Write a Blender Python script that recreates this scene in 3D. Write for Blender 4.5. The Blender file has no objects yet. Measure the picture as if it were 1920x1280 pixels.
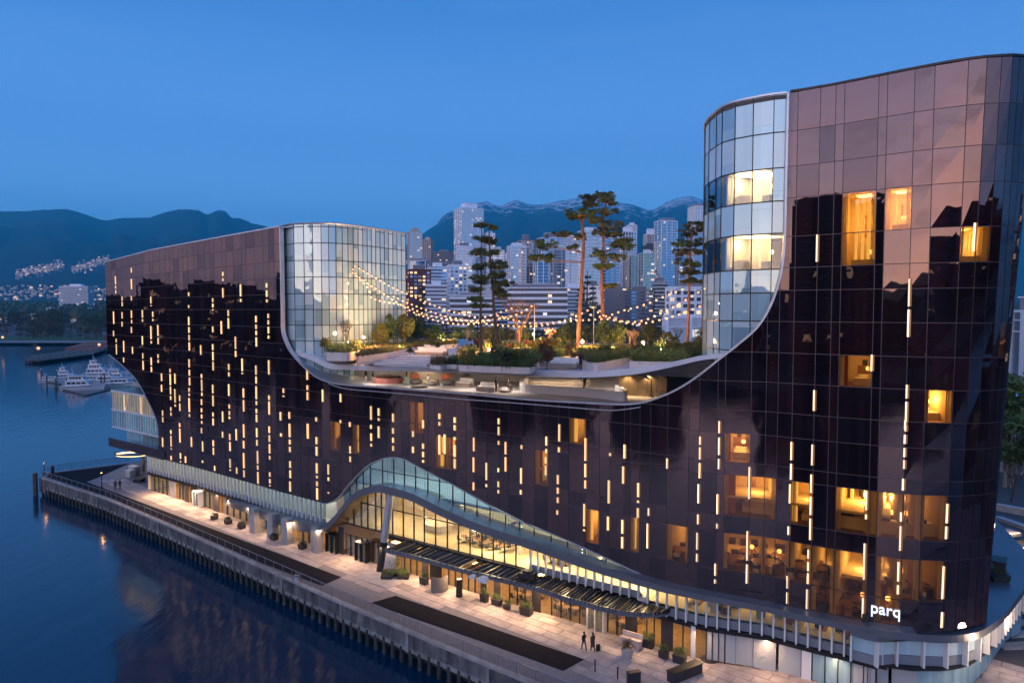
import bpy, bmesh, math, random
from mathutils import Vector as V, Matrix, noise
import numpy as np
random.seed(7)
R = random.random
def U(a, b): return a + (b - a) * random.random()
sc = bpy.context.scene
C = sc.collection

# ------------------------------------------------------------------ camera, world, sun, exposure
H = 31.0                      # camera height above the promenade
F = 1280.0                    # focal length in photo pixels (1920 wide): a 24 mm lens
PITCH = math.atan(60 / 1280)
cam = bpy.data.cameras.new('camera'); camo = bpy.data.objects.new('camera', cam); C.objects.link(camo)
cam.sensor_width = 36; cam.lens = 36 * F / 1920; cam.clip_start = .5; cam.clip_end = 60000
camo.location = (0, 0, H); camo.rotation_euler = (math.pi / 2 - PITCH, 0, 0)
sc.camera = camo
sc.view_settings.view_transform = 'Standard'; sc.view_settings.look = 'None'
sc.view_settings.gamma = 1; sc.view_settings.exposure = 0.35; sc.view_settings.use_curve_mapping = False
sc.cycles.use_denoising = True
sc.cycles.max_bounces = 7; sc.cycles.diffuse_bounces = 3; sc.cycles.glossy_bounces = 4
sc.cycles.transparent_max_bounces = 16; sc.cycles.transmission_bounces = 4; sc.cycles.volume_bounces = 0
sc.cycles.sample_clamp_indirect = 4; sc.cycles.use_light_tree = True
sc.cycles.caustics_reflective = False; sc.cycles.caustics_refractive = False

WEST = V((-.66, -.75, 0)).normalized()       # where the sun went down: behind the camera, to the left
w = bpy.data.worlds.new('World'); sc.world = w; w.use_nodes = True
nt = w.node_tree; nt.nodes.clear()
def N(t, **k):
    n = nt.nodes.new(t)
    for a, b in k.items(): setattr(n, a, b)
    return n
L = lambda a, b: nt.links.new(a, b)
tc = N('ShaderNodeTexCoord'); nrm = N('ShaderNodeVectorMath', operation='NORMALIZE'); L(tc.outputs['Generated'], nrm.inputs[0])
sp = N('ShaderNodeSeparateXYZ'); L(nrm.outputs[0], sp.inputs[0])
def ramp(stops, val):
    r = N('ShaderNodeValToRGB'); r.color_ramp.interpolation = 'EASE'
    e = r.color_ramp.elements
    while len(e) > 1: e.remove(e[-1])
    e[0].position = stops[0][0]; e[0].color = (*stops[0][1], 1)
    for p, c in stops[1:]:
        x = e.new(p); x.color = (*c, 1)
    L(val, r.inputs[0]); return r
east = ramp([(0, (.06, .22, .50)), (.02, (.15, .50, 1.08)), (.14, (.155, .43, .97)), (.24, (.105, .315, .80)), (.42, (.05, .215, .62)), (1, (.03, .13, .44))], sp.outputs[2])
west = ramp([(0, (1.6, 1.0, .7)), (.015, (4.1, 2.45, 1.65)), (.09, (3.4, 2.2, 1.85)), (.19, (2.15, 1.75, 2.05)), (.30, (1.6, 1.5, 2.1)), (.5, (.85, .95, 1.4)), (1, (.06, .18, .48))], sp.outputs[2])
dt = N('ShaderNodeVectorMath', operation='DOT_PRODUCT'); L(nrm.outputs[0], dt.inputs[0]); dt.inputs[1].default_value = tuple(WEST)
mr = N('ShaderNodeMapRange', interpolation_type='SMOOTHSTEP'); L(dt.outputs['Value'], mr.inputs[0])
mr.inputs[1].default_value = .22; mr.inputs[2].default_value = .98
# thin streaky dusk cloud, mostly towards the afterglow
cm = N('ShaderNodeMapping'); cm.inputs['Scale'].default_value = (1.6, 1.6, 15); L(nrm.outputs[0], cm.inputs[0])
cn = N('ShaderNodeTexNoise'); cn.inputs['Scale'].default_value = 1.7; cn.inputs['Detail'].default_value = 7; cn.inputs['Roughness'].default_value = .62; L(cm.outputs[0], cn.inputs[0])
cr_ = N('ShaderNodeMapRange', interpolation_type='SMOOTHSTEP'); L(cn.outputs[0], cr_.inputs[0]); cr_.inputs[1].default_value = .50; cr_.inputs[2].default_value = .74; cr_.inputs[4].default_value = .55
cl = N('ShaderNodeMix', data_type='RGBA'); L(cr_.outputs[0], cl.inputs[0]); L(west.outputs[0], cl.inputs[6]); cl.inputs[7].default_value = (.75, .52, .62, 1)
ce = N('ShaderNodeMath', operation='MULTIPLY'); L(cr_.outputs[0], ce.inputs[0]); ce.inputs[1].default_value = .22
el = N('ShaderNodeMix', data_type='RGBA'); L(ce.outputs[0], el.inputs[0]); L(east.outputs[0], el.inputs[6]); el.inputs[7].default_value = (.16, .36, .72, 1)
mx = N('ShaderNodeMix', data_type='RGBA'); L(mr.outputs[0], mx.inputs[0]); L(el.outputs[2], mx.inputs[6]); L(cl.outputs[2], mx.inputs[7])
bg = N('ShaderNodeBackground'); L(mx.outputs[2], bg.inputs[0]); bg.inputs[1].default_value = 1.0
sky = N('ShaderNodeTexSky', sky_type='NISHITA', sun_disc=False)
sky.sun_elevation = math.radians(-2.0); sky.sun_rotation = math.atan2(WEST.x, WEST.y); sky.altitude = 30
bg2 = N('ShaderNodeBackground'); L(sky.outputs[0], bg2.inputs[0]); bg2.inputs[1].default_value = 0.1
ad = N('ShaderNodeAddShader'); L(bg.outputs[0], ad.inputs[0]); L(bg2.outputs[0], ad.inputs[1])
out = N('ShaderNodeOutputWorld'); L(ad.outputs[0], out.inputs[0])
sun = bpy.data.lights.new('afterglow_sun', 'SUN'); sun.energy = .06; sun.angle = math.radians(40); sun.color = (1, .72, .58)
so = bpy.data.objects.new('afterglow_sun', sun); C.objects.link(so)
so.rotation_euler = (-V((WEST.x, WEST.y, .12))).to_track_quat('-Z', 'Y').to_euler()

# ------------------------------------------------------------------ picture <-> place
FWD = V((0, math.cos(PITCH), -math.sin(PITCH))); UPV = V((0, math.sin(PITCH), math.cos(PITCH))); CAM = V((0, 0, H))
def ray(px, py): return FWD + V((1, 0, 0)) * ((px - 960) / F) + UPV * ((640 - py) / F)
def onz(px, py, z):
    d = ray(px, py); return CAM + d * ((z - H) / d.z)
def aty(px, py, Y):
    d = ray(px, py); return CAM + d * (Y / d.y)
def proj(p):
    q = V(p) - CAM; f = q.dot(FWD); return 960 + F * q.x / f, 640 - F * q.dot(UPV) / f

# ------------------------------------------------------------------ materials
MATS = {}
def mat(name, col=(.5, .5, .5), rough=.6, metal=0, emit=None, es=0, spec=.5, var=0, vscale=1.0, bump=0, bscale=5, coat=0, var2=None, stretch=(1, 1, 1), nosample=False, bdist=.05):
    if name in MATS: return MATS[name]
    m = bpy.data.materials.new(name); m.use_nodes = True; MATS[name] = m
    n = m.node_tree.nodes; l = m.node_tree.links; b = n['Principled BSDF']
    b.inputs['Base Color'].default_value = (*col, 1); b.inputs['Roughness'].default_value = rough; b.inputs['Metallic'].default_value = metal
    b.inputs['Specular IOR Level'].default_value = spec; b.inputs['Coat Weight'].default_value = coat
    if emit: b.inputs['Emission Color'].default_value = (*emit, 1); b.inputs['Emission Strength'].default_value = es
    if var or bump:
        t = n.new('ShaderNodeTexCoord'); mp = n.new('ShaderNodeMapping'); mp.inputs['Scale'].default_value = stretch
        g = n.new('ShaderNodeNewGeometry')
        l.new(g.outputs['Position'], mp.inputs[0])
    if var:
        z = n.new('ShaderNodeTexNoise'); z.inputs['Scale'].default_value = vscale; z.inputs['Detail'].default_value = 5; l.new(mp.outputs[0], z.inputs[0])
        r = n.new('ShaderNodeValToRGB'); r.color_ramp.elements[0].position = .3; r.color_ramp.elements[1].position = .7
        c2 = var2 or tuple(min(1, c * (1 + var)) for c in col)
        r.color_ramp.elements[0].color = (*[c * (1 - var) for c in col], 1); r.color_ramp.elements[1].color = (*c2, 1)
        l.new(z.outputs[0], r.inputs[0])
        oi = n.new('ShaderNodeObjectInfo'); ml = n.new('ShaderNodeMapRange'); l.new(oi.outputs['Random'], ml.inputs[0]); ml.inputs[3].default_value = 1 - var * .5; ml.inputs[4].default_value = 1 + var * .5
        vm = n.new('ShaderNodeVectorMath'); vm.operation = 'SCALE'; l.new(r.outputs[0], vm.inputs[0]); l.new(ml.outputs[0], vm.inputs['Scale'])
        l.new(vm.outputs[0], b.inputs['Base Color'])
    if bump:
        z2 = n.new('ShaderNodeTexNoise'); z2.inputs['Scale'].default_value = bscale; z2.inputs['Detail'].default_value = 4; l.new(mp.outputs[0], z2.inputs[0])
        bm = n.new('ShaderNodeBump'); bm.inputs['Strength'].default_value = bump; bm.inputs['Distance'].default_value = bdist; l.new(z2.outputs[0], bm.inputs['Height']); l.new(bm.outputs[0], b.inputs['Normal'])
    if nosample: m.cycles.emission_sampling = 'NONE'
    return m

def glassmat(name, tint, gloss, fac, rough=.02, warp=.03, wscale=.5, facing=.25):
    """see-through tinted pane: transparent + mirror, more mirror at grazing angles"""
    m = bpy.data.materials.new(name); m.use_nodes = True; MATS[name] = m
    n = m.node_tree.nodes; l = m.node_tree.links; n.remove(n['Principled BSDF'])
    t = n.new('ShaderNodeBsdfTransparent'); t.inputs[0].default_value = (*tint, 1)
    g = n.new('ShaderNodeBsdfGlossy'); g.inputs[0].default_value = (*gloss, 1); g.inputs['Roughness'].default_value = rough
    lw = n.new('ShaderNodeLayerWeight'); lw.inputs[0].default_value = facing
    mr = n.new('ShaderNodeMapRange'); l.new(lw.outputs['Fresnel'], mr.inputs[0]); mr.inputs[3].default_value = fac; mr.inputs[4].default_value = min(1, fac + .6)
    x = n.new('ShaderNodeMixShader'); l.new(mr.outputs[0], x.inputs[0]); l.new(t.outputs[0], x.inputs[1]); l.new(g.outputs[0], x.inputs[2])
    if warp:
        ge = n.new('ShaderNodeNewGeometry'); z = n.new('ShaderNodeTexNoise'); z.inputs['Scale'].default_value = wscale; z.inputs['Detail'].default_value = 1; l.new(ge.outputs['Position'], z.inputs[0])
        b = n.new('ShaderNodeBump'); b.inputs['Strength'].default_value = 1; b.inputs['Distance'].default_value = warp; l.new(z.outputs[0], b.inputs['Height']); l.new(b.outputs[0], g.inputs['Normal'])
    l.new(x.outputs[0], n['Material Output'].inputs[0]); return m

def mirrormat(name, body, gloss, fac, warp=.012, wscale=.45, rough=.015, facing=.2, grow=.5, streak=0):
    """dark coated facade glass: opaque body + tinted mirror coat with the slight warp of real panes"""
    m = bpy.data.materials.new(name); m.use_nodes = True; MATS[name] = m
    n = m.node_tree.nodes; l = m.node_tree.links; n.remove(n['Principled BSDF'])
    t = n.new('ShaderNodeBsdfDiffuse'); t.inputs[0].default_value = (*body, 1)
    g = n.new('ShaderNodeBsdfGlossy'); g.inputs[0].default_value = (*gloss, 1); g.inputs['Roughness'].default_value = rough
    lw = n.new('ShaderNodeLayerWeight'); lw.inputs[0].default_value = facing
    mr = n.new('ShaderNodeMapRange'); l.new(lw.outputs['Fresnel'], mr.inputs[0]); mr.inputs[3].default_value = fac; mr.inputs[4].default_value = min(1, fac + grow)
    x = n.new('ShaderNodeMixShader'); l.new(mr.outputs[0], x.inputs[0]); l.new(t.outputs[0], x.inputs[1]); l.new(g.outputs[0], x.inputs[2])
    ge = n.new('ShaderNodeNewGeometry')
    if streak:
        mp = n.new('ShaderNodeMapping'); mp.inputs['Scale'].default_value = (1.3, 1.3, .02); l.new(ge.outputs['Position'], mp.inputs[0])
        z3 = n.new('ShaderNodeTexNoise'); z3.inputs['Scale'].default_value = 1.0; z3.inputs['Detail'].default_value = 3; l.new(mp.outputs[0], z3.inputs[0])
        r = n.new('ShaderNodeValToRGB'); r.color_ramp.elements[0].position = .42; r.color_ramp.elements[1].position = .62
        r.color_ramp.elements[0].color = (*body, 1); r.color_ramp.elements[1].color = (*[c * (1 + streak) + .0012 for c in body], 1); l.new(z3.outputs[0], r.inputs[0]); l.new(r.outputs[0], t.inputs[0])
    z = n.new('ShaderNodeTexNoise'); z.inputs['Scale'].default_value = wscale; z.inputs['Detail'].default_value = 1.5; l.new(ge.outputs['Position'], z.inputs[0])
    b = n.new('ShaderNodeBump'); b.inputs['Strength'].default_value = 1; b.inputs['Distance'].default_value = warp; l.new(z.outputs[0], b.inputs['Height']); l.new(b.outputs[0], g.inputs['Normal'])
    l.new(x.outputs[0], n['Material Output'].inputs[0]); return m

M = dict(
    dark=[mirrormat('brown_mirror_glass_a', (.009, .0032, .003), (.84, .70, .77), .112, streak=1.2),
          mirrormat('brown_mirror_glass_b', (.007, .003, .003), (.80, .67, .76), .097, streak=1.0),
          mirrormat('brown_mirror_glass_c', (.012, .0035, .003), (.90, .69, .76), .12, streak=1.4),
          mirrormat('brown_mirror_glass_d', (.008, .005, .006), (.72, .66, .80), .086, streak=.8)],
    roomglass=glassmat('brown_clear_glass', (.97, .80, .52), (.6, .42, .45), .10, warp=.02),
    pale=[mirrormat('pale_blind_glass_a', (.42, .60, .65), (.65, .92, 1), .20, warp=.02, streak=.12),
          mirrormat('pale_blind_glass_b', (.34, .53, .59), (.62, .9, 1), .23, warp=.02, streak=.15),
          mirrormat('pale_blind_glass_c', (.50, .66, .70), (.7, .94, 1), .17, warp=.02, streak=.1),
          mirrormat('pale_blind_glass_d', (.24, .40, .46), (.62, .9, 1), .26, warp=.02, streak=.3)],
    globe=glassmat('frosted_globe_glass', (1, .78, .50), (1, .9, .8), .05, warp=0),
    clear=glassmat('clear_glass', (.93, .97, .95), (.8, .9, 1), .06, warp=.01),
    teal=glassmat('teal_glass', (.70, .86, .93), (.7, .9, 1), .16, warp=.015),
    balus=glassmat('balustrade_glass', (.72, .88, .86), (.8, .95, 1), .10, warp=0),
    mullion=mat('grey_mullion', (.12, .10, .11), .45, .3), mulld=mat('dark_mullion', (.022, .026, .03), .4, .3),
    bar=mat('warm_light_slot', (.9, .7, .4), .5, emit=(1, .60, .22), es=1.0, nosample=True),
    barside=mat('slot_side_glow', (.30, .14, .05), .5, emit=(1, .42, .10), es=.14, nosample=True),  # orange glow beside each slot, put in as dim emission
    whitebar=mat('slim_light_slot', (.9, .8, .6), .5, emit=(1, .74, .42), es=1.25, nosample=True),
    steel=mat('brushed_steel_trim', (.52, .56, .62), .32, .55, var=.08, vscale=.6),
    ledge=mat('blue_grey_ledge_metal', (.17, .19, .22), .35, .5, var=.1, vscale=.4, bump=.1, bscale=2),
    whitec=mat('white_composite', (.60, .62, .66), .45, var=.06, vscale=.5),
    concrete=mat('board_concrete', (.34, .33, .32), .8, var=.22, vscale=.8, bump=.4, bscale=6),
    wallconc=mat('stained_seawall_concrete', (.20, .20, .20), .85, var=.45, vscale=1.1, bump=.6, bscale=4, stretch=(1, 1, .35)),
    pile=mat('barnacled_pile', (.05, .05, .045), .9, var=.5, vscale=2, bump=.8, bscale=6),
    planter=mat('cream_planter_wall', (.62, .57, .54), .6, var=.08, vscale=.8),
    deckfloor=mat('pale_deck_paving', (.50, .49, .50), .6, var=.10, vscale=.7),
    paver=mat('pink_granite_paver', (.42, .36, .33), .7, var=.24, vscale=.9, bump=.15, bscale=9),
    paverd=mat('grey_paver', (.24, .22, .22), .75, var=.12, vscale=2.2),
    asphalt=mat('dark_asphalt', (.013, .012, .016), .95, spec=.15, var=.3, vscale=1.5, bump=.3, bscale=20),
    ground=mat('ground', (.09, .085, .08), .9, var=.3, vscale=.05),
    soil=mat('soil', (.035, .022, .016), .95, var=.3, vscale=2),
    soffit=mat('bronze_soffit', (.30, .23, .14), .35, .5, var=.15, vscale=1.2),
    frame=mat('black_frame', (.02, .02, .022), .4, .3), darkw=mat('dark_panel', (.035, .03, .032), .5, var=.2, vscale=1),
    fin=mat('white_fin', (.68, .70, .70), .45), shutter=mat('white_shutter', (.40, .42, .42), .5),
    lampw=mat('warm_lamp', (1, .8, .5), .5, emit=(1, .58, .26), es=3, nosample=True),
    lamph=mat('hot_lamp', (1, .8, .5), .5, emit=(1, .44, .16), es=1.0, nosample=True),
    ceil=mat('warm_ceiling_light', (1, .8, .5), .5, emit=(1, .60, .22), es=4.2),
    ceilhot=mat('bright_ceiling_light', (1, .8, .5), .5, emit=(1, .66, .30), es=6.5),
    ceildim=mat('dim_ceiling_light', (1, .8, .5), .5, emit=(1, .50, .18), es=1.6),
    roomwall=mat('room_wall', (.62, .50, .30), .7, var=.08, vscale=.7), roomwallp=mat('room_wall_pale', (.66, .60, .50), .7),
    roomred=mat('room_red_panel', (.30, .07, .03), .6), roomfloor=mat('room_carpet', (.22, .13, .07), .8, var=.2, vscale=2),
    furnd=mat('dark_furniture', (.03, .025, .022), .5), furnl=mat('pale_furniture', (.55, .50, .42), .6), furnw=mat('wood_table', (.28, .15, .07), .4),
    curtain=mat('self_lit_curtain', (.7, .6, .4), .7, emit=(1, .70, .30), es=.7, nosample=True),  # room light on the cloth is put in as emission
    black=mat('black_cloth', (.012, .012, .014), .8), skin=mat('skin', (.42, .26, .19), .5), hair=mat('dark_hair', (.02, .013, .01), .6),
    jeans=mat('blue_jeans', (.04, .055, .10), .8), coat=mat('brown_coat', (.05, .035, .03), .8), white=mat('white_cloth', (.7, .7, .7), .7),
    sofa=mat('white_cushion', (.66, .64, .62), .7, var=.05, vscale=3), sofab=mat('woven_sofa_base', (.30, .25, .21), .8, var=.2, vscale=12, bump=.4, bscale=30),
    orange=mat('orange_cushion', (.55, .13, .045), .7, var=.1, vscale=2), greyf=mat('grey_woven_pod', (.16, .15, .14), .8, var=.2, vscale=10), sage=mat('sage_cushion', (.28, .36, .30), .8),
    terra=mat('pink_planter_metal', (.42, .17, .14), .45, .2, var=.08, vscale=1),
    leafp=mat('pine_needles', (.062, .092, .026), .7, var=.45, vscale=1.2, var2=(.13, .15, .045)),
    leafd=mat('dark_leaves', (.018, .035, .012), .7, var=.5, vscale=.8, var2=(.05, .07, .02)),
    leafg=mat('green_leaves', (.055, .115, .028), .7, var=.45, vscale=1.0, var2=(.13, .20, .05)),
    leafy=mat('yellow_green_leaves', (.11, .12, .018), .7, var=.4, vscale=1.0, var2=(.22, .20, .04)),
    leafr=mat('russet_leaves', (.10, .045, .022), .7, var=.4, vscale=1.0),
    bark=mat('brown_bark', (.10, .065, .045), .9, var=.3, vscale=4, bump=.6, bscale=8, stretch=(1, 1, .3)),
    barkr=mat('red_pine_bark', (.26, .12, .065), .85, var=.35, vscale=3, bump=.6, bscale=8, stretch=(1, 1, .3)),
    barkp=mat('pale_bark', (.32, .28, .22), .85, var=.2, vscale=4),
    grass=mat('grass', (.04, .09, .02), .9, var=.4, vscale=.06),
    boatw=mat('boat_white', (.72, .74, .77), .25, coat=.4), boatd=mat('boat_windows', (.015, .02, .03), .1),
    timber=mat('dock_timber', (.10, .085, .07), .85, var=.3, vscale=1), rust=mat('rust_deck', (.26, .07, .035), .8, var=.2, vscale=.2),
)
for nm_ in ('bar', 'whitebar', 'barside'):      # every slot burns a little differently
    n = M[nm_].node_tree.nodes; l = M[nm_].node_tree.links; oi = n.new('ShaderNodeObjectInfo'); q = n.new('ShaderNodeMapRange'); l.new(oi.outputs['Random'], q.inputs[0]); e0 = n['Principled BSDF'].inputs['Emission Strength'].default_value; q.inputs[3].default_value = e0 * .55; q.inputs[4].default_value = e0 * 1.15; l.new(q.outputs[0], n['Principled BSDF'].inputs['Emission Strength'])
# water: long-exposure smooth, dark blue body with slow swell
wm = mat('water', (.002, .026, .058), .12, spec=.5)
n = wm.node_tree.nodes; l = wm.node_tree.links
g_ = n.new('ShaderNodeNewGeometry'); mp = n.new('ShaderNodeMapping'); mp.inputs['Scale'].default_value = (.35, .12, 1); l.new(g_.outputs['Position'], mp.inputs[0])
z_ = n.new('ShaderNodeTexNoise'); z_.inputs['Scale'].default_value = .9; z_.inputs['Detail'].default_value = 3; z_.inputs['Roughness'].default_value = .6; l.new(mp.outputs[0], z_.inputs[0])
b_ = n.new('ShaderNodeBump'); b_.inputs['Strength'].default_value = .5; b_.inputs['Distance'].default_value = .13; l.new(z_.outputs[0], b_.inputs['Height']); l.new(b_.outputs[0], n['Principled BSDF'].inputs['Normal'])
M['water'] = wm

# ------------------------------------------------------------------ mesh helpers
class MB:
    def __init__(s): s.v = []; s.f = []; s.m = []; s.mats = []
    def mi(s, m):
        m = M[m] if isinstance(m, str) else m
        if m not in s.mats: s.mats.append(m)
        return s.mats.index(m)
    def face(s, pts, m):
        k = len(s.v); s.v += [tuple(p) for p in pts]; s.f.append(tuple(range(k, k + len(pts)))); s.m.append(s.mi(m))
    def hexa(s, p, m, skip=()):
        """p: 8 corners, bottom 4 then top 4, same order"""
        k = len(s.v); s.v += [tuple(q) for q in p]; i = s.mi(m)
        for j, f in enumerate([(0, 3, 2, 1), (4, 5, 6, 7), (0, 1, 5, 4), (1, 2, 6, 5), (2, 3, 7, 6), (3, 0, 4, 7)]):
            if j in skip: continue
            s.f.append(tuple(k + a for a in f)); s.m.append(i)
    def box(s, c, d, m, rz=0, skip=()):
        cx, cy, cz = c; a, b, h = d[0] / 2, d[1] / 2, d[2] / 2; co, si = math.cos(rz), math.sin(rz)
        p = [(cx + x * co - y * si, cy + x * si + y * co, cz + z) for z in (-h, h) for x, y in ((-a, -b), (a, -b), (a, b), (-a, b))]
        s.hexa(p, m, skip)
    def tube(s, pts, r, m, n=6, cap=True):
        pts = [V(p) for p in pts]; rs = r if isinstance(r, (list, tuple)) else [r] * len(pts); k0 = len(s.v); i = s.mi(m)
        for j, p in enumerate(pts):
            t = (pts[min(j + 1, len(pts) - 1)] - pts[max(j - 1, 0)]).normalized()
            a = t.cross(V((0, 0, 1))) if abs(t.z) < .95 else t.cross(V((1, 0, 0))); a.normalize(); b = t.cross(a)
            for q in range(n):
                an = 2 * math.pi * q / n; s.v.append(tuple(p + (a * math.cos(an) + b * math.sin(an)) * rs[j]))
        for j in range(len(pts) - 1):
            for q in range(n):
                s.f.append((k0 + j * n + q, k0 + j * n + (q + 1) % n, k0 + (j + 1) * n + (q + 1) % n, k0 + (j + 1) * n + q)); s.m.append(i)
        if cap:
            s.f.append(tuple(k0 + q for q in range(n))); s.m.append(i)
            s.f.append(tuple(k0 + (len(pts) - 1) * n + q for q in reversed(range(n)))); s.m.append(i)
    def ball(s, c, r, m, seg=8, rings=5):
        r = (r, r, r) if not isinstance(r, (tuple, list)) else r; k = len(s.v); i = s.mi(m); c = V(c)
        s.v.append((c.x, c.y, c.z - r[2]))
        for a in range(1, rings):
            th = math.pi * a / rings
            for b in range(seg):
                ph = 2 * math.pi * b / seg; s.v.append((c.x + r[0] * math.sin(th) * math.cos(ph), c.y + r[1] * math.sin(th) * math.sin(ph), c.z - r[2] * math.cos(th)))
        s.v.append((c.x, c.y, c.z + r[2])); e = len(s.v) - 1
        for b in range(seg):
            s.f.append((k, k + 1 + (b + 1) % seg, k + 1 + b)); s.m.append(i)
            s.f.append((e, e - seg + b, e - seg + (b + 1) % seg)); s.m.append(i)
        for a in range(rings - 2):
            for b in range(seg):
                o = k + 1 + a * seg; s.f.append((o + b, o + (b + 1) % seg, o + seg + (b + 1) % seg, o + seg + b)); s.m.append(i)
    def prism(s, poly, z0, z1, m, mtop=None):
        """poly: list of (x,y) counter-clockwise"""
        k = len(s.v); n = len(poly); i = s.mi(m); it = s.mi(mtop or m)
        s.v += [(p[0], p[1], z0) for p in poly] + [(p[0], p[1], z1) for p in poly]
        s.f.append(tuple(reversed(range(k, k + n)))); s.m.append(i); s.f.append(tuple(range(k + n, k + 2 * n))); s.m.append(it)
        for a in range(n):
            b = (a + 1) % n; s.f.append((k + a, k + b, k + n + b, k + n + a)); s.m.append(i)
    def mesh(s, name, smooth=False):
        me = bpy.data.meshes.new(name); me.from_pydata(s.v, [], s.f)
        for m in s.mats: me.materials.append(m)
        me.polygons.foreach_set('material_index', s.m)
        if smooth: me.polygons.foreach_set('use_smooth', [True] * len(s.f))
        me.update(); return me
    def build(s, name, parent=None, smooth=False, kind=None, label=None, cat=None, group=None, loc=None, rz=0):
        o = bpy.data.objects.new(name, s.mesh(name, smooth)); C.objects.link(o)
        if parent: o.parent = parent
        if loc is not None: o.location = loc
        if rz: o.rotation_euler[2] = rz
        tag(o, label, cat, group, kind); return o
def tag(o, label=None, cat=None, group=None, kind=None):
    for k, v in (('label', label), ('category', cat), ('group', group), ('kind', kind)):
        if v: o[k] = v
    return o
def thing(name, label, cat, loc=(0, 0, 0), rz=0, group=None):
    o = bpy.data.objects.new(name, None); C.objects.link(o); o.location = loc; o.rotation_euler[2] = rz; o.empty_display_size = .3
    return tag(o, label, cat, group)
def child(name, me, parent, loc=(0, 0, 0), rz=0, kind=None, scale=None):
    o = bpy.data.objects.new(name, me); C.objects.link(o); o.parent = parent; o.location = loc; o.rotation_euler[2] = rz
    if scale: o.scale = scale
    if kind: o['kind'] = kind
    return o
def kids(o): return [c for c in ALL_KIDS.get(o.name, [])]
def dup(o, loc, rz=0, label=None, group=None, scale=None):
    def cp(a, par):
        b = a.copy(); C.objects.link(b)
        if par: b.parent = par
        for ch in a.children: cp(ch, b)
        return b
    r = cp(o, None); r.location = loc; r.rotation_euler[2] = rz
    if label: r['label'] = label
    if group: r['group'] = group
    if scale: r.scale = (scale,) * 3 if not isinstance(scale, tuple) else scale
    return r
def lamp(name, loc, energy, col=(1, .68, .38), size=.3, kind='POINT', rot=None, parent=None, sy=None, spread=None):
    l = bpy.data.lights.new(name, kind); l.energy = energy; l.color = col
    if kind == 'POINT': l.shadow_soft_size = size
    elif kind == 'AREA':
        l.size = size
        if sy: l.shape = 'RECTANGLE'; l.size_y = sy
        if spread: l.spread = spread
    elif kind == 'SPOT': l.shadow_soft_size = size; l.spot_size = spread or 1.8; l.spot_blend = .6
    o = bpy.data.objects.new(name, l); C.objects.link(o); o.location = loc
    if rot: o.rotation_euler = rot
    if parent: o.parent = parent
    return o
# ------------------------------------------------------------------ the hotel's skin as a surface S(s, z): plan line at z=6 and at z=49
def P2(v): return V((v.x, v.y))
PB = []; PT = []; KT = []; KB = []
def ctl(b, t42=None, t49=None, bz=6.0, tall=None):
    """b: picture point of the skin's lower edge; t42/t49: picture point of the roof edge above it. KT/KB scale heights above/below eye level"""
    B = P2(onz(b[0], b[1], bz)); T = B.copy(); kt = kb = 1.0
    if t42: kt = (aty(t42[0], t42[1], B.y).z - 31) / 11.35
    elif tall:
        T0 = P2(onz(tall[0], tall[1], 49)); Bm = (B + T0) / 2; kt = (aty(tall[0], tall[1], Bm.y).z - 31) / 18; kb = (31 - aty(b[0], b[1], Bm.y).z) / 25; B = Bm; T = Bm.copy()
    elif t49: T = P2(onz(t49[0], t49[1], 49))
    PB.append(B); PT.append(T); KT.append(kt); KB.append(kb)
ctl((206, 835), (205, 490)); ctl((281, 855), (284, 469.5)); ctl((366, 876), (367, 454)); ctl((455, 901), (455, 438)); ctl((524, 921.5), (524, 425.3))
ctl((609.5, 944)); ctl((1320, 1114)); ctl((1437, 1129.6))
for b, t in (((1475, 1138), (1484, 172.5)), ((1539, 1153), (1550, 161.5)), ((1600, 1166), (1614, 149)), ((1671.6, 1180), (1691, 133.5))): ctl(b, tall=t)
KT[7] = KT[6] = KT[8]
for b, t in (((1720, 1184.5), (1752, 123)), ((1752, 1185.5), (1795, 115)), ((1790, 1182.5), (1852, 108)), ((1822, 1177), (1896, 105.5)), ((1849, 1167.5), (1924, 107.5))): ctl(b, None, t)
a, b = PB[-1], PT[-1]
for u, v_ in (((1.0, 1.3), (.9, .3)), ((2.0, 3.4), (2.0, 1.3)), ((3.4, 6.4), (3.2, 3.8)), ((9, 16), (9, 13)), ((22, 37), (21, 35))): PB.append(a + V(u)); PT.append(b + V(v_)); KT.append(1.0); KB.append(1.0)
SS = [0.0]
for i in range(1, len(PB)): SS.append(SS[-1] + (PB[i] - PB[i - 1]).length)
SMAX = SS[-1]
def plan(s):
    s = max(0, min(SMAX - 1e-6, s)); i = 0
    while SS[i + 1] < s: i += 1
    t = (s - SS[i]) / (SS[i + 1] - SS[i])
    return PB[i].lerp(PB[i + 1], t), PT[i].lerp(PT[i + 1], t), KT[i] + (KT[i + 1] - KT[i]) * t, KB[i] + (KB[i + 1] - KB[i]) * t
def S(s, z, off=0.0):
    b, t, kt, kb = plan(s); k = (z - 6) / 43; p = b.lerp(t, k)
    if off:
        b0, t0 = plan(s - .6)[:2]; b1, t1 = plan(s + .6)[:2]; d = (b1.lerp(t1, k) - b0.lerp(t0, k)).normalized(); p = p + V((d.y, -d.x)) * off
    z = 31 + (z - 31) * (kt if z > 31 else kb)
    return V((p.x, p.y, z))
def sz(px, py, off=0.0):
    z = 20.0
    for _ in range(14):
        lo, hi = 0.0, SS[-3]
        for _ in range(26):
            m = (lo + hi) / 2
            if proj(S(m, z, off))[0] < px: lo = m
            else: hi = m
        s = (lo + hi) / 2
        ya, yb = proj(S(s, z, off))[1], proj(S(s, z + 1, off))[1]; z += (py - ya) / (yb - ya)
    return s, z
def curve(pts, off=0.0, mono=True):
    o = [sz(x, y, off) for x, y in pts]
    if mono:
        for i in range(1, len(o)):
            if o[i][0] <= o[i - 1][0] + .02: o[i] = (o[i - 1][0] + .02, o[i][1])
    return o
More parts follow.
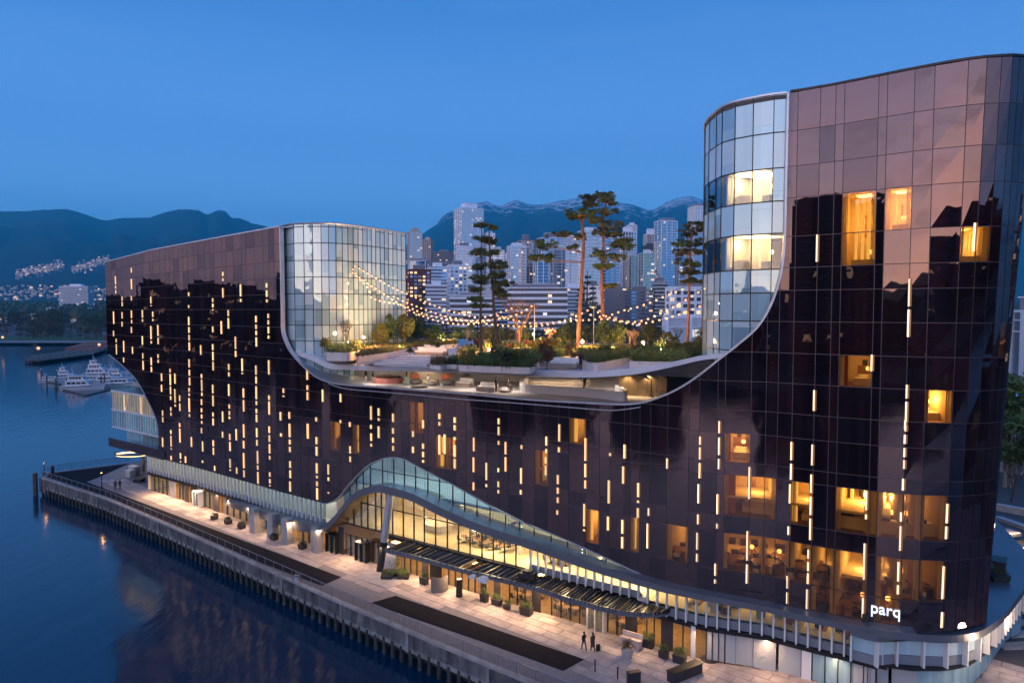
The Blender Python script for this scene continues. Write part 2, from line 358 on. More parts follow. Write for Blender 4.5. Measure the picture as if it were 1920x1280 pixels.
def ev(c, s):
    if s <= c[0][0]: return c[0][1]
    for (a, za), (b, zb) in zip(c, c[1:]):
        if s <= b: return za + (zb - za) * (s - a) / (b - a)
    return c[-1][1]
def smooth(c, n=4):
    o = []
    for i in range(len(c) - 1):
        p0, p1, p2, p3 = c[max(i - 1, 0)], c[i], c[i + 1], c[min(i + 2, len(c) - 1)]
        for j in range(n):
            t = j / n; o.append(tuple(.5 * (2 * p1[k] + (p2[k] - p0[k]) * t + (2 * p0[k] - 5 * p1[k] + 4 * p2[k] - p3[k]) * t * t + (3 * p1[k] - p0[k] - 3 * p2[k] + p3[k]) * t ** 3) for k in range(len(p1))))
    o.append(c[-1]); return o
RIMPX = [(524.5, 426), (524.6, 500), (525, 590), (528, 620), (534, 640), (545, 661), (570, 689), (596, 709), (625, 719), (654, 723), (700, 726), (780, 732), (860, 738), (989, 750), (1100, 756.5), (1150, 759), (1185, 758.5), (1213, 754), (1252, 740), (1283, 724), (1314, 703), (1349, 675), (1380, 651), (1421, 615), (1447, 573), (1463, 525), (1470, 486), (1473.5, 440), (1474.6, 300), (1475.2, 174.5)]
rim = curve(RIMPX); RIM = rim
S_L, S_R = rim[0][0], rim[-1][0]
ROOF_L = curve([(205, 490), (284, 469.5), (367, 454), (455, 438), (523.5, 425.6)])
TOPC = [(0, ROOF_L[0][1])] + ROOF_L[1:-1] + [(S_L - .02, ROOF_L[-1][1])] + rim + [(S_R + .03, 49), (SMAX, 49)]
BOTPX = [(283, 855), (366, 876), (455, 901), (553, 931), (600, 942.5), (613, 943), (624, 939), (637, 929), (652, 910), (664, 897), (676, 884), (690, 872), (704, 864), (720, 858.5), (735, 856.5), (748, 857.5), (763, 862), (797, 881), (851, 908), (914, 944), (988, 981), (1025, 995), (1060, 1010), (1125, 1039), (1212, 1080), (1247, 1097)]
bot = curve(BOTPX)
S_END = bot[0][0]
# left end of the skin is cut by a leaf-shaped edge
LCUT = curve([(205, 664), (214, 671), (226, 681), (240, 694), (252, 706), (263, 722), (275, 745), (285, 765), (293, 784), (297, 806)])
LCUTB = curve([(297, 806), (296, 818), (292, 838), (286, 853)], mono=False)
def zbot(s):
    if s < LCUT[-1][0]: return ev(LCUT, s)
    return max(6.0, ev(bot, s)) if s < bot[-1][0] else 6.0
def ztop(s): return ev(TOPC, s)

ROWS_R = [6, 8.4, 11.7, 13.2, 16.8, 17.9, 20.4, 22.4, 24.9, 27.4, 30, 32.6, 34.5, 37.1, 40.3, 42.9, 45.8, 49]
ROWS_L = [6, 8.4, 11.7, 13.2, 16.8, 17.9, 20.4, 22.3, 24.4, 26.4, 28.6, 31.0, 33.1, 35.3, 37.6, 40.0, 42.6]
colpx = [754, 768, 794, 804, 816.5, 834.5, 854, 874, 889.5, 912, 937, 954, 978, 1002, 1027, 1047, 1066.6, 1098, 1124, 1144, 1170, 1181.5, 1199, 1219, 1250.6, 1291, 1310, 1344, 1358, 1406, 1434, 1456, 1483, 1524, 1552, 1568, 1630, 1646, 1695, 1730, 1780, 1806, 1828]
colR = [sz(x, 895)[0] for x in colpx]
cols = [0.0]
while cols[-1] < colR[0] - 1.2: cols.append(cols[-1] + random.choice([1.2, 1.9, 2.6, 1.5, 2.2]))
cols = [c for c in cols if c < colR[0] - .8] + colR
while cols[-1] < SMAX - 2: cols.append(cols[-1] + (.9 if cols[-1] < SS[-4] else 1.7))

hotel = thing('hotel_building', 'long dark brown mirror glass hotel with a sagging roof terrace between two towers', 'hotel', (10, 75, 0))
HI = hotel.location.copy()
def HB(mb, name, **k):
    """link an MB written in world coordinates as a part of the hotel"""
    mb.v = [(a - HI.x, b - HI.y, c - HI.z) for a, b, c in mb.v]
    return mb.build(name, k.pop('parent', hotel), **k)

# lit rooms: picture rectangles -> whole cells
ROOMPX = [(1582, 401, 1639, 496, 'hot', 1), (1671, 394, 1707, 430, 'hot', 1), (1805, 400, 1845, 487, 'warm', 1), (1737, 724, 1787, 784, 'hot', 0),
          (1566, 916, 1625, 993, 'hot', 2), (1646, 924, 1691, 998, 'hot', 2), (1728, 929, 1776, 1006, 'warm', 2), (1564, 1030, 1620, 1150, 'warm', 3), (1638, 1041, 1686, 1150, 'warm', 3), (1723, 1050, 1768, 1150, 'warm', 3),
          (1378, 817, 1407, 868, 'warm', 0), (1372, 897, 1450, 973, 'warm', 0), (1484, 911, 1512, 983, 'warm', 0), (1375, 1010, 1432, 1080, 'dim', 3), (1476, 1018, 1515, 1090, 'dim', 3),
          (622, 802, 639, 849, 'warm', 0), (660, 807, 675, 846, 'dim', 0), (787, 767, 794, 804, 'dim', 0), (810, 831, 829, 879, 'dim', 0), (843, 834, 853, 877, 'warm', 0), (1071, 795, 1088, 830, 'dim', 0), (1016, 860, 1035, 890, 'dim', 0),
          (1103, 965, 1113, 1002, 'warm', 0), (1184, 998, 1192, 1026, 'dim', 0), (1250, 985, 1275, 1050, 'dim', 3), (1577, 690, 1623, 717, 'dim', 0), (1872, 604, 1885, 661, 'dim', 0), (1518, 1020, 1562, 1145, 'dim', 3), (1434, 1012, 1474, 1080, 'dim', 3), (1627, 924, 1645, 993, 'dim', 2), (1693, 926, 1727, 1000, 'dim', 2), (1692, 1045, 1722, 1148, 'dim', 3)]
ROOM_SZ = []
for x0, y0, x1, y1, br, kind in ROOMPX:
    s0, z1 = sz(x0, y0); s1, z0 = sz(x1, y1); ROOM_SZ.append([s0, s1, z0, z1, br, kind, []])
def room_of(c, d):
    cs, cz = (c[0] + c[1]) / 2, (d[0] + d[1]) / 2
    for i, r in enumerate(ROOM_SZ):
        os_ = min(c[1], r[1]) - max(c[0], r[0]); oz = min(d[1], r[3]) - max(d[0], r[2])
        if os_ > .55 * min(c[1] - c[0], r[1] - r[0]) and oz > .4 * min(d[1] - d[0], r[3] - r[2]): return i
    return -1


def panel(s0, s1, za0, za1, off, th, m, mb, n=1, tilt=0):
    """a pane between s0 and s1, clipped by the skin's outline"""
    ss = [s0 + (s1 - s0) * i / n for i in range(n + 1)]
    made = False
    seg = [(s, max(za0, zbot(s) + .02), min(za1, ztop(s) - .02)) for s in ss]
    for (a, l0, h0), (b, l1, h1) in zip(seg, seg[1:]):
        if h0 <= l0 and h1 <= l1: continue
        if h0 < l0: h0 = l0 = min(max((h0 + l0) / 2, za0), za1)
        if h1 < l1: h1 = l1 = min(max((h1 + l1) / 2, za0), za1)
        p = [S(a, l0, off), S(b, l1, off), S(b, l1, off - th), S(a, l0, off - th), S(a, h0, off + tilt), S(b, h1, off + tilt), S(b, h1, off - th), S(a, h0, off - th)]
        mb.hexa(p, m); made = True
    return made

S_LEFTROWS = sz(600, 760)[0]
cells = []
for i in range(len(cols) - 1):
    s0, s1 = cols[i], cols[i + 1]
    rows = ROWS_L if (s0 + s1) / 2 < S_LEFTROWS else ROWS_R
    for j in range(len(rows) - 1): cells.append((s0, s1, rows[j], rows[j + 1]))
def px_area(c):
    x0, y0 = proj(S(c[0], c[2])); x1, y1 = proj(S(c[1], c[3])); return abs(x1 - x0) * abs(y1 - y0)
opq = []; used_rooms = {}
backing = MB(); roomframe = MB()
for c in cells:
    s0, s1, z0, z1 = c
    sm = (s0 + s1) / 2
    if min(z1, max(ztop(s0), ztop(s1))) - max(z0, min(zbot(s0), zbot(s1))) < .05: continue
    if z0 > 44 and sm < S_R: continue
    r = room_of((s0, s1), (z0, z1)) if s1 < SS[-3] else -1
    full = ztop(s0) >= z1 - .1 and ztop(s1) >= z1 - .1 and zbot(s0) <= z0 + .1 and zbot(s1) <= z0 + .1
    if r >= 0 and full:
        ROOM_SZ[r][6].append(c)
        mb = MB(); panel(s0 + .03, s1 - .03, z0 + .03, z1 - .03, 0, .03, 'roomglass', mb)
        HB(mb, 'glass_pane')
        for q in ((s0 - .03, s0 + .03, z0, z1), (s1 - .03, s1 + .03, z0, z1), (s0, s1, z0 - .03, z0 + .03), (s0, s1, z1 - .03, z1 + .03)):
            a = [S(q[0], q[2], -.04), S(q[1], q[2], -.04), S(q[1], q[2], -.14), S(q[0], q[2], -.14), S(q[0], q[3], -.04), S(q[1], q[3], -.04), S(q[1], q[3], -.14), S(q[0], q[3], -.14)]
            roomframe.hexa(a, 'mullion')
    else:
        n = 1 if full else 8
        opq.append((px_area(c), c, n))
        panel(s0 - .001, s1 + .001, z0 - .001, z1 + .001, -.045, .05, 'mullion', backing, n if not full else 1)
opq.sort(key=lambda t: -t[0])
rest = MB()
NP = 300 - sum(len(r[6]) for r in ROOM_SZ)
for k, (ar, c, n) in enumerate(opq):
    mb = MB() if k < NP else rest
    m = M['dark'][random.choices([0, 1, 2, 3], [5, 2, 3, 1.3])[0]]
    panel(c[0] + .03, c[1] - .03, c[2] + .03, c[3] - .03, U(-.002, .002), .03, m, mb, n, tilt=U(-.0022, .0022))
    if k < NP and mb.v: HB(mb, 'glass_pane')
HB(rest, 'far_glazing', kind='stuff')
HB(backing, 'mullion_backing', kind='stuff'); HB(roomframe, 'mullion_frame', kind='stuff')
print('cells', len(cells), 'opaque', len(opq), 'rooms', [len(r[6]) for r in ROOM_SZ])

# ---- lit rooms behind clear panes
def srm(s0, s1, z0, z1, o0, o1, m, mb):
    """block between offsets o0 (outer) and o1 (inner)"""
    mb.hexa([S(s0, z0, o0), S(s1, z0, o0), S(s1, z0, o1), S(s0, z0, o1), S(s0, z1, o0), S(s1, z1, o0), S(s1, z1, o1), S(s0, z1, o1)], m)
for s0_, s1_, z0_, z1_, br, kind, cs in ROOM_SZ:
    if not cs: continue
    s0 = min(c[0] for c in cs); s1 = max(c[1] for c in cs); z0 = min(c[2] for c in cs); z1 = max(c[3] for c in cs)
    mb = MB(); D = {0: 4.5, 1: 4.0, 2: 7.5, 3: 8.0}[kind]; t = .12
    wall = 'roomwall' if br != 'dim' else 'roomwallp'
    srm(s0 - t, s1 + t, z0 - t, z0, -.15, -D, 'roomfloor', mb)
    srm(s0 - t, s1 + t, z1, z1 + t, -.15, -D, 'roomwall', mb)
    srm(s0 - t, s1 + t, z0 - t, z1 + t, -D, -D - t, wall, mb)
    srm(s0 - t, s0, z0, z1, -.15, -D, wall, mb); srm(s1, s1 + t, z0, z1, -.15, -D, wall, mb)
    w_ = s1 - s0
    HB(mb, 'room')
    mc = MB(); e = {'hot': 'ceilhot', 'warm': 'ceil', 'dim': 'ceildim'}[br]
    srm(s0 + w_ * .3, s1 - w_ * .25, z1 - .06, z1 - .02, -D * .45, -D * .75, e, mc)
    HB(mc, 'ceiling_light')
    pl_ = S((s0 * .35 + s1 * .65), z0 + (z1 - z0) * .62, -D * .55); lamp('room_light', pl_, {'hot': 170, 'warm': 90, 'dim': 26}[br] * (1.6 if kind >= 2 else 1), (1, .68, .32), .22)
    mf = MB()
    for e_ in (s0 + .04, s1 - .34):
        for q_ in range(4): srm(e_ + q_ * .08, e_ + q_ * .08 + .05, z0 + .05, z1 - .05, -.35 - (q_ % 2) * .06, -.42 - (q_ % 2) * .06, 'white' if br == 'dim' else 'furnl', mf)
    c_ = S(s0 + w_ * .72, z0 + 1.25, -min(D - .6, 3.2)); mf.ball(tuple(c_), .20, 'lampw', 8, 5); mf.tube([(c_.x, c_.y, z0), tuple(c_)], .03, 'furnd', 4)
    srm(s0 + w_ * .45, s0 + w_ * .62, z0 + (z1 - z0) * .45, z0 + (z1 - z0) * .75, -D + .08, -D + .02, random.choice(['furnd', 'roomred', 'furnw']), mf)
    if kind == 0:
        srm(s0 + .02, s0 + w_ * .22, z0, z1 - .1, -.9, -1.05, 'roomred' if R() < .5 else 'curtain', mf)
        srm(s0 + w_ * .35, s0 + w_ * .98, z0, z0 + .55, -1.6, -3.6, 'furnl', mf)
        srm(s0 + w_ * .40, s0 + w_ * .9, z0 + .55, z0 + .75, -3.0, -3.5, 'white', mf)
        srm(s0 + w_ * .3, s1 - .05, z0 + .5, z0 + 1.4, -D + .1, -D + .02, 'furnw', mf)
    elif kind == 1:
        for q in (.3, .5, .68, .85): srm(s0 + w_ * q, s0 + w_ * (q + .09), z0 + .5, z1 - .4, -1.4, -1.5, 'curtain', mf)
        srm(s0 + w_ * .25, s1 - .1, z0 + .1, z0 + .5, -1.0, -2.2, 'furnl', mf)
    elif kind == 2:
        for q in range(14):
            a = s0 + w_ * U(.05, .85); h = U(.3, 1.0); o = -U(4, 7)
            srm(a, a + w_ * U(.06, .2), z0 + U(1.2, 2.4), z0 + 2.6, o, o - .1, random.choice(['furnd', 'curtain', 'furnw', 'furnd']), mf)
        srm(s0 + .1, s1 - .1, z0, z0 + 1.0, -1.2, -1.9, 'furnl', mf); srm(s0 + .1, s0 + w_ * .5, z0 + 1.0, z0 + 1.25, -1.3, -1.7, 'furnd', mf)
        for q in range(3): srm(s0 + w_ * (.15 + .3 * q), s0 + w_ * (.25 + .3 * q), z0, z0 + .9, -2.9, -3.3, 'furnd', mf)
    else:
        for q in range(3):
            a = s0 + w_ * (.08 + .32 * q); o = -1.2 - 1.8 * (q % 2) - U(0, .6)
            c = S(a + .7, z0, o); mf.ball((c.x, c.y, z0 + .72), (.8, .8, .05), 'furnw', 12, 4); mf.tube([(c.x, c.y, z0), (c.x, c.y, z0 + .7)], .08, 'furnd')
            for k in range(3):
                an = k * 2.1 + q; [mf.box((c.x + 1.15 * math.cos(an), c.y + 1.15 * math.sin(an), z0 + hh_), (.55, .55, th_), random.choice(['furnd', 'furnw']), an) for hh_, th_ in ((.3, .35), (.62, .3))]
        for q in range(3): srm(s0 + w_ * (.1 + .3 * q), s0 + w_ * (.28 + .3 * q), z0, z0 + .9, -5.6, -6.4, random.choice(['furnl', 'furnd']), mf)
    HB(mf, 'room_furniture', kind='stuff')

# ---- glowing slots: x, list of (y0, y1)
BARS = [(216.6, 518, 551), (213, 584, 612), (213, 620, 631), (218, 635, 665), (229, 556, 575), (229, 585, 598), (229, 603, 613), (232, 639, 661), (232, 670, 680), (246.5, 502, 512), (246.5, 523, 543), (246.5, 555, 564), (246.5, 582, 607), (246.5, 613, 625), (248.5, 650, 664),
 (267, 581, 604), (267, 630, 647), (268, 662, 694), (283, 556, 575), (283, 611, 645), (283.6, 670, 698), (286.5, 584, 603), (296, 609, 646), (296.5, 664, 681), (354, 548, 556), (354, 572, 578), (354, 594, 658), (354.7, 673, 723), (354.7, 727, 743), (354.7, 746, 782),
 (303, 700, 715), (303, 721, 735), (319, 691, 750), (328, 700, 720), (328, 729, 763), (337, 741, 771), (337, 793, 830), (376.5, 647, 666), (378, 701, 743), (378, 748, 760), (378, 765, 795), (378, 802, 813), (359, 819, 838), (380, 827, 847), (380, 863, 868), (305, 769, 792), (305, 820, 838), (320.5, 763, 780), (320.5, 806, 843), (321, 854, 863), (338.5, 849, 867), (348, 855, 868),
 (418, 510, 528), (418, 540, 559), (399, 559, 583), (399, 612, 624), (399, 645, 695), (399, 721, 762), (399.5, 773, 798), (400, 825, 853), (402.7, 873, 883), (451, 533, 567), (500, 531, 568), (503, 588, 636), (428, 581, 617), (415, 602, 627), (480, 592, 657), (480, 685, 720), (480.5, 724, 760), (481, 766, 792), (481.5, 802, 836), (483, 845, 907), (441.5, 631, 670), (454, 672, 702), (429, 682, 712), (429, 720, 743), (430, 758, 786), (431, 813, 846), (431.5, 860, 883),
 (504, 675, 703), (504.5, 741, 778), (505, 799, 862), (506, 885, 912), (456.5, 728, 772), (457, 795, 821), (457, 826, 841), (457, 849, 895), (417.5, 771, 792), (417.5, 809, 821), (443, 804, 826), (444, 876, 894), (576, 692, 713), (576.5, 722, 751), (577, 794, 823), (531.5, 728, 745), (526, 772, 789), (527, 812, 819), (542.5, 772, 786), (543, 794, 848), (544, 864, 897), (544, 902, 922),
 (593, 782, 791), (593.5, 819, 855), (594, 868, 897), (594.5, 902, 937), (605, 730, 754), (615.6, 870, 902), (616, 922, 926), (638.5, 738, 755), (638.5, 787, 794), (656, 791, 801), (656.5, 836, 867), (695.6, 761, 788), (695.6, 796, 805), (696, 812, 838), (710, 765, 790), (710, 799, 822), (737, 775, 792), (737, 802, 814), (737, 820, 846),
 (774.4, 808, 820), (774.4, 837, 850), (793.3, 787, 804), (793.3, 831, 868), (824, 775, 799), (824, 815, 859), (833.7, 814, 852), (852.6, 782, 808), (852.6, 819, 826), (852.6, 834, 879), (888.4, 820, 847), (888, 857, 886), (888, 904, 920), (912, 867, 901), (912, 907, 914), (935, 784, 817), (935, 826, 835), (934.5, 877, 886), (934.5, 902, 926), (948, 828, 885),
 (978, 834, 843), (977, 877, 908), (976.5, 918, 928), (1048.6, 795, 829), (1048, 838, 849), (1046, 890, 944), (1045, 956, 966), (1024.4, 818, 851), (1023.5, 857, 892), (1097.8, 821, 917), (1095.5, 944, 997), (1171, 833, 861), (1168.5, 874, 908), (1167, 974, 1029), (1144, 849, 856), (1141.6, 900, 952), (1140, 968, 1004), (1196.7, 905, 944), (1196, 952, 972), (1216, 952, 968), (1214, 981, 1029), (1250.6, 859, 880),
 (1312.5, 818, 898), (1309.5, 907, 945), (1308.5, 964, 984), (1307, 998, 1062), (1348.4, 789, 881), (1345, 926, 965), (1344, 981, 992), (1340.6, 1056, 1095), (1405, 875, 937), (1401, 995, 1095), (1483.8, 828, 901), (1481, 907, 945), (1478, 986, 1004), (1475.5, 1079, 1133), (1526.4, 731, 772), (1523, 833, 874), (1521, 889, 1014), (1515.5, 1030, 1096), (1513, 1104, 1143),
 (1624.7, 920, 975), (1621, 1018, 1088), (1618, 1120, 1159), (1705, 523, 645), (1700, 721, 811), (1697, 788, 881), (1693, 897, 921), (1689, 960, 1034), (1684.5, 1053, 1124), (1776, 944, 1012), (1769, 1061, 1124), (1766, 1147, 1178), (1634.5, 665, 698), (1532, 440, 493), (1827.6, 418, 474)]
bars = []
for x, y0, y1 in BARS:
    s, zt = sz(x, y0); s2, zb = sz(x, y1)
    near = x > 1200; w_ = .33 if x < 600 else .26 if x < 860 else .19 if x < 1200 else .11
    rw = w_ * (.55 if x < 1200 else 1.2)
    z = zt
    while z - zb > .25:
        h = min(z - zb, random.choice([.7, 1.0, 1.4, 1.9, 2.3]) * (1.15 if near else 1))
        if z - zb - h < .35: h = z - zb
        bars.append((s, z - h + .1, z, w_, rw, x)); z -= h + U(.12, .3)
bars.sort(key=lambda b: -b[5] / 1920 - (b[2] - b[1]) * .05)
rest = MB()
for k, (s, z0, z1, w_, rw, x) in enumerate(bars):
    mb = MB() if k < 300 else rest
    bm_ = 'whitebar' if x > 1200 else 'bar'
    srm(s - w_ / 2, s + w_ / 2, z0, z1, .05, -.02, bm_, mb)
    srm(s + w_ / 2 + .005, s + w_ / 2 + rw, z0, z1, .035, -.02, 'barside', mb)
    if k < 300: HB(mb, 'light_slot')
if rest.v: HB(rest, 'far_light_slot', kind='stuff')
print('bars', len(bars))

# ---- silver trim along the skin's edges
def strip(c, o0, o1, w0, w1, m, name, n=1, side=0):
    """a ribbon following the (s,z) curve c; cross-section o0..o1 across the skin, w0..w1 perpendicular to the curve within it"""
    mb = MB(); rings = []
    for i, (s, z) in enumerate(c):
        a = c[max(i - 1, 0)]; b = c[min(i + 1, len(c) - 1)]; dx, dz = b[0] - a[0], b[1] - a[1]; l_ = math.hypot(dx, dz) or 1; nx, nz = -dz / l_, dx / l_
        rings.append([S(s + nx * w0, z + nz * w0, o0), S(s + nx * w1, z + nz * w1, o0), S(s + nx * w1, z + nz * w1, o1), S(s + nx * w0, z + nz * w0, o1)])
    k = 0; i_ = mb.mi(m)
    for r in rings: mb.v += [tuple(p) for p in r]
    for j in range(len(rings) - 1):
        for q in range(4): mb.f.append((j * 4 + q, (j + 1) * 4 + q, (j + 1) * 4 + (q + 1) % 4, j * 4 + (q + 1) % 4)); mb.m.append(i_)
    mb.f.append((0, 1, 2, 3)); mb.m.append(i_); e = (len(rings) - 1) * 4; mb.f.append((e + 3, e + 2, e + 1, e)); mb.m.append(i_)
    return HB(mb, name)
srim = smooth(rim, 4)
strip(srim, .10, -.5, .0, .16, 'steel', 'rim_trim')
strip([p for p in smooth(curve([(616, 718), (633, 725), (660, 730), (708, 734), (780, 740), (860, 747.6), (975, 756), (1100, 766), (1146, 769), (1174, 767), (1201, 763)]), 3)], .12, .0, -.03, .05, 'steel', 'edge_light_rail')
strip(smooth(bot[4:], 4), .10, -.7, -.10, .0, 'steel', 'arch_trim')
strip(smooth(LCUT, 3) , .10, -.4, -.16, .0, 'steel', 'leaf_edge_trim')
strip([(s, z) for s, z in TOPC if s < S_L], .12, -.4, 0, .18, 'steel', 'parapet_trim')
strip([(S_R + .1 + i * (SMAX - S_R - .2) / 60, 49) for i in range(61)], .10, -.5, 0, .16, 'mulld', 'parapet_trim')
# ------------------------------------------------------------------ the pale glass lobes
def lobe(topx, z_top, z_bot, colpx, rows, name, lit=None, back=()):
    """vertical glass wall along a plan curve; colpx are picture columns of its mullions on the roof line"""
    pts = [P2(onz(x, y, z_top)) for x, y in topx] + list(back)
    # dense smooth plan
    sm_ = [V(p) for p in smooth([tuple(p) for p in pts], 8)]
    L_ = [0.0]
    for a, b in zip(sm_, sm_[1:]): L_.append(L_[-1] + (b - a).length)
    def at(l):
        l = max(0, min(L_[-1] - 1e-6, l)); i = 0
        while L_[i + 1] < l: i += 1
        return sm_[i].lerp(sm_[i + 1], (l - L_[i]) / (L_[i + 1] - L_[i]))
    return sm_, L_, at
def lobe_build(at, ls, rows, tops, pane_name, lit, outward, m_lit='clear'):
    """ls: mullion positions along the plan; outward: +1/-1 side of the plan normal"""
    fr = MB()
    for i in range(len(ls) - 1):
        a, b = at(ls[i]), at(ls[i + 1]); d = (b - a).normalized(); nn = V((d.y, -d.x)) * outward
        for j in range(len(rows) - 1):
            z0, z1 = rows[j], rows[j + 1]
            L0 = lit(i, j)
            mb = MB(); g = .035
            a2, b2 = a + d * g, b - d * g
            m = M[m_lit] if L0 else random.choices(M['pale'], [4, 3, 4, 1.2])[0]
            def bx_(p, q, o0, o1, za, zb, mm, mbx):
                P = [V((*(p + nn * o0), za)), V((*(q + nn * o0), za)), V((*(q + nn * o1), za)), V((*(p + nn * o1), za))]
                P += [V((v.x, v.y, zb)) for v in P]
                if outward < 0: P = [P[1], P[0], P[3], P[2], P[5], P[4], P[7], P[6]]
                mbx.hexa(P, mm)
            if not L0 and R() < .5:      # pane split by the lower edge of a blind
                zc = z0 + (z1 - z0) * random.choice([.22, .3, .78])
                bx_(a2, b2, .0, -.03, z0 + g, zc, random.choice(M['pale']), mb); bx_(a2, b2, .002, -.03, zc + .01, z1 - g, m, mb)
            else: bx_(a2, b2, 0, -.03, z0 + g, z1 - g, m, mb)
            HB(mb, pane_name)
            if not L0: bx_(a, b, -.04, -.08, z0, z1, 'mulld', fr)
            bx_(a, b, .03, -.12, z0 - .05, z0 + .05, 'mulld', fr)
        # vertical mullion
        q = b
        bx_(q - d * .035, q + d * .035, .05, -.12, rows[0], rows[-1], 'mulld', fr)
    HB(fr, 'mullion_grid')
def inv(at, Lmax, px, z):
    lo, hi = 0, Lmax; best = (1e9, 0)
    for k in range(400):
        l_ = Lmax * k / 399; p = at(l_); e = abs(proj((p.x, p.y, z))[0] - px)
        if e < best[0]: best = (e, l_)
    return best[1]
# right tower lobe (starts at the dark skin, turns away behind)
rt = [(1475, 174.0), (1447, 177), (1413, 183), (1379, 190.5), (1356, 199), (1342, 209.5)]
p_end = P2(onz(1340, 214, 49))
smR, LR, atR = lobe(rt, 49, 21, None, None, '', back=(p_end + V((-.15, 1.6)), p_end + V((.5, 5)), p_end + V((3.0, 12)), p_end + V((8, 22)), p_end + V((14, 32))))
ls = [0.0] + [inv(atR, 12, x, 49) for x in (1452, 1413, 1379, 1355, 1344)]
while ls[-1] < LR[-1] - 3: ls.append(ls[-1] + 2.0)
rowsR = [21.3, 24.9, 27.4, 30, 32.4, 34.4, 37.4, 40.1, 42.85, 45.8, 48.95]
litrows = {6: 1, 8: 1}
lobe_build(atR, ls, rowsR, None, 'pale_glass_pane', lambda i, j: i < 8 and ((j == 5) or (j == 7 and i > 0)), -1)
for (j, br) in ((5, 'ceil'), (7, 'ceilhot')):
    z0, z1 = rowsR[j], rowsR[j + 1]; a = atR(.5); b = atR(ls[5]); mb = MB()
    poly = [atR(l_) for l_ in [ls[8] * k / 16 for k in range(17)]]
    inner = [p + V((.4, 1.0)).normalized() * 5 for p in (poly[-1], poly[0])]
    ring = [p + (V((25.5, 64)) - p).normalized() * .2 for p in poly]
    if sum((q.x - p.x) * (q.y + p.y) for p, q in zip(ring, ring[1:] + ring[:1])) > 0: ring.reverse()
    mb.prism(ring, z0 - .12, z0 - .06, 'roomfloor'); mb.prism(ring, z1 + .06, z1 + .12, 'roomwallp')
    HB(mb, 'room')
    mb = MB(); ins_ = [p + (V((25.5, 66)) - p).normalized() * 3.6 for p in poly[2:]]
    for a_, b_ in zip(ins_, ins_[1:]): mb.face([(a_.x, a_.y, z0), (b_.x, b_.y, z0), (b_.x, b_.y, z1), (a_.x, a_.y, z1)], 'roomwallp')
    HB(mb, 'room_back_wall'); mb = MB(); c = V((21.8, 61.2)); mb.box((c.x + .6, c.y + 2.4, (z0 + z1) / 2), (7, .15, z1 - z0), 'roomwallp', .5)
    mb.box((c.x + 3.6, c.y - 1.6, (z0 + z1) / 2), (.15, 6, z1 - z0), 'roomwall', 0)
    mb.box((c.x - 1.2, c.y + .5, z0 + .5), (1.0, 1.6, .9), 'furnl'); mb.box((c.x + .8, c.y - 1.4, z0 + .4), (1.6, .8, .7), 'furnl', .5)
    mb.tube([(c.x + .9, c.y - 1.2, z0 + .8), (c.x + .9, c.y - 1.2, z0 + 1.5)], .05, 'furnd'); mb.ball((c.x + .9, c.y - 1.2, z0 + 1.6), .22, 'lampw')
    for q in ((-2.2, .2), (.2, -.4), (1.3, .3)): mb.box((c.x + q[0], c.y + q[1], (z0 + z1) / 2 + .1), (.10, .30, z1 - z0 - .5), 'curtain')
    HB(mb, 'room_furniture', kind='stuff')
    mb = MB(); mb.box((c.x, c.y - .4, z1 - .02), (3.4, 2.6, .05), br, .5); HB(mb, 'ceiling_light')
    lamp('room_light', (20.6, 62.2, z1 - .6), 90, (1, .72, .42), .15)
# left tower lobe
lt = [(524.5, 425), (548, 420.5), (575, 419.2), (605, 419), (640, 421), (672, 424.3), (705, 429), (740, 434.7), (760.5, 438.2)]
pe = P2(onz(761, 438.4, 42.35))
smL, LL, atL = lobe(lt, 42.35, 21, None, None, '', back=(pe + V((-.6, 1.0)), pe + V((-4, 4.4)), pe + V((-12, 12)), pe + V((-24, 22))))
ls2 = [0.0] + [inv(atL, LL[8 * 8], x, 42.35) for x in (551, 569, 586, 602, 616, 629, 641, 652, 662, 671, 680, 688, 696, 704, 712, 720, 728, 736, 744, 752, 760)]
ls2 = sorted(set(ls2))
while ls2[-1] < LL[-1] - 2: ls2.append(ls2[-1] + 1.8)
rowsL = [21.3, 24.8, 26.8, 28.9, 31.0, 33.1, 35.3, 37.5, 39.8, 42.35]
lobe_build(atL, ls2, rowsL, None, 'pale_glass_pane', lambda i, j: False, 1)
# opaque cores so nothing shows through, roofs of both towers
def stripwall(pts, z0, z1, m, mb):
    for a, b in zip(pts, pts[1:]): mb.face([(a.x, a.y, z0), (b.x, b.y, z0), (b.x, b.y, z1), (a.x, a.y, z1)], m)
mb = MB()
topR = [S(S_R + (SMAX - S_R) * i / 60, 48.8, -.3) for i in range(61)]; lobeR = [V((p.x, p.y, 0)) for p in smR]
ring = [(p.x, p.y) for p in reversed(lobeR)] + [(p.x, p.y) for p in topR]
mb.prism(ring, 48.5, 48.85, 'ground'); HB(mb, 'tower_roof')
mb = MB(); topL = [S(S_L * i / 40, 42.3, -.3) for i in range(41)]
ring = [(p.x, p.y) for p in topL] + [(p.x, p.y) for p in smL] + [(topL[0].x + 20, topL[0].y + 16)]
k0 = len(mb.v); topL = [S(S_L * i / 40, 42.0, -.3) for i in range(41)]; bk2 = [V((p.x, p.y, 42.0)) for p in smL]; q_ = topL[0] + V((20, 16, 0))
for a_, b_ in zip(topL, topL[1:]): mb.face([a_, b_, V((*smL[-1], 42.0)), q_], 'ground')
mb.prism([(p.x, p.y) for p in [topL[-1]] + [V((a.x, a.y, 0)) for a in smL[1:]]], 41.9, 42.0, 'ground'); HB(mb, 'tower_roof')
mb = MB()   # rear walls
stripwall([V((topR[-1].x, topR[-1].y)), V((smR[-1].x, smR[-1].y))], 6, 48.5, 'darkw', mb)
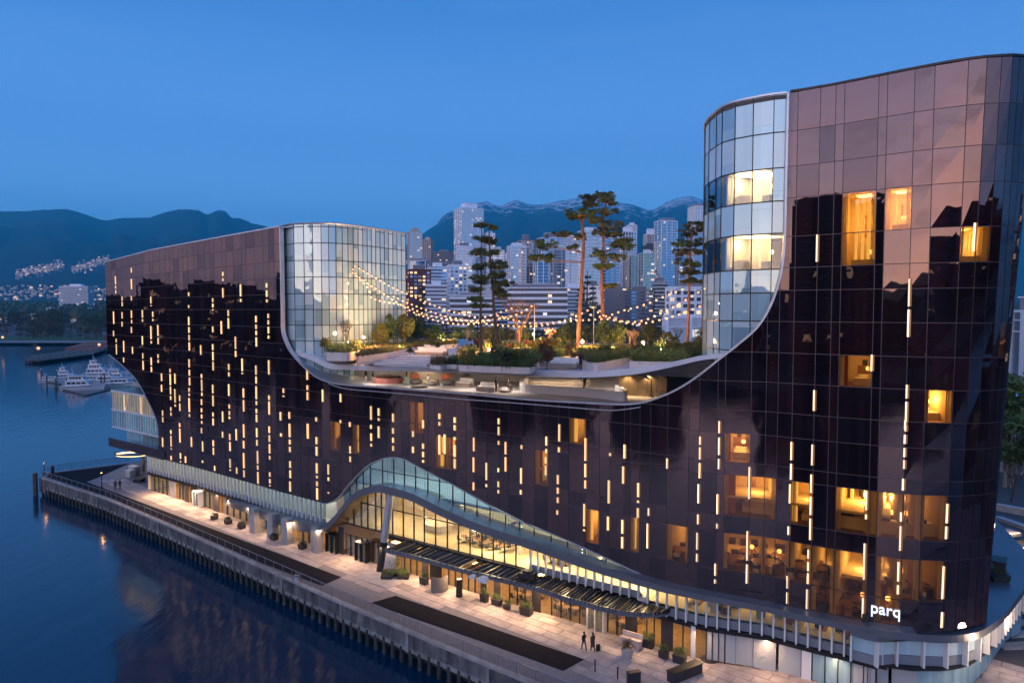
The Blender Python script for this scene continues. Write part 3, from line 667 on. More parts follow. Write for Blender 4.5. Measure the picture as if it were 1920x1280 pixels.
stripwall([V((smL[-1].x, smL[-1].y)), V((topL[0].x + 20, topL[0].y + 16))], 3, topL[0].z, 'darkw', mb); stripwall([V((topL[0].x + 20, topL[0].y + 16)), V((topL[0].x, topL[0].y))], 23.5, topL[0].z, 'darkw', mb)
HB(mb, 'rear_wall')
# lobe roof trim
for sm_, z in ((smR, 49), (smL, 42.4)):
    mb = MB(); mb.tube([(p.x, p.y, z) for p in sm_], .13, 'steel', 5); HB(mb, 'roof_edge_trim')

# ------------------------------------------------------------------ deck levels inside the sag
ZL = 21.3; ZU = 25.0
s_a, s_b = sz(575, 700)[0], sz(1345, 690)[0]
front = [S(s_a + (s_b - s_a) * i / 50, ZL, -.12) for i in range(51)]
mb = MB(); bk = [(38, 82), (20, 110), (-22, 132), (-40, 108)]
mb.prism([(p.x, p.y) for p in front] + bk, ZL - .5, ZL, 'whitec', 'deckfloor'); HB(mb, 'terrace_floor')
# sheet-metal flanks that rise under both ends of the sag
def flank(pxs, name):
    mb = MB()
    outer = [S(*sz(x, y), -.2) for x, y in pxs]
    return outer
mb = MB()
sl = [p for p in smooth(rim, 3) if p[0] < sz(665, 723)[0] and p[1] < 26.5]
for (s0, z0), (s1, z1) in zip(sl, sl[1:]):
    t0 = (s0 - sl[0][0]) / (sl[-1][0] - sl[0][0]); t1 = (s1 - sl[0][0]) / (sl[-1][0] - sl[0][0])
    i0 = S(s0, 0, -1.0 - 6.5 * math.sin(t0 * 3.0)); i1 = S(s1, 0, -1.0 - 6.5 * math.sin(t1 * 3.0)); zz0 = max(z0 * .55 + ZL * .45, ZL + .02); zz1 = max(z1 * .55 + ZL * .45, ZL + .02)
    a, b = S(s0, z0, -.15), S(s1, z1, -.15)
    mb.hexa([V((a.x, a.y, a.z - .15)), V((b.x, b.y, b.z - .15)), V((i1.x, i1.y, zz1 - .15)), V((i0.x, i0.y, zz0 - .15)), a, b, V((i1.x, i1.y, zz1)), V((i0.x, i0.y, zz0))], 'steel')
HB(mb, 'metal_flank')
# front band of the upper slab: picture points of its top edge, on a plane just behind the skin
UPX = [(547, 659), (565, 662), (585, 667), (617, 680.5), (650, 683.5), (695, 685.5), (802, 689), (900, 692.5), (1004, 696), (1060, 697.5), (1110, 697), (1186, 690.6), (1236, 683), (1275, 675), (1314, 667), (1361, 662.5)]
UTH = [5, 7, 9, 10.5, 9.5, 9, 8, 8.5, 9, 9.5, 10.5, 11.4, 10, 9.5, 8.5, 8]
def on_plane(px, py, off):
    """picture point carried to the vertical sheet parallel to the skin at offset off"""
    z = 24.5
    for _ in range(8):
        lo, hi = 0, SS[-3]
        for _ in range(24):
            m_ = (lo + hi) / 2
            if proj(S(m_, z, off))[0] < px: lo = m_
            else: hi = m_
        p = S((lo + hi) / 2, z, off); q = proj(p)[1]; q1 = proj(p + V((0, 0, 1)))[1]; z += (py - q) / (q1 - q)
    return (lo + hi) / 2, z
ue = smooth([on_plane(x, y, -.7) for x, y in UPX], 4); ueb = smooth([on_plane(x, y + h, -.7) for (x, y), h in zip(UPX, UTH)], 4)
mb = MB(); edge_top = []
for k in range(len(ue) - 1):
    (s0, z0), (s1, z1) = ue[k], ue[k + 1]; b0, b1 = ueb[k][1], ueb[k + 1][1]
    mb.hexa([S(s0, b0, -.7), S(s1, b1, -.7), S(s1, b1 + .1, -3.2), S(s0, b0 + .1, -3.2), S(s0, z0, -.7), S(s1, z1, -.7), S(s1, z1 + .02, -1.5), S(s0, z0 + .02, -1.5)], 'whitec', skip=() if k in (0, len(ue) - 2) else (3, 5))
HB(mb, 'upper_slab_edge')
# garden floor: a slab behind the edge band that follows its level
mb = MB()
g0 = [S(s, z - .12, -1.4) for s, z in ue]; g0 = g0[2:-2]
rowsg = [(0, None), (3.5, ZU - .05), (12, ZU + .1), (30, ZU + .2), (52, ZU + .3)]
dirb = V((.50, .866, 0)); gridp = []
for d_, z in rowsg:
    gridp.append([V((p.x + dirb.x * d_ * .45, p.y + dirb.y * d_, (p.z if z is None else z))) for p in g0])
for j in range(len(gridp) - 1):
    for k in range(len(g0) - 1):
        mb.face([gridp[j][k], gridp[j][k + 1], gridp[j + 1][k + 1], gridp[j + 1][k]], 'deckfloor')
        mb.face([p - V((0, 0, .35)) for p in (gridp[j][k], gridp[j + 1][k], gridp[j + 1][k + 1], gridp[j][k + 1])], 'concrete')
for a, b in zip(gridp[-1], gridp[-1][1:]): mb.face([a, b, V((b.x, b.y, 3)), V((a.x, a.y, 3))], 'darkw')
HB(mb, 'garden_deck')
# sloping soffit under the right end of the slab
mb = MB()
for k in range(len(ueb) - 1):
    (s0, b0), (s1, b1) = ueb[k], ueb[k + 1]
    if proj(S(s0, b0, -.7))[0] > 1165:
        mb.face([S(s0, b0 + .0, -3.1), S(s1, b1 + .0, -3.1), S(s1, b1 - 1.0, -5.5), S(s0, b0 - .55, -5.5)], 'concrete')
HB(mb, 'sloping_soffit')
# back wall of the lower terrace, with niches and stairs
def lowp(px, py): return onz(px, py, ZL)
mb = MB()
wl = [(640, 712), (700, 713.5), (760, 715), (768, 711), (850, 713), (985, 716)]
wp = [lowp(x, y) for x, y in wl]
for a, b in zip(wp, wp[1:]):
    d = (b - a).normalized(); nn = V((-d.y, d.x, 0)) * .3
    mb.hexa([a, b, b + nn, a + nn] + [p + V((0, 0, 3.4)) for p in (a, b, b + nn, a + nn)], 'concrete')
HB(mb, 'terrace_wall')
mb = MB(); a = lowp(738, 713.8); b = lowp(764, 714.3); nn = V((0, -.12, 0)); mb.hexa([a + nn, b + nn, b, a] + [p + V((0, 0, 2.6)) for p in (a + nn, b + nn, b, a)], 'black'); HB(mb, 'terrace_doorway')
mb = MB()
wp = [lowp(1160, 738), lowp(1190, 742), lowp(1245, 744), lowp(1262, 738)] ; wp = [lowp(1160, 741), lowp(1250, 744.5), lowp(1330, 720)]
for a, b in zip(wp, wp[1:]):
    d = (b - a).normalized(); nn = V((-d.y, d.x, 0)) * .3
    nseg = 5
    for k in range(nseg):
        p, q = a.lerp(b, (k + .01) / nseg), a.lerp(b, (k + .985) / nseg)
        mb.hexa([p, q, q + nn, p + nn] + [r_ + V((0, 0, 5)) for r_ in (p, q, q + nn, p + nn)], 'soffit')
HB(mb, 'timber_wall')
# broad stairs
for k in range(9):
    mb = MB(); a = lowp(993 - k * 1.5, 725 - k * 2.1); b = lowp(1092, 727 - k * 2.3); d = V((0.25, 1, 0)) * 1.4; z = ZL + .16 * (k + 1)
    mb.hexa([V((q.x, q.y, z - .16)) for q in (a, b, b + d, a + d)] + [V((q.x, q.y, z)) for q in (a, b, b + d, a + d)], 'deckfloor'); HB(mb, 'step')
mb = MB()   # pale ramp beside the stairs
a, b, c, d = lowp(1098, 727), lowp(1160, 735), lowp(1160, 712), lowp(1104, 712)
mb.hexa([a, b, c, d] + [a + V((0, 0, .1)), b + V((0, 0, .5)), c + V((0, 0, 2.3)), d + V((0, 0, 1.9))], 'deckfloor'); HB(mb, 'stair_wall')
# curved white upstand around the right part of the lower terrace
cpx = [(985, 722), (975, 725), (975, 732), (985, 736.5), (1030, 739), (1100, 744), (1140, 749), (1165, 752.5), (1176, 751), (1172, 744), (1160, 737), (1140, 732.5), (1100, 729.5), (1040, 727.5), (1000, 725)]
mb = MB(); cw = [lowp(x, y) for x, y in cpx]
cs = [V((p[0], p[1], 0)) for p in smooth([(p.x, p.y) for p in cw[:11]], 4)]
for i in range(len(cs) - 1):
    a, b = cs[i], cs[i + 1]; d = (b - a); d.normalize() if d.length else None; nn = V((-d.y, d.x, 0)) * .45
    mb.hexa([V((q.x, q.y, ZL)) for q in (a, b, b + nn, a + nn)] + [V((q.x, q.y, ZL + .95)) for q in (a, b, b + nn, a + nn)], 'whitec')
HB(mb, 'curved_upstand')
# warm downlights under the slab
for px, py in ((650, 712), (675, 711), (800, 711), (905, 712), (945, 713), (1176, 740), (1215, 741), (1070, 722), (1020, 722)):
    p = lowp(px, py) + V((-.2, -1.2, 2.45))
    mb = MB(); mb.tube([(p.x, p.y, p.z), (p.x, p.y, p.z + .12)], .09, 'lampw', 8); d_ = HB(mb, 'downlight')
    lamp('downlight_lamp', p - V((0, 0, .05)), 260, (1, .64, .32), .10, 'SPOT', (0, 0, 0), spread=2.3)

for px, py, e in ((700, 722, 110), (790, 728, 110), (880, 733, 110), (960, 736, 100), (1060, 736, 90), (1150, 742, 90), (1230, 742, 90)):  # strip lights added under the slab to brighten the lower terrace
    q = lowp(px, py) + V((-.4, 1.0, 2.3)); mb = MB(); mb.box((q.x, q.y, q.z + .06), (2.2, .18, .06), 'lampw', -.5); HB(mb, 'soffit_fill_strip'); lamp('soffit_fill_lamp', q, e, (1, .80, .66), 2.2, 'AREA', (.25, 0, -.5), sy=.3)
# ------------------------------------------------------------------ podium: ribbon ledge, inset glazing, fins, ground floor
RIBT = [(424, 938), (470, 951), (516, 965), (560, 977), (590, 984), (603, 983.5), (613, 979), (629, 964), (642, 947), (656, 931), (676, 917), (703, 910), (723, 911), (734, 914), (773, 925), (824, 950), (890.6, 979), (996, 1015), (1094, 1051), (1169, 1076), (1247, 1099), (1320, 1115), (1400, 1130), (1475, 1146), (1539, 1159), (1600, 1171), (1671, 1183), (1720, 1188)]
RIBW = [9, 14, 16, 17, 16, 15, 14, 13, 13, 13, 13, 13, 14, 14, 15, 16, 16, 15, 14, 13, 12, 11, 11, 12, 12, 13, 14, 14]
rt_ = smooth(curve(RIBT, 1.2), 4); rb_ = smooth(curve([(x, y + h) for (x, y), h in zip(RIBT, RIBW)], 1.2), 4)
def shell(k):
    s, zt = rt_[k]; zb = ev(rb_, s); return s, zt, min(zb, zt - .2)
mb = MB(); n_ = len(rt_)
s612 = sz(606, 990)[0]; s740 = sz(760, 925)[0]
for k in range(n_ - 1):
    (s0, t0, b0), (s1, t1, b1) = shell(k), shell(k + 1)
    inn = -.4; mb.hexa([S(s0, b0, 1.2), S(s1, b1, 1.2), S(s1, b1 + .1, inn), S(s0, b0 + .1, inn), S(s0, t0, 1.2), S(s1, t1, 1.2), S(s1, t1, inn), S(s0, t0, inn)], 'ledge')
HB(mb, 'ribbon_ledge')
mb = MB()
for k in range(n_ - 1):
    (s0, t0, b0), (s1, t1, b1) = shell(k), shell(k + 1)
    if s0 < s612 - 1 or s0 > sz(1100, 1060)[0]: continue
    mb.hexa([S(s0, b0 - .03, .9), S(s1, b1 - .03, .9), S(s1, b1 - .25, -3.4), S(s0, b0 - .25, -3.4), S(s0, b0 - .004, .9), S(s1, b1 - .004, .9), S(s1, b1 - .1, -3.4), S(s0, b0 - .1, -3.4)], 'soffit')
HB(mb, 'bronze_soffit')
# wide ledge round the right-hand corner, in plan
LED = [(1690, 1199), (1770, 1204), (1828, 1198), (1860, 1182), (1887, 1158), (1905, 1134), (1925, 1108)]
led = [P2(onz(x, y, 5.3)) for x, y in LED]
d_ = (led[-1] - led[-2]).normalized(); led += [led[-1] + d_ * 6, led[-1] + V((12, 22))]
led = [S(sz(1600, 1170)[0], 5.3, 1.2).xy, S(sz(1650, 1180)[0], 5.3, 1.2).xy] + led
led = [V(p) for p in smooth([tuple(p) for p in led], 5)]
inner = [P2(S(min(SMAX, sz(1600, 1170)[0] + (SMAX - sz(1600, 1170)[0]) * (i / (len(led) - 1)) ** 1.0), 5.8, -.3)) for i in range(len(led))]
mb = MB()
for i in range(len(led) - 1):
    mb.hexa([V((*led[i], 5.25)), V((*led[i + 1], 5.25)), V((*inner[i + 1], 5.25)), V((*inner[i], 5.25)), V((*led[i], 5.85)), V((*led[i + 1], 5.85)), V((*inner[i + 1], 5.9)), V((*inner[i], 5.9))], 'ledge', skip=(3, 5))
HB(mb, 'corner_ledge')
# equipment and planting on the corner ledge roof
POD_Z0, POD_Z1 = 3.0, 5.5

# inset teal glazing between skin and ribbon
tx = [640, 652, 664, 677, 690, 713, 734, 754, 775, 798, 820, 845, 867, 890.6, 915, 944, 970.7, 998, 1030, 1061, 1095.7, 1133, 1169, 1205, 1238]
ts = [ev([(sz(x, ev([(a, b) for a, b in BOTPX], x))[0], 0), (1, 1)], -1) or sz(x, ev(BOTPX, x) + 6)[0] for x in tx]
fr = MB()
def gpane(s0, s1, lo, hi, off, th, m, n=5, name='glass_pane', z0=None, z1=None, g=.03):
    mb = MB(); a0, a1 = s0 + g, s1 - g; any_ = False
    for k in range(n):
        p, q = a0 + (a1 - a0) * k / n, a0 + (a1 - a0) * (k + 1) / n
        lp, lq, hp, hq = lo(p), lo(q), hi(p), hi(q)
        if z0 is not None: lp, lq = max(lp, z0), max(lq, z0)
        if z1 is not None: hp, hq = min(hp, z1), min(hq, z1)
        if hp - lp < .02 and hq - lq < .02: continue
        hp = max(hp, lp); hq = max(hq, lq)
        mb.hexa([S(p, lp, off), S(q, lq, off), S(q, lq, off - th), S(p, lp, off - th), S(p, hp, off), S(q, hq, off), S(q, hq, off - th), S(p, hp, off - th)], m); any_ = True
    if any_: HB(mb, name)
def post(s, z0, z1, o0, o1, w_, m, mbx):
    mbx.hexa([S(s - w_ / 2, z0, o0), S(s + w_ / 2, z0, o0), S(s + w_ / 2, z0, o1), S(s - w_ / 2, z0, o1), S(s - w_ / 2, z1, o0), S(s + w_ / 2, z1, o0), S(s + w_ / 2, z1, o1), S(s - w_ / 2, z1, o1)], m)
rlo = lambda s: ev(rt_, s) - .1
rbo = lambda s: ev(rb_, s)
dz = lambda s: zbot(s) if s < sz(1247, 1097)[0] else 6.0
for a, b in zip(ts, ts[1:]):
    zc = 11.6
    gpane(a, b, rlo, dz, -.35, .04, 'teal', z1=zc - .03); gpane(a, b, rlo, dz, -.35, .04, 'teal', z0=zc + .03)
    if dz(b) > rlo(b): post(b, rlo(b), dz(b) + .1, -.30, -.45, .08, 'frame', fr)
    hi_ = min(dz(a), dz(b))
    if hi_ > zc > max(rlo(a), rlo(b)): post((a + b) / 2, zc - .04, zc + .04, -.30, -.42, b - a, 'frame', fr)
HB(fr, 'strip_window_frame', kind='stuff')
# hall curtain wall
ZH = 4.0
M['hallwall'] = mat('golden_hall_wall', (.72, .60, .38), .6, var=.12, vscale=.4)
hx = [640, 652, 664, 678, 690, 705, 716, 725, 736.6, 756.6, 776.6, 796, 817, 839, 860, 881.6, 904, 925, 946, 967.6, 994]
hs = [sz(x, 1010, -.6)[0] for x in hx]
fr = MB()
for a, b in zip(hs, hs[1:]):
    gpane(a, b, lambda s: ZH, lambda s: rbo(s) + .2, -.6, .04, 'clear', z1=6.95); gpane(a, b, lambda s: ZH, lambda s: rbo(s) + .2, -.6, .04, 'clear', z0=7.05)
    post(b, ZH, rbo(b) + .2, -.5, -.68, .09, 'frame', fr)
    if rbo((a + b) / 2) > 7: post((a + b) / 2, 6.95, 7.05, -.53, -.66, b - a, 'frame', fr)
    post((a + b) / 2, ZH - .1, ZH, -.5, -.7, b - a, 'frame', fr)
HB(fr, 'hall_window_frame', kind='stuff')
# white fins with panes behind, both wings
def fins(sa, sb, step, z0f, z1f, off, panes, nm='white_fin', w_=.14, dep=.34):
    k = 0; s = sa
    while s < sb:
        mb = MB(); post(s, z0f(s), z1f(s), off + dep, off, w_, 'fin', mb); HB(mb, nm)
        e = min(s + step, sb)
        mp_ = panes(k)
        gpane(s, e, lambda q: z0f(q) + .75, z1f, off - .05, .04, mp_, n=1, g=.05)
        gpane(s, e, z0f, lambda q: z0f(q) + .72, off - .03, .04, 'pale_spandrel', n=1, g=.04)
        s += step; k += 1
M['pale_spandrel'] = mat('grey_spandrel', (.20, .23, .27), .5); 
M['litpane'] = glassmat('fin_glass', (.84, .88, .82), (.8, .95, 1), .10, warp=.01)
sL0, sL1 = sz(277, 870)[0], sz(607, 960)[0]
fins(sL0, sL1, .98, lambda s: 3.15, lambda s: 5.95, -.30, lambda k: 'litpane')
sR0, sR1 = sz(994, 1050, 0)[0], sz(1665, 1195)[0]
fins(sR0, sR1, .92, lambda s: 3.1 if s > sz(1200, 1100)[0] else ZH, lambda s: min(rbo(s) + .1, 5.5) if s > sz(1200, 1100)[0] else rbo(s) + .1, -.30, lambda k: 'clear' if k < 40 else 'litpane')
# corner podium: wide panes between white fins on the outer plan line
def wallpan(a, b, z0, z1, th, m, mb):
    d = (b - a).normalized(); nn = V((d.y, -d.x))
    p = [a, b, b - nn * th, a - nn * th]
    mb.hexa([V((*q, z0)) for q in p] + [V((*q, z1)) for q in p], m)
wl_ = [p - V((0, 0)) for p in led]
acc = 0; last = led[0]; cpts = [led[0]]
for p, q in zip(led, led[1:]):
    n__ = max(1, int((q - p).length / .25))
    for k in range(n__):
        m_ = p.lerp(q, (k + 1) / n__); stepw = 1.75 if len(cpts) < 9 else .95
        if (m_ - cpts[-1]).length >= stepw: cpts.append(m_)
ins = []
for i, p in enumerate(cpts):
    a = cpts[max(i - 1, 0)]; b = cpts[min(i + 1, len(cpts) - 1)]; d = (b - a).normalized(); ins.append(p - V((d.y, -d.x)) * .75)
mfr = MB()
for i in range(len(ins) - 1):
    a, b = ins[i], ins[i + 1]; d = (b - a).normalized(); nn = V((d.y, -d.x))
    mb = MB(); wallpan(a + d * .05, b - d * .05, 3.8, 5.25, .04, random.choice(M['pale'][:3]), mb); HB(mb, 'pale_glass_pane')
    mb = MB(); wallpan(a + d * .05, b - d * .05, 3.0, 3.75, .04, 'pale_spandrel', mb); HB(mb, 'spandrel')
    wallpan(a - nn * .05, b - nn * .05, 2.98, 5.25, .05, 'mulld', mfr)
    mb = MB(); q = a; mb.hexa([V((*r_, z)) for z in (3.0, 5.25) for r_ in (q - d * .07 + nn * .42, q + d * .07 + nn * .42, q + d * .07, q - d * .07)], 'fin'); HB(mb, 'white_fin')
    # ground floor below
    g = nn * -.7
    mb = MB(); wallpan(a + g + d * .03, b + g - d * .03, .15, 2.6, .04, M['pale'][3] if i > 2 else 'shutter', mb); HB(mb, 'ground_floor_panel')
    wallpan(a + g - nn * .05, b + g - nn * .05, 0, 3.0, .06, 'mulld', mfr)
HB(mfr, 'podium_mullion')
mb = MB()
for i in range(len(cpts) - 1): 
    a, b = ins[i], ins[i + 1]; c, d = inner[min(len(inner) - 1, int(i * len(inner) / len(cpts)))], inner[min(len(inner) - 1, int((i + 1) * len(inner) / len(cpts)))]
    mb.hexa([V((*a, 2.72)), V((*b, 2.72)), V((*d, 2.72)), V((*c, 2.72)), V((*a, 2.98)), V((*b, 2.98)), V((*d, 2.98)), V((*c, 2.98))], 'frame')
HB(mb, 'dark_band')
# dark band and ground floor under the fins
def band(sa, sb, z0, z1, o0, o1, m, name, n=40):
    mb = MB()
    for k in range(n):
        a, b = sa + (sb - sa) * k / n, sa + (sb - sa) * (k + 1) / n
        mb.hexa([S(a, z0, o0), S(b, z0, o0), S(b, z0, o1), S(a, z0, o1), S(a, z1, o0), S(b, z1, o0), S(b, z1, o1), S(a, z1, o1)], m, skip=() if k in (0, n - 1) else (3, 5))
    return HB(mb, name)
sCOL = sz(700, 1060)[0]
band(sL0 - .3, sL1 + .6, 2.72, 3.1, -.05, -7, 'frame', 'dark_band')
band(sz(716, 1040)[0], sz(1000, 1100)[0], 3.55, 3.98, -.1, -9, 'frame', 'dark_band')
band(sz(1000, 1100)[0], sR1, 2.72, 3.05, -.05, -7, 'frame', 'dark_band')
band(sL0 - .2, sR1, -.02, .02, -.2, -7, 'roomfloor', 'shop_floor')
band(sL0 - .3, sL1 + 4, 0, 6, -6.9, -7.1, 'roomwallp', 'shop_back_wall'); band(sL1 + 4, sR1, 0, 3.5, -6.9, -7.1, 'roomwall', 'shop_back_wall')
band(sL0 - .3, sR1, 5.98, 6.2, -.2, -9, 'concrete', 'podium_ceiling') if 0 else None
band(sL1 + 3, sR1, ZH - .08, ZH - .01, -.62, -10, 'hallwall', 'hall_floor')
band(sL1 + 2, sR1, ZH, 8.6, -9.9, -10.1, 'hallwall', 'hall_back_wall'); band(sL1 + 2, sR1, 8.6, 16, -9.92, -10.1, 'roomwallp', 'hall_upper_wall'); band(sL1 + 2, sR1, 8.6, 8.9, -2.6, -10, 'roomwallp', 'hall_gallery')
band(sL1 + 2, sR1, 14.6, 14.8, -.7, -10, 'roomwallp', 'hall_ceiling')
mb = MB(); a = sL1 + 2; mb.hexa([S(a, 0, -.4), S(a + .2, 0, -.4), S(a + .2, 0, -10), S(a, 0, -10), S(a, 14.6, -.4), S(a + .2, 14.6, -.4), S(a + .2, 14.6, -10), S(a, 14.6, -10)], 'roomwallp'); HB(mb, 'hall_side_wall')
# ceiling strips in shops and fin floors: real light sources behind the glass
def ceil_strip(sa, sb, z, o0, o1, e, n):
    for k in range(n):
        a = sa + (sb - sa) * (k + .12) / n; b = sa + (sb - sa) * (k + .88) / n
        mb = MB(); srm(a, b, z - .04, z, o0, o1, e, mb); HB(mb, 'ceiling_light')
M['ceilgreen'] = mat('cool_yellow_ceiling_light', (1, 1, .7), .5, emit=(1, .93, .74), es=3.2)
M['ceilcool'] = mat('cool_ceiling_light', (.8, 1, 1), .5, emit=(.86, .96, .98), es=2.6)
band(sL0 - .3, sL1, 5.9, 6.0, -.4, -6, 'roomwallp', 'podium_ceiling'); band(sL0 - .3, sL1, 3.12, 3.2, -.4, -6, 'roomwallp', 'podium_floor')
band(sL0 - .3, sL1, 3.1, 5.9, -2.2, -2.3, 'roomwallp', 'podium_inner_wall')
ceil_strip(sL0, sz(470, 900)[0], 5.88, -.6, -2.0, 'ceilgreen', 10); ceil_strip(sz(470, 900)[0], sL1, 5.88, -.6, -2.0, 'ceilcool', 8)
ceil_strip(sL0, sL1, 2.70, -1.2, -4, 'ceil', 9)
ceil_strip(sz(716, 1040)[0], sz(1300, 1200)[0], 3.02 if 0 else 2.70, -1.2, -4.5, 'ceil', 14)
ceil_strip(sz(1255, 1110)[0], sR1, 5.45, -2.8, -3.6, 'ceil', 10)
mb = MB()
for k in range(60):
    s = sz(1255, 1110)[0] + (sR1 - sz(1255, 1110)[0]) * R(); srm(s, s + U(.2, .8), 3.1, 3.1 + U(.7, 2.2), -U(1, 4), -4.4, random.choice(['furnd', 'furnd', 'roomfloor', 'sage', 'furnl', 'roomred']), mb)
HB(mb, 'podium_furniture', kind='stuff')
ceil_strip(sz(660, 1010)[0], sz(1290, 1110)[0], 14.5, -2, -8, 'ceilcool', 8)
band(sz(1230, 1110)[0], sR1, 3.05, 6, -4.9, -5.0, 'roomwallp', 'podium_inner_wall')
# warm wall washers low in the hall so that floor and furniture read through the glass
for x in (690, 760, 830, 900, 970, 1040, 1110, 1180):
    s = sz(x, 1040)[0]; p = S(s, 8.2 if x < 900 else 6.4, -3.5 if x < 900 else -2.4)
    mb = MB(); mb.tube([(p.x, p.y, p.z), (p.x, p.y, p.z + .1)], .35, 'lampw', 10); mb.tube([(p.x, p.y, p.z + .1), (p.x, p.y, 14.5)], .02, 'frame', 4); HB(mb, 'pendant_lamp')
    lamp('pendant_light', p - V((0, 0, .1)), 900, (1, .70, .38), .35)
# ground floor pieces
def gf(x0, x1, m, name='shop_window', z0=.1, z1=2.7, off=-.3):
    a, b = sz(x0, ev([(277, 905), (600, 1020), (773, 1080), (1131, 1189), (1400, 1261), (1700, 1400)], x0))[0], sz(x1, ev([(277, 905), (600, 1020), (773, 1080), (1131, 1189), (1400, 1261), (1700, 1400)], x1))[0]
    mb = MB(); srm(a + .04, b - .04, z0, z1, off, off - .06, m, mb); HB(mb, name); return a, b
fr = MB()
def gseries(x0, x1, n, m, name='shop_window'):
    for k in range(n):
        a, b = gf(x0 + (x1 - x0) * k / n, x0 + (x1 - x0) * (k + 1) / n, m, name)
        srm(b - .04, b + .04, 0, 2.72, -.22, -.38, 'frame', fr)
gseries(279, 317, 5, 'litpane'); gf(317, 328, 'concrete', 'pier_wall', 0, 2.72, -.05); gseries(328, 345, 3, 'clear'); gf(345, 353, 'darkw', 'pier_wall', 0, 2.72, -.05)
gseries(353, 399, 5, 'litpane'); gf(399, 411, 'darkw', 'pier_wall', 0, 2.72, -.05); gseries(411, 470, 5, 'clear'); gseries(488, 504, 2, 'teal'); gseries(520, 526, 1, 'teal'); gseries(553, 587, 3, 'clear'); gseries(605, 634, 3, 'clear'); gf(634, 644, 'darkw', 'pier_wall', 0, 3.5, -.05)
gseries(644, 706, 6, 'clear'); gf(716, 744, 'whitec', 'pier_wall', 0, 3.2, .1); gseries(744, 790, 4, 'clear'); gf(790, 803, 'darkw', 'pier_wall', 0, 3.5, -.05); gf(803, 826, 'frame', 'pier_wall', 0, 3.5, -.25)
gseries(826, 900, 6, 'clear'); gf(900, 912, 'darkw', 'pier_wall', 0, 3.5, -.05); gseries(912, 925, 1, 'clear'); gf(925, 938, 'darkw', 'pier_wall', 0, 3.5, -.05); gseries(938, 996, 4, 'clear'); gf(996, 1014, 'darkw', 'pier_wall', 0, 3, -.05)
gseries(1014, 1172, 9, 'clear'); gf(1172, 1196, 'darkw', 'pier_wall', 0, 3, .1); gseries(1196, 1238, 3, 'clear'); gf(1238, 1262, 'darkw', 'pier_wall', 0, 2.9, -.05); gseries(1262, 1294, 2, 'clear')
gf(1294, 1304, 'fin', 'pier_wall', 0, 2.9, 0); gseries(1304, 1323, 1, 'clear'); gseries(1323, 1358, 3, 'shutter', 'white_door')
# ribbed shutters: slats
for (x0, x1) in ((1360, 1378), (1412, 1455), (1460, 1500)):
    a, b = sz(x0, 1265)[0], sz(x1, 1265)[0]
    for k in range(22):
        mb = MB(); z = .15 + k * .115; mb.hexa([S(a, z, -.18), S(b, z, -.18), S(b, z + .02, -.30), S(a, z + .02, -.30), S(a, z + .06, -.22), S(b, z + .06, -.22), S(b, z + .10, -.30), S(a, z + .10, -.30)], 'shutter'); HB(mb, 'shutter_slat')
gf(1378, 1412, 'shutter', 'white_door'); gf(1500, 1520, 'fin', 'pier_wall', 0, 2.9, -.1)
gseries(1520, 1640, 5, M['pale'][3], 'shop_window')
HB(fr, 'shopfront_frame', kind='stuff')
# door portals
for x0, x1, m in ((366, 377, 'fin'), (616, 634, 'frame'), (671, 690, 'frame'), (1105, 1134, 'fin')):
    y = ev([(277, 905), (600, 1020), (773, 1080), (1131, 1189)], x0); a, b = sz(x0, y)[0], sz(x1, y)[0]
    mb = MB()
    for u in (a, b, (a + b) / 2): post(u, 0, 2.3, .5, -.35, .1, m, mb)
    srm(a, b, 2.25, 2.4, .52, -.35, m, mb); p = HB(mb, 'door_frame')
    mb = MB(); srm(a + .06, (a + b) / 2 - .06, .1, 2.22, .3, .26, 'litpane', mb); srm((a + b) / 2 + .06, b - .06, .1, 2.22, .3, .26, 'litpane', mb); HB(mb, 'door_leaf')
# concrete columns under the canopy, and the leaning steel column
for x, y in ((478, 997), (512, 1008), (539, 1018), (595, 1034)):
    p = onz(x, y, 0); mb = MB(); mb.box((p.x, p.y, 1.7), (1.25, 1.0, 3.4), 'concrete', -.62); HB(mb, 'concrete_column')
pb = onz(712, 1070, 0); pt = S(*sz(729, 932, .6), .3); mb = MB(); mb.tube([pb, pb.lerp(pt, .4)], [.42, .46], 'mulld', 14); HB(mb, 'leaning_column_base')
mb = MB(); mb.tube([pb.lerp(pt, .4), pt + V((0, 0, .3))], [.46, .46], 'steel', 14); HB(mb, 'leaning_column')
# white letters on the glass
fc = bpy.data.curves.new('letters', 'FONT'); fc.body = 'parq'; fc.size = 2.35; fc.extrude = .05; fc.bevel_depth = .012; fc.space_character = 1.0
fo = bpy.data.objects.new('sign_letters', fc); C.objects.link(fo)
sA, zA = sz(1632, 1146); sB, _ = sz(1685, 1150); a, b = S(sA, zA, .12), S(sB, zA, .12); d = (b - a); ang = math.atan2(d.y, d.x)
bpy.context.view_layer.update(); dg = bpy.context.evaluated_depsgraph_get(); me = bpy.data.meshes.new_from_object(fo.evaluated_get(dg)); bpy.data.objects.remove(fo)
xs = [v.co.x for v in me.vertices]; sc_ = d.length / (max(xs) - min(xs)); me.materials.clear(); me.materials.append(mat('lit_white_letters', (.9, .92, 1), .5, emit=(.80, .90, 1), es=.85))
so_ = bpy.data.objects.new('sign_letters', me); C.objects.link(so_); so_.parent = hotel; so_.location = a - HI; so_.rotation_euler = (math.pi / 2, 0, ang); so_.scale = (sc_, sc_ * 1.1, 1); so_['label'] = 'white lit letters reading parq on the dark glass'
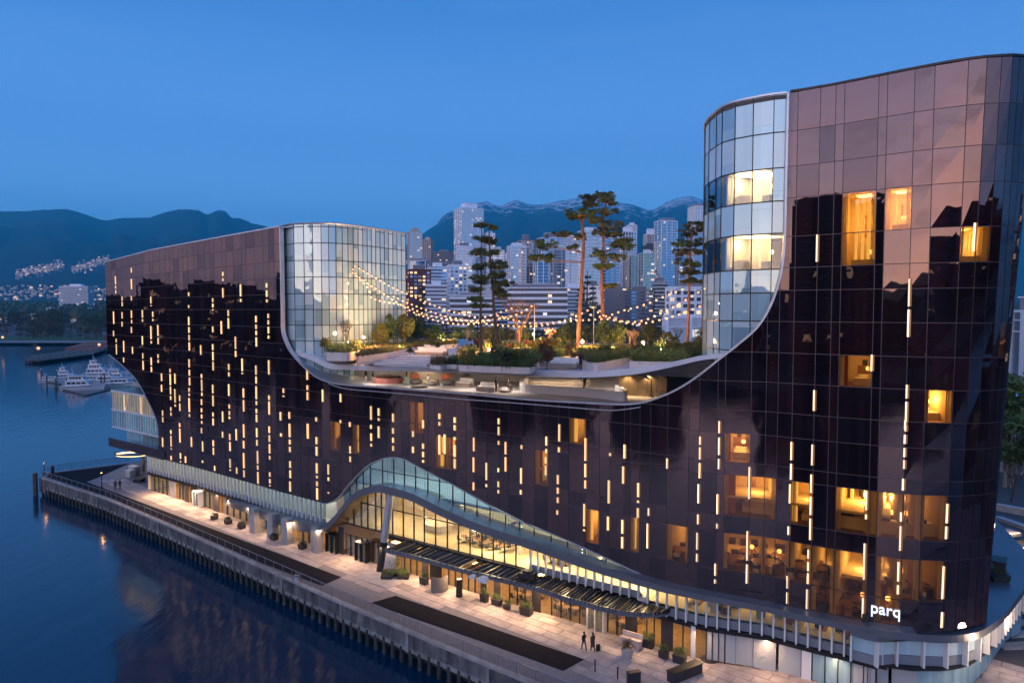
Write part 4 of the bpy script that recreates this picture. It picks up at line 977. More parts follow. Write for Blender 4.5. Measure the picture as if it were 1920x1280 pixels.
# ---- the glazed box that shows inside the leaf-shaped cut at the left end
bx0 = -1.0
def SL(u, z, off): 
    p = S(max(u, 0), z, off)
    if u < 0: d = (S(2, z, off) - S(0, z, off)).normalized(); p = p + d * u
    return p
def slab(u0, u1, z0, z1, o0, o1, m, name, n=1):
    mb = MB(); mb.hexa([SL(u0, z0, o0), SL(u1, z0, o0), SL(u1, z0, o1), SL(u0, z0, o1), SL(u0, z1, o0), SL(u1, z1, o0), SL(u1, z1, o1), SL(u0, z1, o1)], m); HB(mb, name)
ue_ = sz(300, 806)[0] + 1
slab(-.2, ue_, 15.9, 16.25, -.5, -9, 'whitec', 'floor_slab'); slab(-.2, ue_, 12.5, 12.85, -.5, -9, 'whitec', 'floor_slab'); slab(-.2, ue_, 9.3, 9.6, -.5, -9, 'whitec', 'floor_slab')
slab(-.3, ue_, 5.95, 6.15, .1, -9, 'mulld', 'balcony_floor'); slab(-.3, ue_ + .5, 6.15, 7.5, .1, .02, M['dark'][0], 'balcony_parapet')
slab(0, ue_, 6.2, 9.3, -3, -3.1, M['pale'][3], 'pale_glass_pane'); slab(0, ue_, 9.6, 16, -4.5, -4.6, 'roomwallp', 'box_back_wall')
k = 0; u = 0.0
while u < ue_ - .1:
    for z0, z1 in ((12.85, 15.9), (9.6, 12.5)):
        if z0 < 10 or k % 7 != 5: slab(u + .04, u + .86, z0, z1, -.7, -.74, 'litpane' if z0 > 10 else 'teal', 'glass_pane')
        slab(u - .05, u + .05, z0, z1, -.6, -.85, 'fin', 'white_fin')
        if R() < .45: slab(u + .1, u + .7, z0, z1 - .1, -1.4, -1.5, 'white' if R() < .6 else 'concrete', 'curtain')
    u += .9; k += 1
slab(.3, 5, 15.8, 15.88, -1.2, -4, 'ceil', 'ceiling_light'); slab(5.4, ue_ - .5, 15.8, 15.88, -1.2, -4, 'ceil', 'ceiling_light'); slab(.3, ue_ - .5, 12.42, 12.48, -1.5, -4, 'ceilcool', 'ceiling_light')
slab(-.1, ue_ - 2, 16.25, 17.5, -.55, -.59, 'balus', 'balustrade_pane'); slab(2.2, ue_ - 1, 17.6, 19.3, -3.5, -3.54, 'balus', 'balustrade_pane'); slab(2.0, ue_, 16.25, 17.6, -3.4, -9, 'concrete', 'terrace_step')
mb = MB(); 
for i in range(30):
    t0 = LCUT[0][0]
s_end = LCUT[-1][0]
mb.face([SL(-.2, 6, -9), SL(ue_ + 3, 6, -9), SL(ue_ + 3, 15.9, -9), SL(-.2, 15.9, -9)], 'darkw'); HB(mb, 'rear_wall')
# underside of the hotel over the left terrace
mb = MB(); poly = [SL(-.2, 6, 0), SL(ue_ + 8, 6, -.5), SL(ue_ + 8, 6, -9), SL(-.2, 6, -9)]; mb.face([V((p.x, p.y, 5.93)) for p in reversed(poly)], 'soffit'); HB(mb, 'underside')
band(sL0 - .5, sL0 - .3, 0, 6, -.2, -7, 'roomwallp', 'end_wall', 1)
band(sz(262, 700)[0], sz(515, 700)[0], 17, 41.8, -3, -3.2, 'darkw', 'inner_core_wall')
# ------------------------------------------------------------------ water, land, quay
SEA = -3.3
mb = MB(); mb.face([(-9000, -3000, SEA), (9000, -3000, SEA), (9000, 14000, SEA), (-9000, 14000, SEA)], 'water'); mb.build('water', kind='structure')
W = [P2(onz(x, y, 0)) for x, y in ((77, 895), (197, 934), (330, 991), (480, 1058), (640, 1130), (836, 1213.6), (1003, 1283))]
e = (W[-1] - W[-2]).normalized(); W += [W[-1] + e * 20, W[-1] + e * 60]
BK = [P2(onz(84, 886, 0)), P2(onz(243, 866, 0))]
poly = W + [V((300, -20)), V((700, 300)), V((700, 660)), V((-38, 660)), V((-48, 150)), V((-62, 146)), BK[1], BK[0]]
def prism_tri(mb, poly, z0, z1, m, mtop=None):
    mb.prism([(p[0], p[1]) for p in poly], z0, z1, m, mtop)
mb = MB(); prism_tri(mb, poly, -2.0, -.05, 'wallconc', 'ground'); mb.build('ground', kind='structure')
mb = MB()
fs = [(-9000, 655, -1), (-9000, 668, .6), (-9000, 760, 1.5), (-9000, 1500, 24), (-9000, 3600, 60), (-9000, 13000, 90)]
xs_ = [-4200, -900, -300, 300, 900, 4200]
shore = lambda x, k: (655 + 20 * math.sin(x * .004)) if k == 0 else 0
for k in range(len(fs) - 1):
    for a, b in zip(xs_, xs_[1:]):
        m = ['wallconc', 'grass', 'ground', 'ground', 'ground'][k]
        mb.face([(a, fs[k][1], fs[k][2]), (b, fs[k][1], fs[k][2]), (b, fs[k + 1][1], fs[k + 1][2]), (a, fs[k + 1][1], fs[k + 1][2])], m)
mb.build('far_shore', kind='structure')
def gz(Y):
    for (a0, y0, z0), (a1, y1, z1) in zip(fs, fs[1:]):
        if Y <= y1: return z0 + (z1 - z0) * (Y - y0) / (y1 - y0)
    return 90
# paving: everything along a quay axis (a along, b inland)
O = W[1]; A = (W[5] - W[1]).normalized(); B_ = V((-A.y, A.x))
def ab(p): q = V(p[:2]) - O; return q.dot(A), q.dot(B_)
def wp_(a, b): return O + A * a + B_ * b
def flat(name, pts, m, z1=0.0, th=.04, kind='structure'):
    mb = MB(); P = [(p[0], p[1]) for p in pts]
    ar = sum((q[0] - p[0]) * (q[1] + p[1]) for p, q in zip(P, P[1:] + P[:1]))
    if ar > 0: P.reverse()
    mb.prism(P, z1 - th, z1, m); return mb.build(name, kind=kind)
st1 = [onz(x, y, 0) for x, y in ((150, 897), (162, 903), (640, 1081), (603, 1097))]
pW = lambda i, d: W[i] + V((-(W[min(i + 1, len(W) - 1)] - W[max(i - 1, 0)]).normalized().y, (W[min(i + 1, len(W) - 1)] - W[max(i - 1, 0)]).normalized().x)) * d
strip1 = [BK[1] + V((.5, -1.2)), BK[0] + V((1.2, -.4)), pW(0, .9), pW(1, .8), pW(2, .8), pW(3, .8)]
strip1 += [P2(onz(603, 1097, 0)), P2(onz(640, 1081, 0)), P2(onz(162, 903, 0)), P2(onz(188, 893, 0))]
asph = flat('asphalt_path', strip1, 'asphalt', .002)
flat('asphalt_path', [P2(onz(x, y, 0)) for x, y in ((742, 1116), (1095, 1235), (1056, 1256), (900, 1200), (693, 1130))], 'asphalt', .002)
base = [pW(i, .35) for i in range(0, 8)]
flat('concrete_walkway', [BK[0]] + base + [V((60, 10)), V((90, 40)), V((60, 60)), S(sz(1600, 1170)[0], 0, -2).xy, S(sz(1100, 1170)[0], 0, -2).xy, S(sz(609, 1000)[0], 0, -2).xy, S(sz(281, 900)[0], 0, -2).xy, V((-62, 140)), BK[1]], 'paverd', -.03, .01)
# granite slabs, each its own piece near the camera
prom = thing('paved_promenade', 'pale pink granite slabs lit by the shopfronts between quay and hotel', 'pavement', (0, 70, 0)); del prom['category']; prom['kind'] = 'structure'
fac = [(S(SMAX * i / 300, 6).xy) for i in range(301)]
podl = [p for p in led]
def blocked(p):
    best = min(range(301), key=lambda i: (fac[i] - p).length_squared)
    i = max(1, min(299, best)); d = (fac[i + 1] - fac[i - 1]).normalized(); off = (p - fac[i]).dot(V((d.y, -d.x)))
    return off < -.6
def inpoly(p, poly):
    c = False; n = len(poly); j = n - 1
    for i in range(n):
        if (poly[i][1] > p[1]) != (poly[j][1] > p[1]) and p[0] < (poly[j][0] - poly[i][0]) * (p[1] - poly[i][1]) / (poly[j][1] - poly[i][1]) + poly[i][0]: c = not c
        j = i
    return c
s2 = [P2(onz(x, y, 0)) for x, y in ((742, 1116), (1095, 1235), (1056, 1256), (900, 1200), (693, 1130))]
slabs = []
a = -12.0
bl0 = ab(onz(162, 903, 0))[1]
LA, LB = 2.3, 1.15
for i in range(64):
    for j in range(22):
        a0 = -14 + i * LA + (j % 2) * LA * .5; b0 = 4.0 + j * LB; p = wp_(a0 + LA / 2, b0 + LB / 2); x, y = proj((*p, 0))
        if blocked(p) or inpoly(p, strip1) or inpoly(p, s2): continue
        if p.y < 30 or p.y > 135: continue
        qs = [wp_(a0 + u * LA, b0 + v * LB) for u, v in ((.1, .1), (.9, .1), (.9, .9), (.1, .9))]
        if any(inpoly(q, strip1) or inpoly(q, s2) for q in qs): continue
        slabs.append((p.length, a0, b0, p))
slabs.sort(key=lambda t: t[0])
def slabm(a0, b0, m, mb, o):
    g = .032; mb.hexa([V((*(wp_(a0 + u, b0 + v) - o), z)) for z in (-.029, U(-.002, .003)) for u, v in ((g, g), (LA - g, g), (LA - g, LB - g), (g, LB - g))], m)
rest = MB(); near_n = 0
vis = lambda p: 0 < proj((*p, 0))[0] < 1920 and proj((*p, 0))[1] < 1290
for d_, a0, b0, p in slabs:
    m = 'paverd' if (int(a0 / LA) * 7 + int(b0 / LB) * 3) % 17 == 0 else 'paver'
    m2 = MATS.get('pv' + m) or M[m]
    if near_n < 300 and vis(p): mb = MB(); near_n += 1
    else: mb = rest
    slabm(a0, b0, m, mb, V((0, 70)))
    if mb is not rest: mb.build('paving_slab', prom)
rest.build('far_paving', prom, kind='stuff')
# quay wall: coping, panels, ribs and piles
quay = thing('quay_wall', 'stained concrete quay wall on a row of dark piles along the water', 'wall', (W[3].x, W[3].y, 0)); QI = V((W[3].x, W[3].y, 0))
def QB(mb, name, **k):
    mb.v = [(a - QI.x, b - QI.y, c) for a, b, c in mb.v]; return mb.build(name, quay, **k)
Wd = []
for p, q in zip(W, W[1:]):
    n_ = max(1, int((q - p).length / 2.5))
    for k in range(n_): Wd.append(p.lerp(q, k / n_))
Wd.append(W[-1])
for i in range(len(Wd) - 1):
    a, b = Wd[i], Wd[i + 1]; d = (b - a).normalized(); nn = V((-d.y, d.x))
    mb = MB(); g = .012
    mb.hexa([V((*q, z)) for z in (-1.55, -.16) for q in (a + d * g, b - d * g, b - d * g + nn * .4, a + d * g + nn * .4)], 'wallconc'); QB(mb, 'wall_panel')
    mb = MB(); o = -nn * .08; mb.hexa([V((*q, z)) for z in (-.16, .12) for q in (a + o, b + o, b + nn * .35, a + nn * .35)], 'concrete'); QB(mb, 'coping')
    if i % 4 == 0: mb = MB(); o = -nn * .12; mb.hexa([V((*q, z)) for z in (-2.0, -.17) for q in (a - d * .2 + o, a + d * .2 + o, a + d * .2, a - d * .2)], 'wallconc'); QB(mb, 'wall_rib')
    for k in range(2):
        p = a.lerp(b, (k + .25) / 2) + nn * .1; mb = MB(); mb.tube([(p.x, p.y, SEA - .5), (p.x, p.y, -1.6 + U(-.15, .05))], [.24, .21], 'pile', 7); QB(mb, 'pile')
    mb = MB(); mb.hexa([V((*q, z)) for z in (-3.4, -1.5) for q in (a + nn * 1.4, b + nn * 1.4, b + nn * 1.6, a + nn * 1.6)], 'pile'); QB(mb, 'back_wall')
# pier head
p0 = V((*W[0], 0)); mb = MB(); mb.box((p0.x + 1.2, p0.y + .6, -1.4), (2.8, 2.2, 2.6), 'wallconc', -.5); QB(mb, 'pier_head')
mb = MB(); mb.tube([(p0.x - .9, p0.y - .3, SEA - 1), (p0.x - .9, p0.y - .3, .9)], .42, 'timber', 8); tag(mb.build('mooring_pile'), 'tall timber mooring pile standing at the tip of the quay', 'pile')
# railing
def railing(pts, label, name='railing', step=2.0, h=1.1):
    r = thing(name, label, 'railing', (pts[0].x, pts[0].y, 0)); o = V((pts[0].x, pts[0].y, 0)); P = []
    for p, q in zip(pts, pts[1:]):
        n_ = max(1, round((q - p).length / step))
        for k in range(n_): P.append(p.lerp(q, k / n_))
    P.append(pts[-1])
    me = None
    for p in P:
        if me is None: mb = MB(); mb.box((0, 0, h / 2 + .06), (.06, .06, h), 'ledge'); me = mb.mesh('post')
        child('post', me, r, V((p.x, p.y, .1)) - o)
    for z, rad, nm in ((h + .15, .045, 'top_rail'), (.28, .02, 'bottom_rail')):
        mb = MB(); mb.tube([V((p.x, p.y, z)) - o for p in P], rad, 'ledge', 5); mb.build(nm, r)
    mb = MB()
    for k in range(9): mb.tube([V((p.x, p.y, .36 + k * .095)) - o for p in P], .007, 'mulld', 3, cap=False)
    for p, q in zip(P, P[1:]):
        for k in range(1, 6): a = p.lerp(q, k / 6); mb.box((a.x - o.x, a.y - o.y, .75), (.012, .012, .85), 'mulld')
    mb.build('mesh_infill', r, kind='stuff'); return r
railing([pW(i, .12) for i in range(0, 8)], 'long grey mesh railing on the quay coping beside the water')
railing([BK[0] + V((.4, 0)), BK[1]], 'short grey railing on the far side of the quay tip')

# ------------------------------------------------------------------ mountains
def ridge_mesh(name, pts, D, foot, seed, m, label=None):
    mb = MB(); n = 220; x0, x1 = pts[0][0], pts[-1][0]; cols_ = []
    for i in range(n + 1):
        px = x0 + (x1 - x0) * i / n
        y = ev(pts, px) if len(pts[0]) == 2 else 0
        p = aty(px, y, D); zt = p.z; col_ = []
        for j in range(17):
            v = j / 16; Y = foot + (D - foot) * v; X = (px - 960) / F * Y * 1.0
            f = v ** 1.25
            nz = noise.fractal(V((X * .0009 + seed, Y * .0009, 0)), 1.0, 2.1, 5) ; rg = 1 - abs(noise.noise(V((X * .0016 + seed * 2, Y * .0005, 3))))
            z = 60 + (zt - 60) * f + (nz * 160 + (rg - .7) * 190) * math.sin(math.pi * min(v, 1)) * (zt / 1500)
            if j == 16: z = zt + noise.noise(V((px * .11, seed, 0))) * 9 + noise.noise(V((px * .4, seed, 0))) * 4
            col_.append((X, Y, z))
        col_.append(((px - 960) / F * D, D + 1800, zt * .2)); cols_.append(col_)
    nv = len(cols_[0]); mb.v = [p for c in cols_ for p in c]; k = mb.mi(m)
    for i in range(n):
        for j in range(nv - 1): mb.f.append((i * nv + j, (i + 1) * nv + j, (i + 1) * nv + j + 1, i * nv + j + 1)); mb.m.append(k)
    return mb.build(name, kind='structure', smooth=True)
mm = mat('forested_mountain', (.003, .017, .034), .95, var=.6, vscale=.006, var2=(.010, .036, .055))
n = mm.node_tree.nodes; l = mm.node_tree.links; b = n['Principled BSDF']
src = b.inputs['Base Color'].links[0].from_socket
g = n.new('ShaderNodeNewGeometry'); sx = n.new('ShaderNodeSeparateXYZ'); l.new(g.outputs['Position'], sx.inputs[0])
nz = n.new('ShaderNodeTexNoise'); nz.inputs['Scale'].default_value = .007; nz.inputs['Detail'].default_value = 7; nz.inputs['Roughness'].default_value = .7; l.new(g.outputs['Position'], nz.inputs[0])
a1 = n.new('ShaderNodeMath'); a1.operation = 'MULTIPLY_ADD'; a1.inputs[1].default_value = 2300; a1.inputs[2].default_value = -1150; l.new(nz.outputs[0], a1.inputs[0])
a2 = n.new('ShaderNodeMath'); a2.operation = 'ADD'; l.new(a1.outputs[0], a2.inputs[0]); l.new(sx.outputs[2], a2.inputs[1])
r = n.new('ShaderNodeMapRange'); l.new(a2.outputs[0], r.inputs[0]); r.inputs[1].default_value = 1560; r.inputs[2].default_value = 1680
mxx = n.new('ShaderNodeMix'); mxx.data_type = 'RGBA'; l.new(r.outputs[0], mxx.inputs[0]); l.new(src, mxx.inputs[6]); mxx.inputs[7].default_value = (.75, .72, .74, 1); l.new(mxx.outputs[2], b.inputs['Base Color'])
RL = [(-500, 410), (-200, 402), (0, 396), (60, 396), (90, 393), (130, 392.5), (150, 396), (180, 407), (205, 414), (230, 409), (285, 408), (320, 396), (345, 392), (370, 393), (380, 395), (392, 403), (402, 399), (414, 393), (428, 397), (440, 410), (455, 409), (475, 418), (500, 424), (560, 440), (640, 470), (760, 500)]
RC = [(500, 520), (640, 500), (740, 475), (790, 441), (820, 420), (832, 403), (850, 395), (870, 389), (900, 380), (915, 377), (926, 384), (938, 388), (955, 378), (966, 375), (985, 380), (998, 385), (1020, 383), (1050, 376), (1085, 371), (1120, 372), (1150, 379), (1180, 383), (1203, 390), (1220, 396), (1235, 386), (1252, 377), (1275, 369), (1297, 368), (1315, 376), (1332, 388), (1360, 390), (1500, 400), (1700, 380), (1900, 395), (2400, 400)]
ridge_mesh('mountain', RL, 9000, 3300, 3.3, mm); ridge_mesh('mountain', RC, 11000, 4200, 8.1, mm)
# lit houses on the far slopes
mb = MB(); lit = mat('far_house_lights', (1, .8, .6), .5, emit=(1, .62, .42), es=.45, nosample=True); pal = mat('far_house_wall', (.5, .46, .44), .8)
for k in range(900):
    t = R()
    if t < .45: x, y = U(30, 120), 0; y = 515 - (x - 30) * .22 + random.gauss(0, 4)
    elif t < .8: x = U(135, 205); y = 505 - (x - 135) * .27 + random.gauss(0, 4)
    else: x, y = U(0, 205), U(535, 562)
    Y = 4300 if y < 530 else 2600
    p = aty(x, y, Y); w_ = U(4, 11); mb.box((p.x, p.y, p.z), (w_, w_, U(4, 8)), lit if R() < .15 else pal)
tag(mb.build('hillside_houses'), 'tiny lit houses scattered in bands low on the left mountain slope', kind='stuff')

# haze
hz = bpy.data.materials.new('dusk_air'); hz.use_nodes = True; nn_ = hz.node_tree.nodes; nn_.remove(nn_['Principled BSDF'])
pv = nn_.new('ShaderNodeVolumePrincipled'); pv.inputs['Color'].default_value = (.03, .62, 1, 1); pv.inputs['Density'].default_value = 9e-5; pv.inputs['Anisotropy'].default_value = 0
hz.node_tree.links.new(pv.outputs[0], nn_['Material Output'].inputs['Volume'])
mb = MB(); M['haze'] = hz; mb.box((0, 5600, 950), (17000, 16400, 1910), 'haze'); ho = mb.build('haze', kind='stuff'); tag(ho, 'thin blue dusk haze over the water and city')

# ------------------------------------------------------------------ trees
rng = np.random.default_rng(5)
def leaf_cloud(mb, centers, radii, per, size, m, flatz=1.0, needle=False):
    """many small leaf faces spread through clumps"""
    mi = mb.mi(m)
    for (c, r) in zip(centers, radii):
        k = per
        d = rng.normal(size=(k, 3)); d /= np.linalg.norm(d, axis=1)[:, None]; rr = rng.random(k) ** .45
        P = np.array(c)[None] + d * rr[:, None] * np.array([r, r, r * flatz])[None]
        a = rng.normal(size=(k, 3)); a /= np.linalg.norm(a, axis=1)[:, None]; b = rng.normal(size=(k, 3)); b -= (a * b).sum(1)[:, None] * a; b /= np.linalg.norm(b, axis=1)[:, None]
        s = size * (0.6 + .8 * rng.random(k))[:, None]; bw = .35 if needle else .7
        p0, p1, p2 = P - a * s, P + b * s * bw, P + a * s
        k0 = len(mb.v); arr = np.stack([p0, p1, p2], 1).reshape(-1, 3); mb.v += [tuple(x) for x in arr.tolist()]
        mb.f += [(k0 + 3 * q, k0 + 3 * q + 1, k0 + 3 * q + 2) for q in range(k)]; mb.m += [mi] * k
def tree_meshes(kind, h, leafm, barkm, lod=1.0):
    tr, cr = MB(), MB()
    if kind in ('round', 'round2'):
        w_ = h * .34; base = h * .22
        tr.tube([(0, 0, 0), (U(-.1, .1), U(-.1, .1), base), (0, 0, h * .62)], [h * .022, h * .017, h * .007], barkm, 6)
        for k in range(6):
            an = k * 1.05 + U(0, .5); z = base + U(0, h * .2); tr.tube([(0, 0, z), (math.cos(an) * w_ * .4, math.sin(an) * w_ * .4, z + h * .12), (math.cos(an) * w_ * .7, math.sin(an) * w_ * .7, z + h * .28)], [h * .009, h * .006, h * .002], barkm, 4)
        cs, rs = [], []
        for k in range(int(26 * lod)):
            an = U(0, 6.28); t = R(); z = base + h * .06 + t * h * .62; rad = w_ * math.sin(math.pi * (t * .8 + .16)) * math.sqrt(R()); cs.append((rad * math.cos(an), rad * math.sin(an), z)); rs.append(h * U(.07, .12))
        leaf_cloud(cr, cs, rs, int(46 * lod), h * (.019 / lod ** .4 if kind == 'round' else .03), leafm, .8)
    elif kind == 'conifer':
        tr.tube([(0, 0, 0), (0, 0, h)], [h * .02, h * .003], barkm, 5); cs, rs = [], []
        for k in range(16):
            t = k / 16; rad = h * .19 * (1 - t) + .1
            for q in range(max(3, int(9 * (1 - t)))): an = q * 2.4 + k + U(0, .6); r_ = rad * U(.5, 1); cs.append((r_ * math.cos(an), r_ * math.sin(an), h * (.12 + .86 * t))); rs.append(h * .045 * (1.25 - t))
        leaf_cloud(cr, cs, rs, int(26 * lod), h * .016, leafm, .55, True)
    elif kind == 'bare':
        def br(p, d, l_, r_, dep):
            q = p + d * l_; tr.tube([p, q], [r_, r_ * .6], barkm, 3 if dep < 3 else 5, cap=False)
            if dep:
                for k in range(3): dd = (d + V((U(-.6, .6), U(-.6, .6), U(0, .35)))).normalized(); br(q, dd, l_ * U(.6, .8), r_ * .58, dep - 1)
        for k in range(3): br(V((U(-.1, .1), U(-.1, .1), 0)), V((U(-.25, .25), U(-.25, .25), 1)).normalized(), h * .28, h * .014, 4)
        cr.face([(0, 0, h * .5), (.02, 0, h * .5), (0, .02, h * .5)], barkm)
        cs = [(U(-.2, .2) * h, U(-.2, .2) * h, U(.5, .95) * h) for _ in range(14)]; leaf_cloud(cr, cs, [h * .09] * 14, 14, h * .008, leafm)
    return tr.mesh('trunk'), cr.mesh('crown')
TREES = {}
for key, a in dict(oak=('round', 10, 'leafd', 'bark', 1), oak2=('round', 10, 'leafp', 'bark', 1), yel=('round', 10, 'leafy', 'barkp', 1), rus=('round', 10, 'leafr', 'bark', .8), con=('conifer', 10, 'leafd', 'bark', 1), con2=('conifer', 10, 'leafp', 'bark', 1),
                    gr=('round2', 10, 'leafg', 'barkp', 1.6), gy=('round2', 10, 'leafy', 'barkp', 1.6), bare=('bare', 10, 'leafy', 'barkp', 1), bare2=('bare', 10, 'leafr', 'bark', 1)).items(): TREES[key] = tree_meshes(*a)
def tree(key, loc, h, label, group=None, name=None, w_=1.0):
    t, c = TREES[key]; nm = name or {'con': 'conifer_tree', 'con2': 'conifer_tree', 'bare': 'bare_tree', 'bare2': 'bare_tree'}.get(key, 'leafy_tree')
    o = thing(nm, label, 'tree', loc, U(0, 6), group); o.scale = (h / 10 * w_, h / 10 * w_, h / 10)
    child('trunk', t, o); child('crown', c, o); return o
for k in range(70):       # park belt on the left
    x = U(-60, 225); Y = U(700, 1000); key = random.choice(['oak', 'oak', 'oak2', 'con', 'rus', 'oak2']); p = aty(x, 600, Y)
    h = U(15, 27) if key != 'con' else U(22, 36)
    d = {'oak': 'dark leafy tree', 'oak2': 'olive leafy tree', 'con': 'tall dark conifer', 'rus': 'russet brown tree'}[key]
    tree(key, (p.x, Y, gz(Y)), h, d + ' in the park beyond the marina', 'trees in the park beyond the marina', w_=U(1, 1.5))
p = aty(154, 600, 690); tree('yel', (p.x, 690, 1.0), 21, 'single bright yellow green tree on the far park lawn', w_=1.0)
for k in range(9):
    x = 10 + k * 21 + U(-6, 6); p = aty(x, 600, 682); tree(random.choice(['oak', 'bare2', 'oak2']), (p.x, 682, .8), U(9, 19), 'tree standing at the front of the far park lawn', 'trees along the far lawn')
for k in range(95):       # dark woods between the garden and the city
    x = U(755, 1345); Y = U(230, 520); key = random.choice(['oak', 'oak', 'oak2', 'con', 'rus', 'bare2', 'con2']); p = aty(x, 600, Y)
    top = 31 - (U(590, 618) - 580) / 1280 * Y; h = max(9, min(34, top))
    d = {'oak': 'dark leafy tree', 'oak2': 'olive leafy tree', 'con': 'dark conifer', 'con2': 'olive conifer', 'rus': 'russet tree', 'bare2': 'thin half bare tree'}[key]
    tree(key, (p.x, Y, 0), h, d + ' behind the roof garden', 'trees between the garden and the city', w_=U(.9, 1.5))
for x, yt, Y in ((792, 528, 300), (1101, 505, 330), (1088, 530, 300), (1112, 528, 340)):
    p = aty(x, yt, Y); tree('con', (p.x, Y, 0), p.z, 'tall dark fir rising above the woods near x of the brick block' if 0 else ('tall dark fir in front of the red brick block' if x < 800 else 'tall dark fir behind the twin roof pines'), None if x < 800 else 'firs behind the twin roof pines', w_=1.1)

# ------------------------------------------------------------------ city towers
cw = dict(white=mat('tower_white', (.76, .83, .90), .6, var=.06, vscale=.02), pale=mat('tower_pale', (.48, .55, .62), .6, var=.08, vscale=.02), glass=mirrormat('tower_glass', (.20, .23, .27), (.5, .62, .75), .5, warp=0, facing=.3),
          blue=mirrormat('tower_blue_glass', (.07, .11, .17), (.35, .5, .7), .35, warp=0), beige=mat('tower_beige', (.50, .42, .36), .6), brick=mat('tower_brick', (.16, .035, .03), .8, var=.2, vscale=.1), grey=mat('tower_grey', (.20, .20, .24), .7), dark=mat('tower_dark', (.06, .065, .08), .4),
          wl=mat('tower_window_lit', (1, .8, .5), .5, emit=(1, .70, .36), es=.7, nosample=True), wc=mat('tower_window_cool', (1, .9, .8), .5, emit=(.9, .88, .8), es=.6, nosample=True), warmglass=mirrormat('tower_warm_glass', (.10, .07, .05), (1, .72, .5), .55, warp=0))
cw['pearl'] = mirrormat('tower_pearl_glass', (.55, .58, .62), (1, .93, .90), .34, warp=0)
for k, v in cw.items(): M['c_' + k] = v
def tower(x0, x1, yt, Y, style, body, trim, label, rot=.25, roof=None, litp=.05, name='city_tower', dfac=.8, fh=3.1, ybase=None, bay=3.4, round_=False):
    pc = aty((x0 + x1) / 2, yt, Y); W_ = (x1 - x0) / F * Y / (abs(math.cos(rot)) + dfac * abs(math.sin(rot))); D_ = W_ * dfac
    zb = 0 if ybase is None else aty(x0, ybase, Y).z; Ht = pc.z - zb
    o = thing(name, label, 'building', (pc.x, Y, zb), rot)
    mb = MB()
    if round_:
        nseg = 18; mb.prism([(W_ / 2 * math.cos(2 * math.pi * k / nseg), D_ / 2 * math.sin(2 * math.pi * k / nseg)) for k in range(nseg)], 0, Ht, 'c_' + body)
    else: mb.box((0, 0, Ht / 2), (W_, D_, Ht), 'c_' + body)
    mb.build('body', o)
    nf = int(Ht / fh); faces = [((0, -D_ / 2), 0, W_), ((W_ / 2, 0), math.pi / 2, D_), ((-W_ / 2, 0), -math.pi / 2, D_)]
    tm, wl_ = MB(), MB()
    z_lo = max(0, int(((31 - 40 / F * Y) - zb) / fh))
    for f in range(z_lo, nf + 1):
        z = min(f * fh, Ht - .2)
        if style in ('slab', 'band', 'balc'):
            th = .35 if style != 'band' else fh * .42; ex = .9 if style == 'balc' else .35
            if round_: tm.prism([((W_ / 2 + ex) * math.cos(2 * math.pi * k / 18), (D_ / 2 + ex) * math.sin(2 * math.pi * k / 18)) for k in range(18)], z, z + th, 'c_' + trim)
            else: tm.box((0, 0, z + th / 2), (W_ + ex * 2 * (1 if style != 'balc' else .55), D_ + ex * 2, th), 'c_' + trim)
            if style == 'balc' and not round_:
                for sx in (-.36, 0.05, .38): tm.box((W_ * sx, -D_ / 2 - .9, z + .7), (W_ * .2, .12, 1.1), 'c_' + trim)
        for (cx, cy), an, L_ in faces:
            nb = max(2, int(L_ / bay)); bw = L_ / nb; co, si = math.cos(an), math.sin(an)
            for k in range(nb):
                u = -L_ / 2 + (k + .5) * bw; px, py = cx + u * co, cy + u * si; ox, oy = si, -co
                if f < nf:
                    lit_ = R() < litp * .6
                    if style == 'grid': wl_.box((px + ox * .03, py + oy * .03, z + fh * .55), (bw * .62 if abs(co) > .5 else .1, .1 if abs(co) > .5 else bw * .62, fh * .55), 'c_wl' if lit_ else random.choice(['c_dark', 'c_blue', 'c_glass']))
                    elif lit_: wl_.box((px + ox * .04, py + oy * .04, z + fh * .6), (bw * .8 if abs(co) > .5 else .1, .1 if abs(co) > .5 else bw * .8, fh * .5), random.choice(['c_wl', 'c_wl', 'c_wc']))
    if style in ('fin', 'balc', 'grid', 'slab') and not round_:
        for (cx, cy), an, L_ in faces:
            nb = max(2, int(L_ / (bay * (1 if style == 'fin' else 2.5)))); co, si = math.cos(an), math.sin(an)
            for k in range(nb + 1):
                u = -L_ / 2 + k * L_ / nb; px, py = cx + u * co, cy + u * si; tm.box((px + si * .15, py - co * .15, Ht / 2), (.7, .7, Ht + .4), 'c_' + trim)
        if style == 'fin':
            for f in range(z_lo, nf, 1): tm.box((0, 0, f * fh + .3), (W_ + .16, D_ + .16, .6), 'c_' + trim)
    if tm.v: tm.build('floor_bands', o, kind='stuff')
    if wl_.v: wl_.build('windows', o, kind='stuff')
    mb = MB(); rw = roof or (.5, .5, 4)
    mb.box((W_ * .02, 0, Ht + rw[2] / 2), (W_ * rw[0], D_ * rw[1], rw[2]), 'c_' + (trim if R() < .6 else 'grey')); mb.box((W_ * .02, 0, Ht + rw[2] + .15), (W_ * rw[0] + .8, D_ * rw[1] + .8, .3), 'c_white'); mb.build('roof_plant', o)
    mb = MB(); mb.box((0, 0, Ht + .3), (W_ + .5, D_ + .5, .7), 'c_' + trim); mb.build('parapet', o)
    return o
T = tower
T(763, 792, 436, 1000, 'fin', 'pearl', 'beige', 'beige and blue glass tower beside the pale left lobe', .35, (.5, .6, 6))
T(793, 812, 450, 1150, 'fin', 'grey', 'beige', 'slim grey beige tower right of the beige and blue one', -.3)
T(763, 795, 490, 800, 'slab', 'blue', 'white', 'round banded white tower above the red brick block', 0, (.7, .7, 3), round_=True)
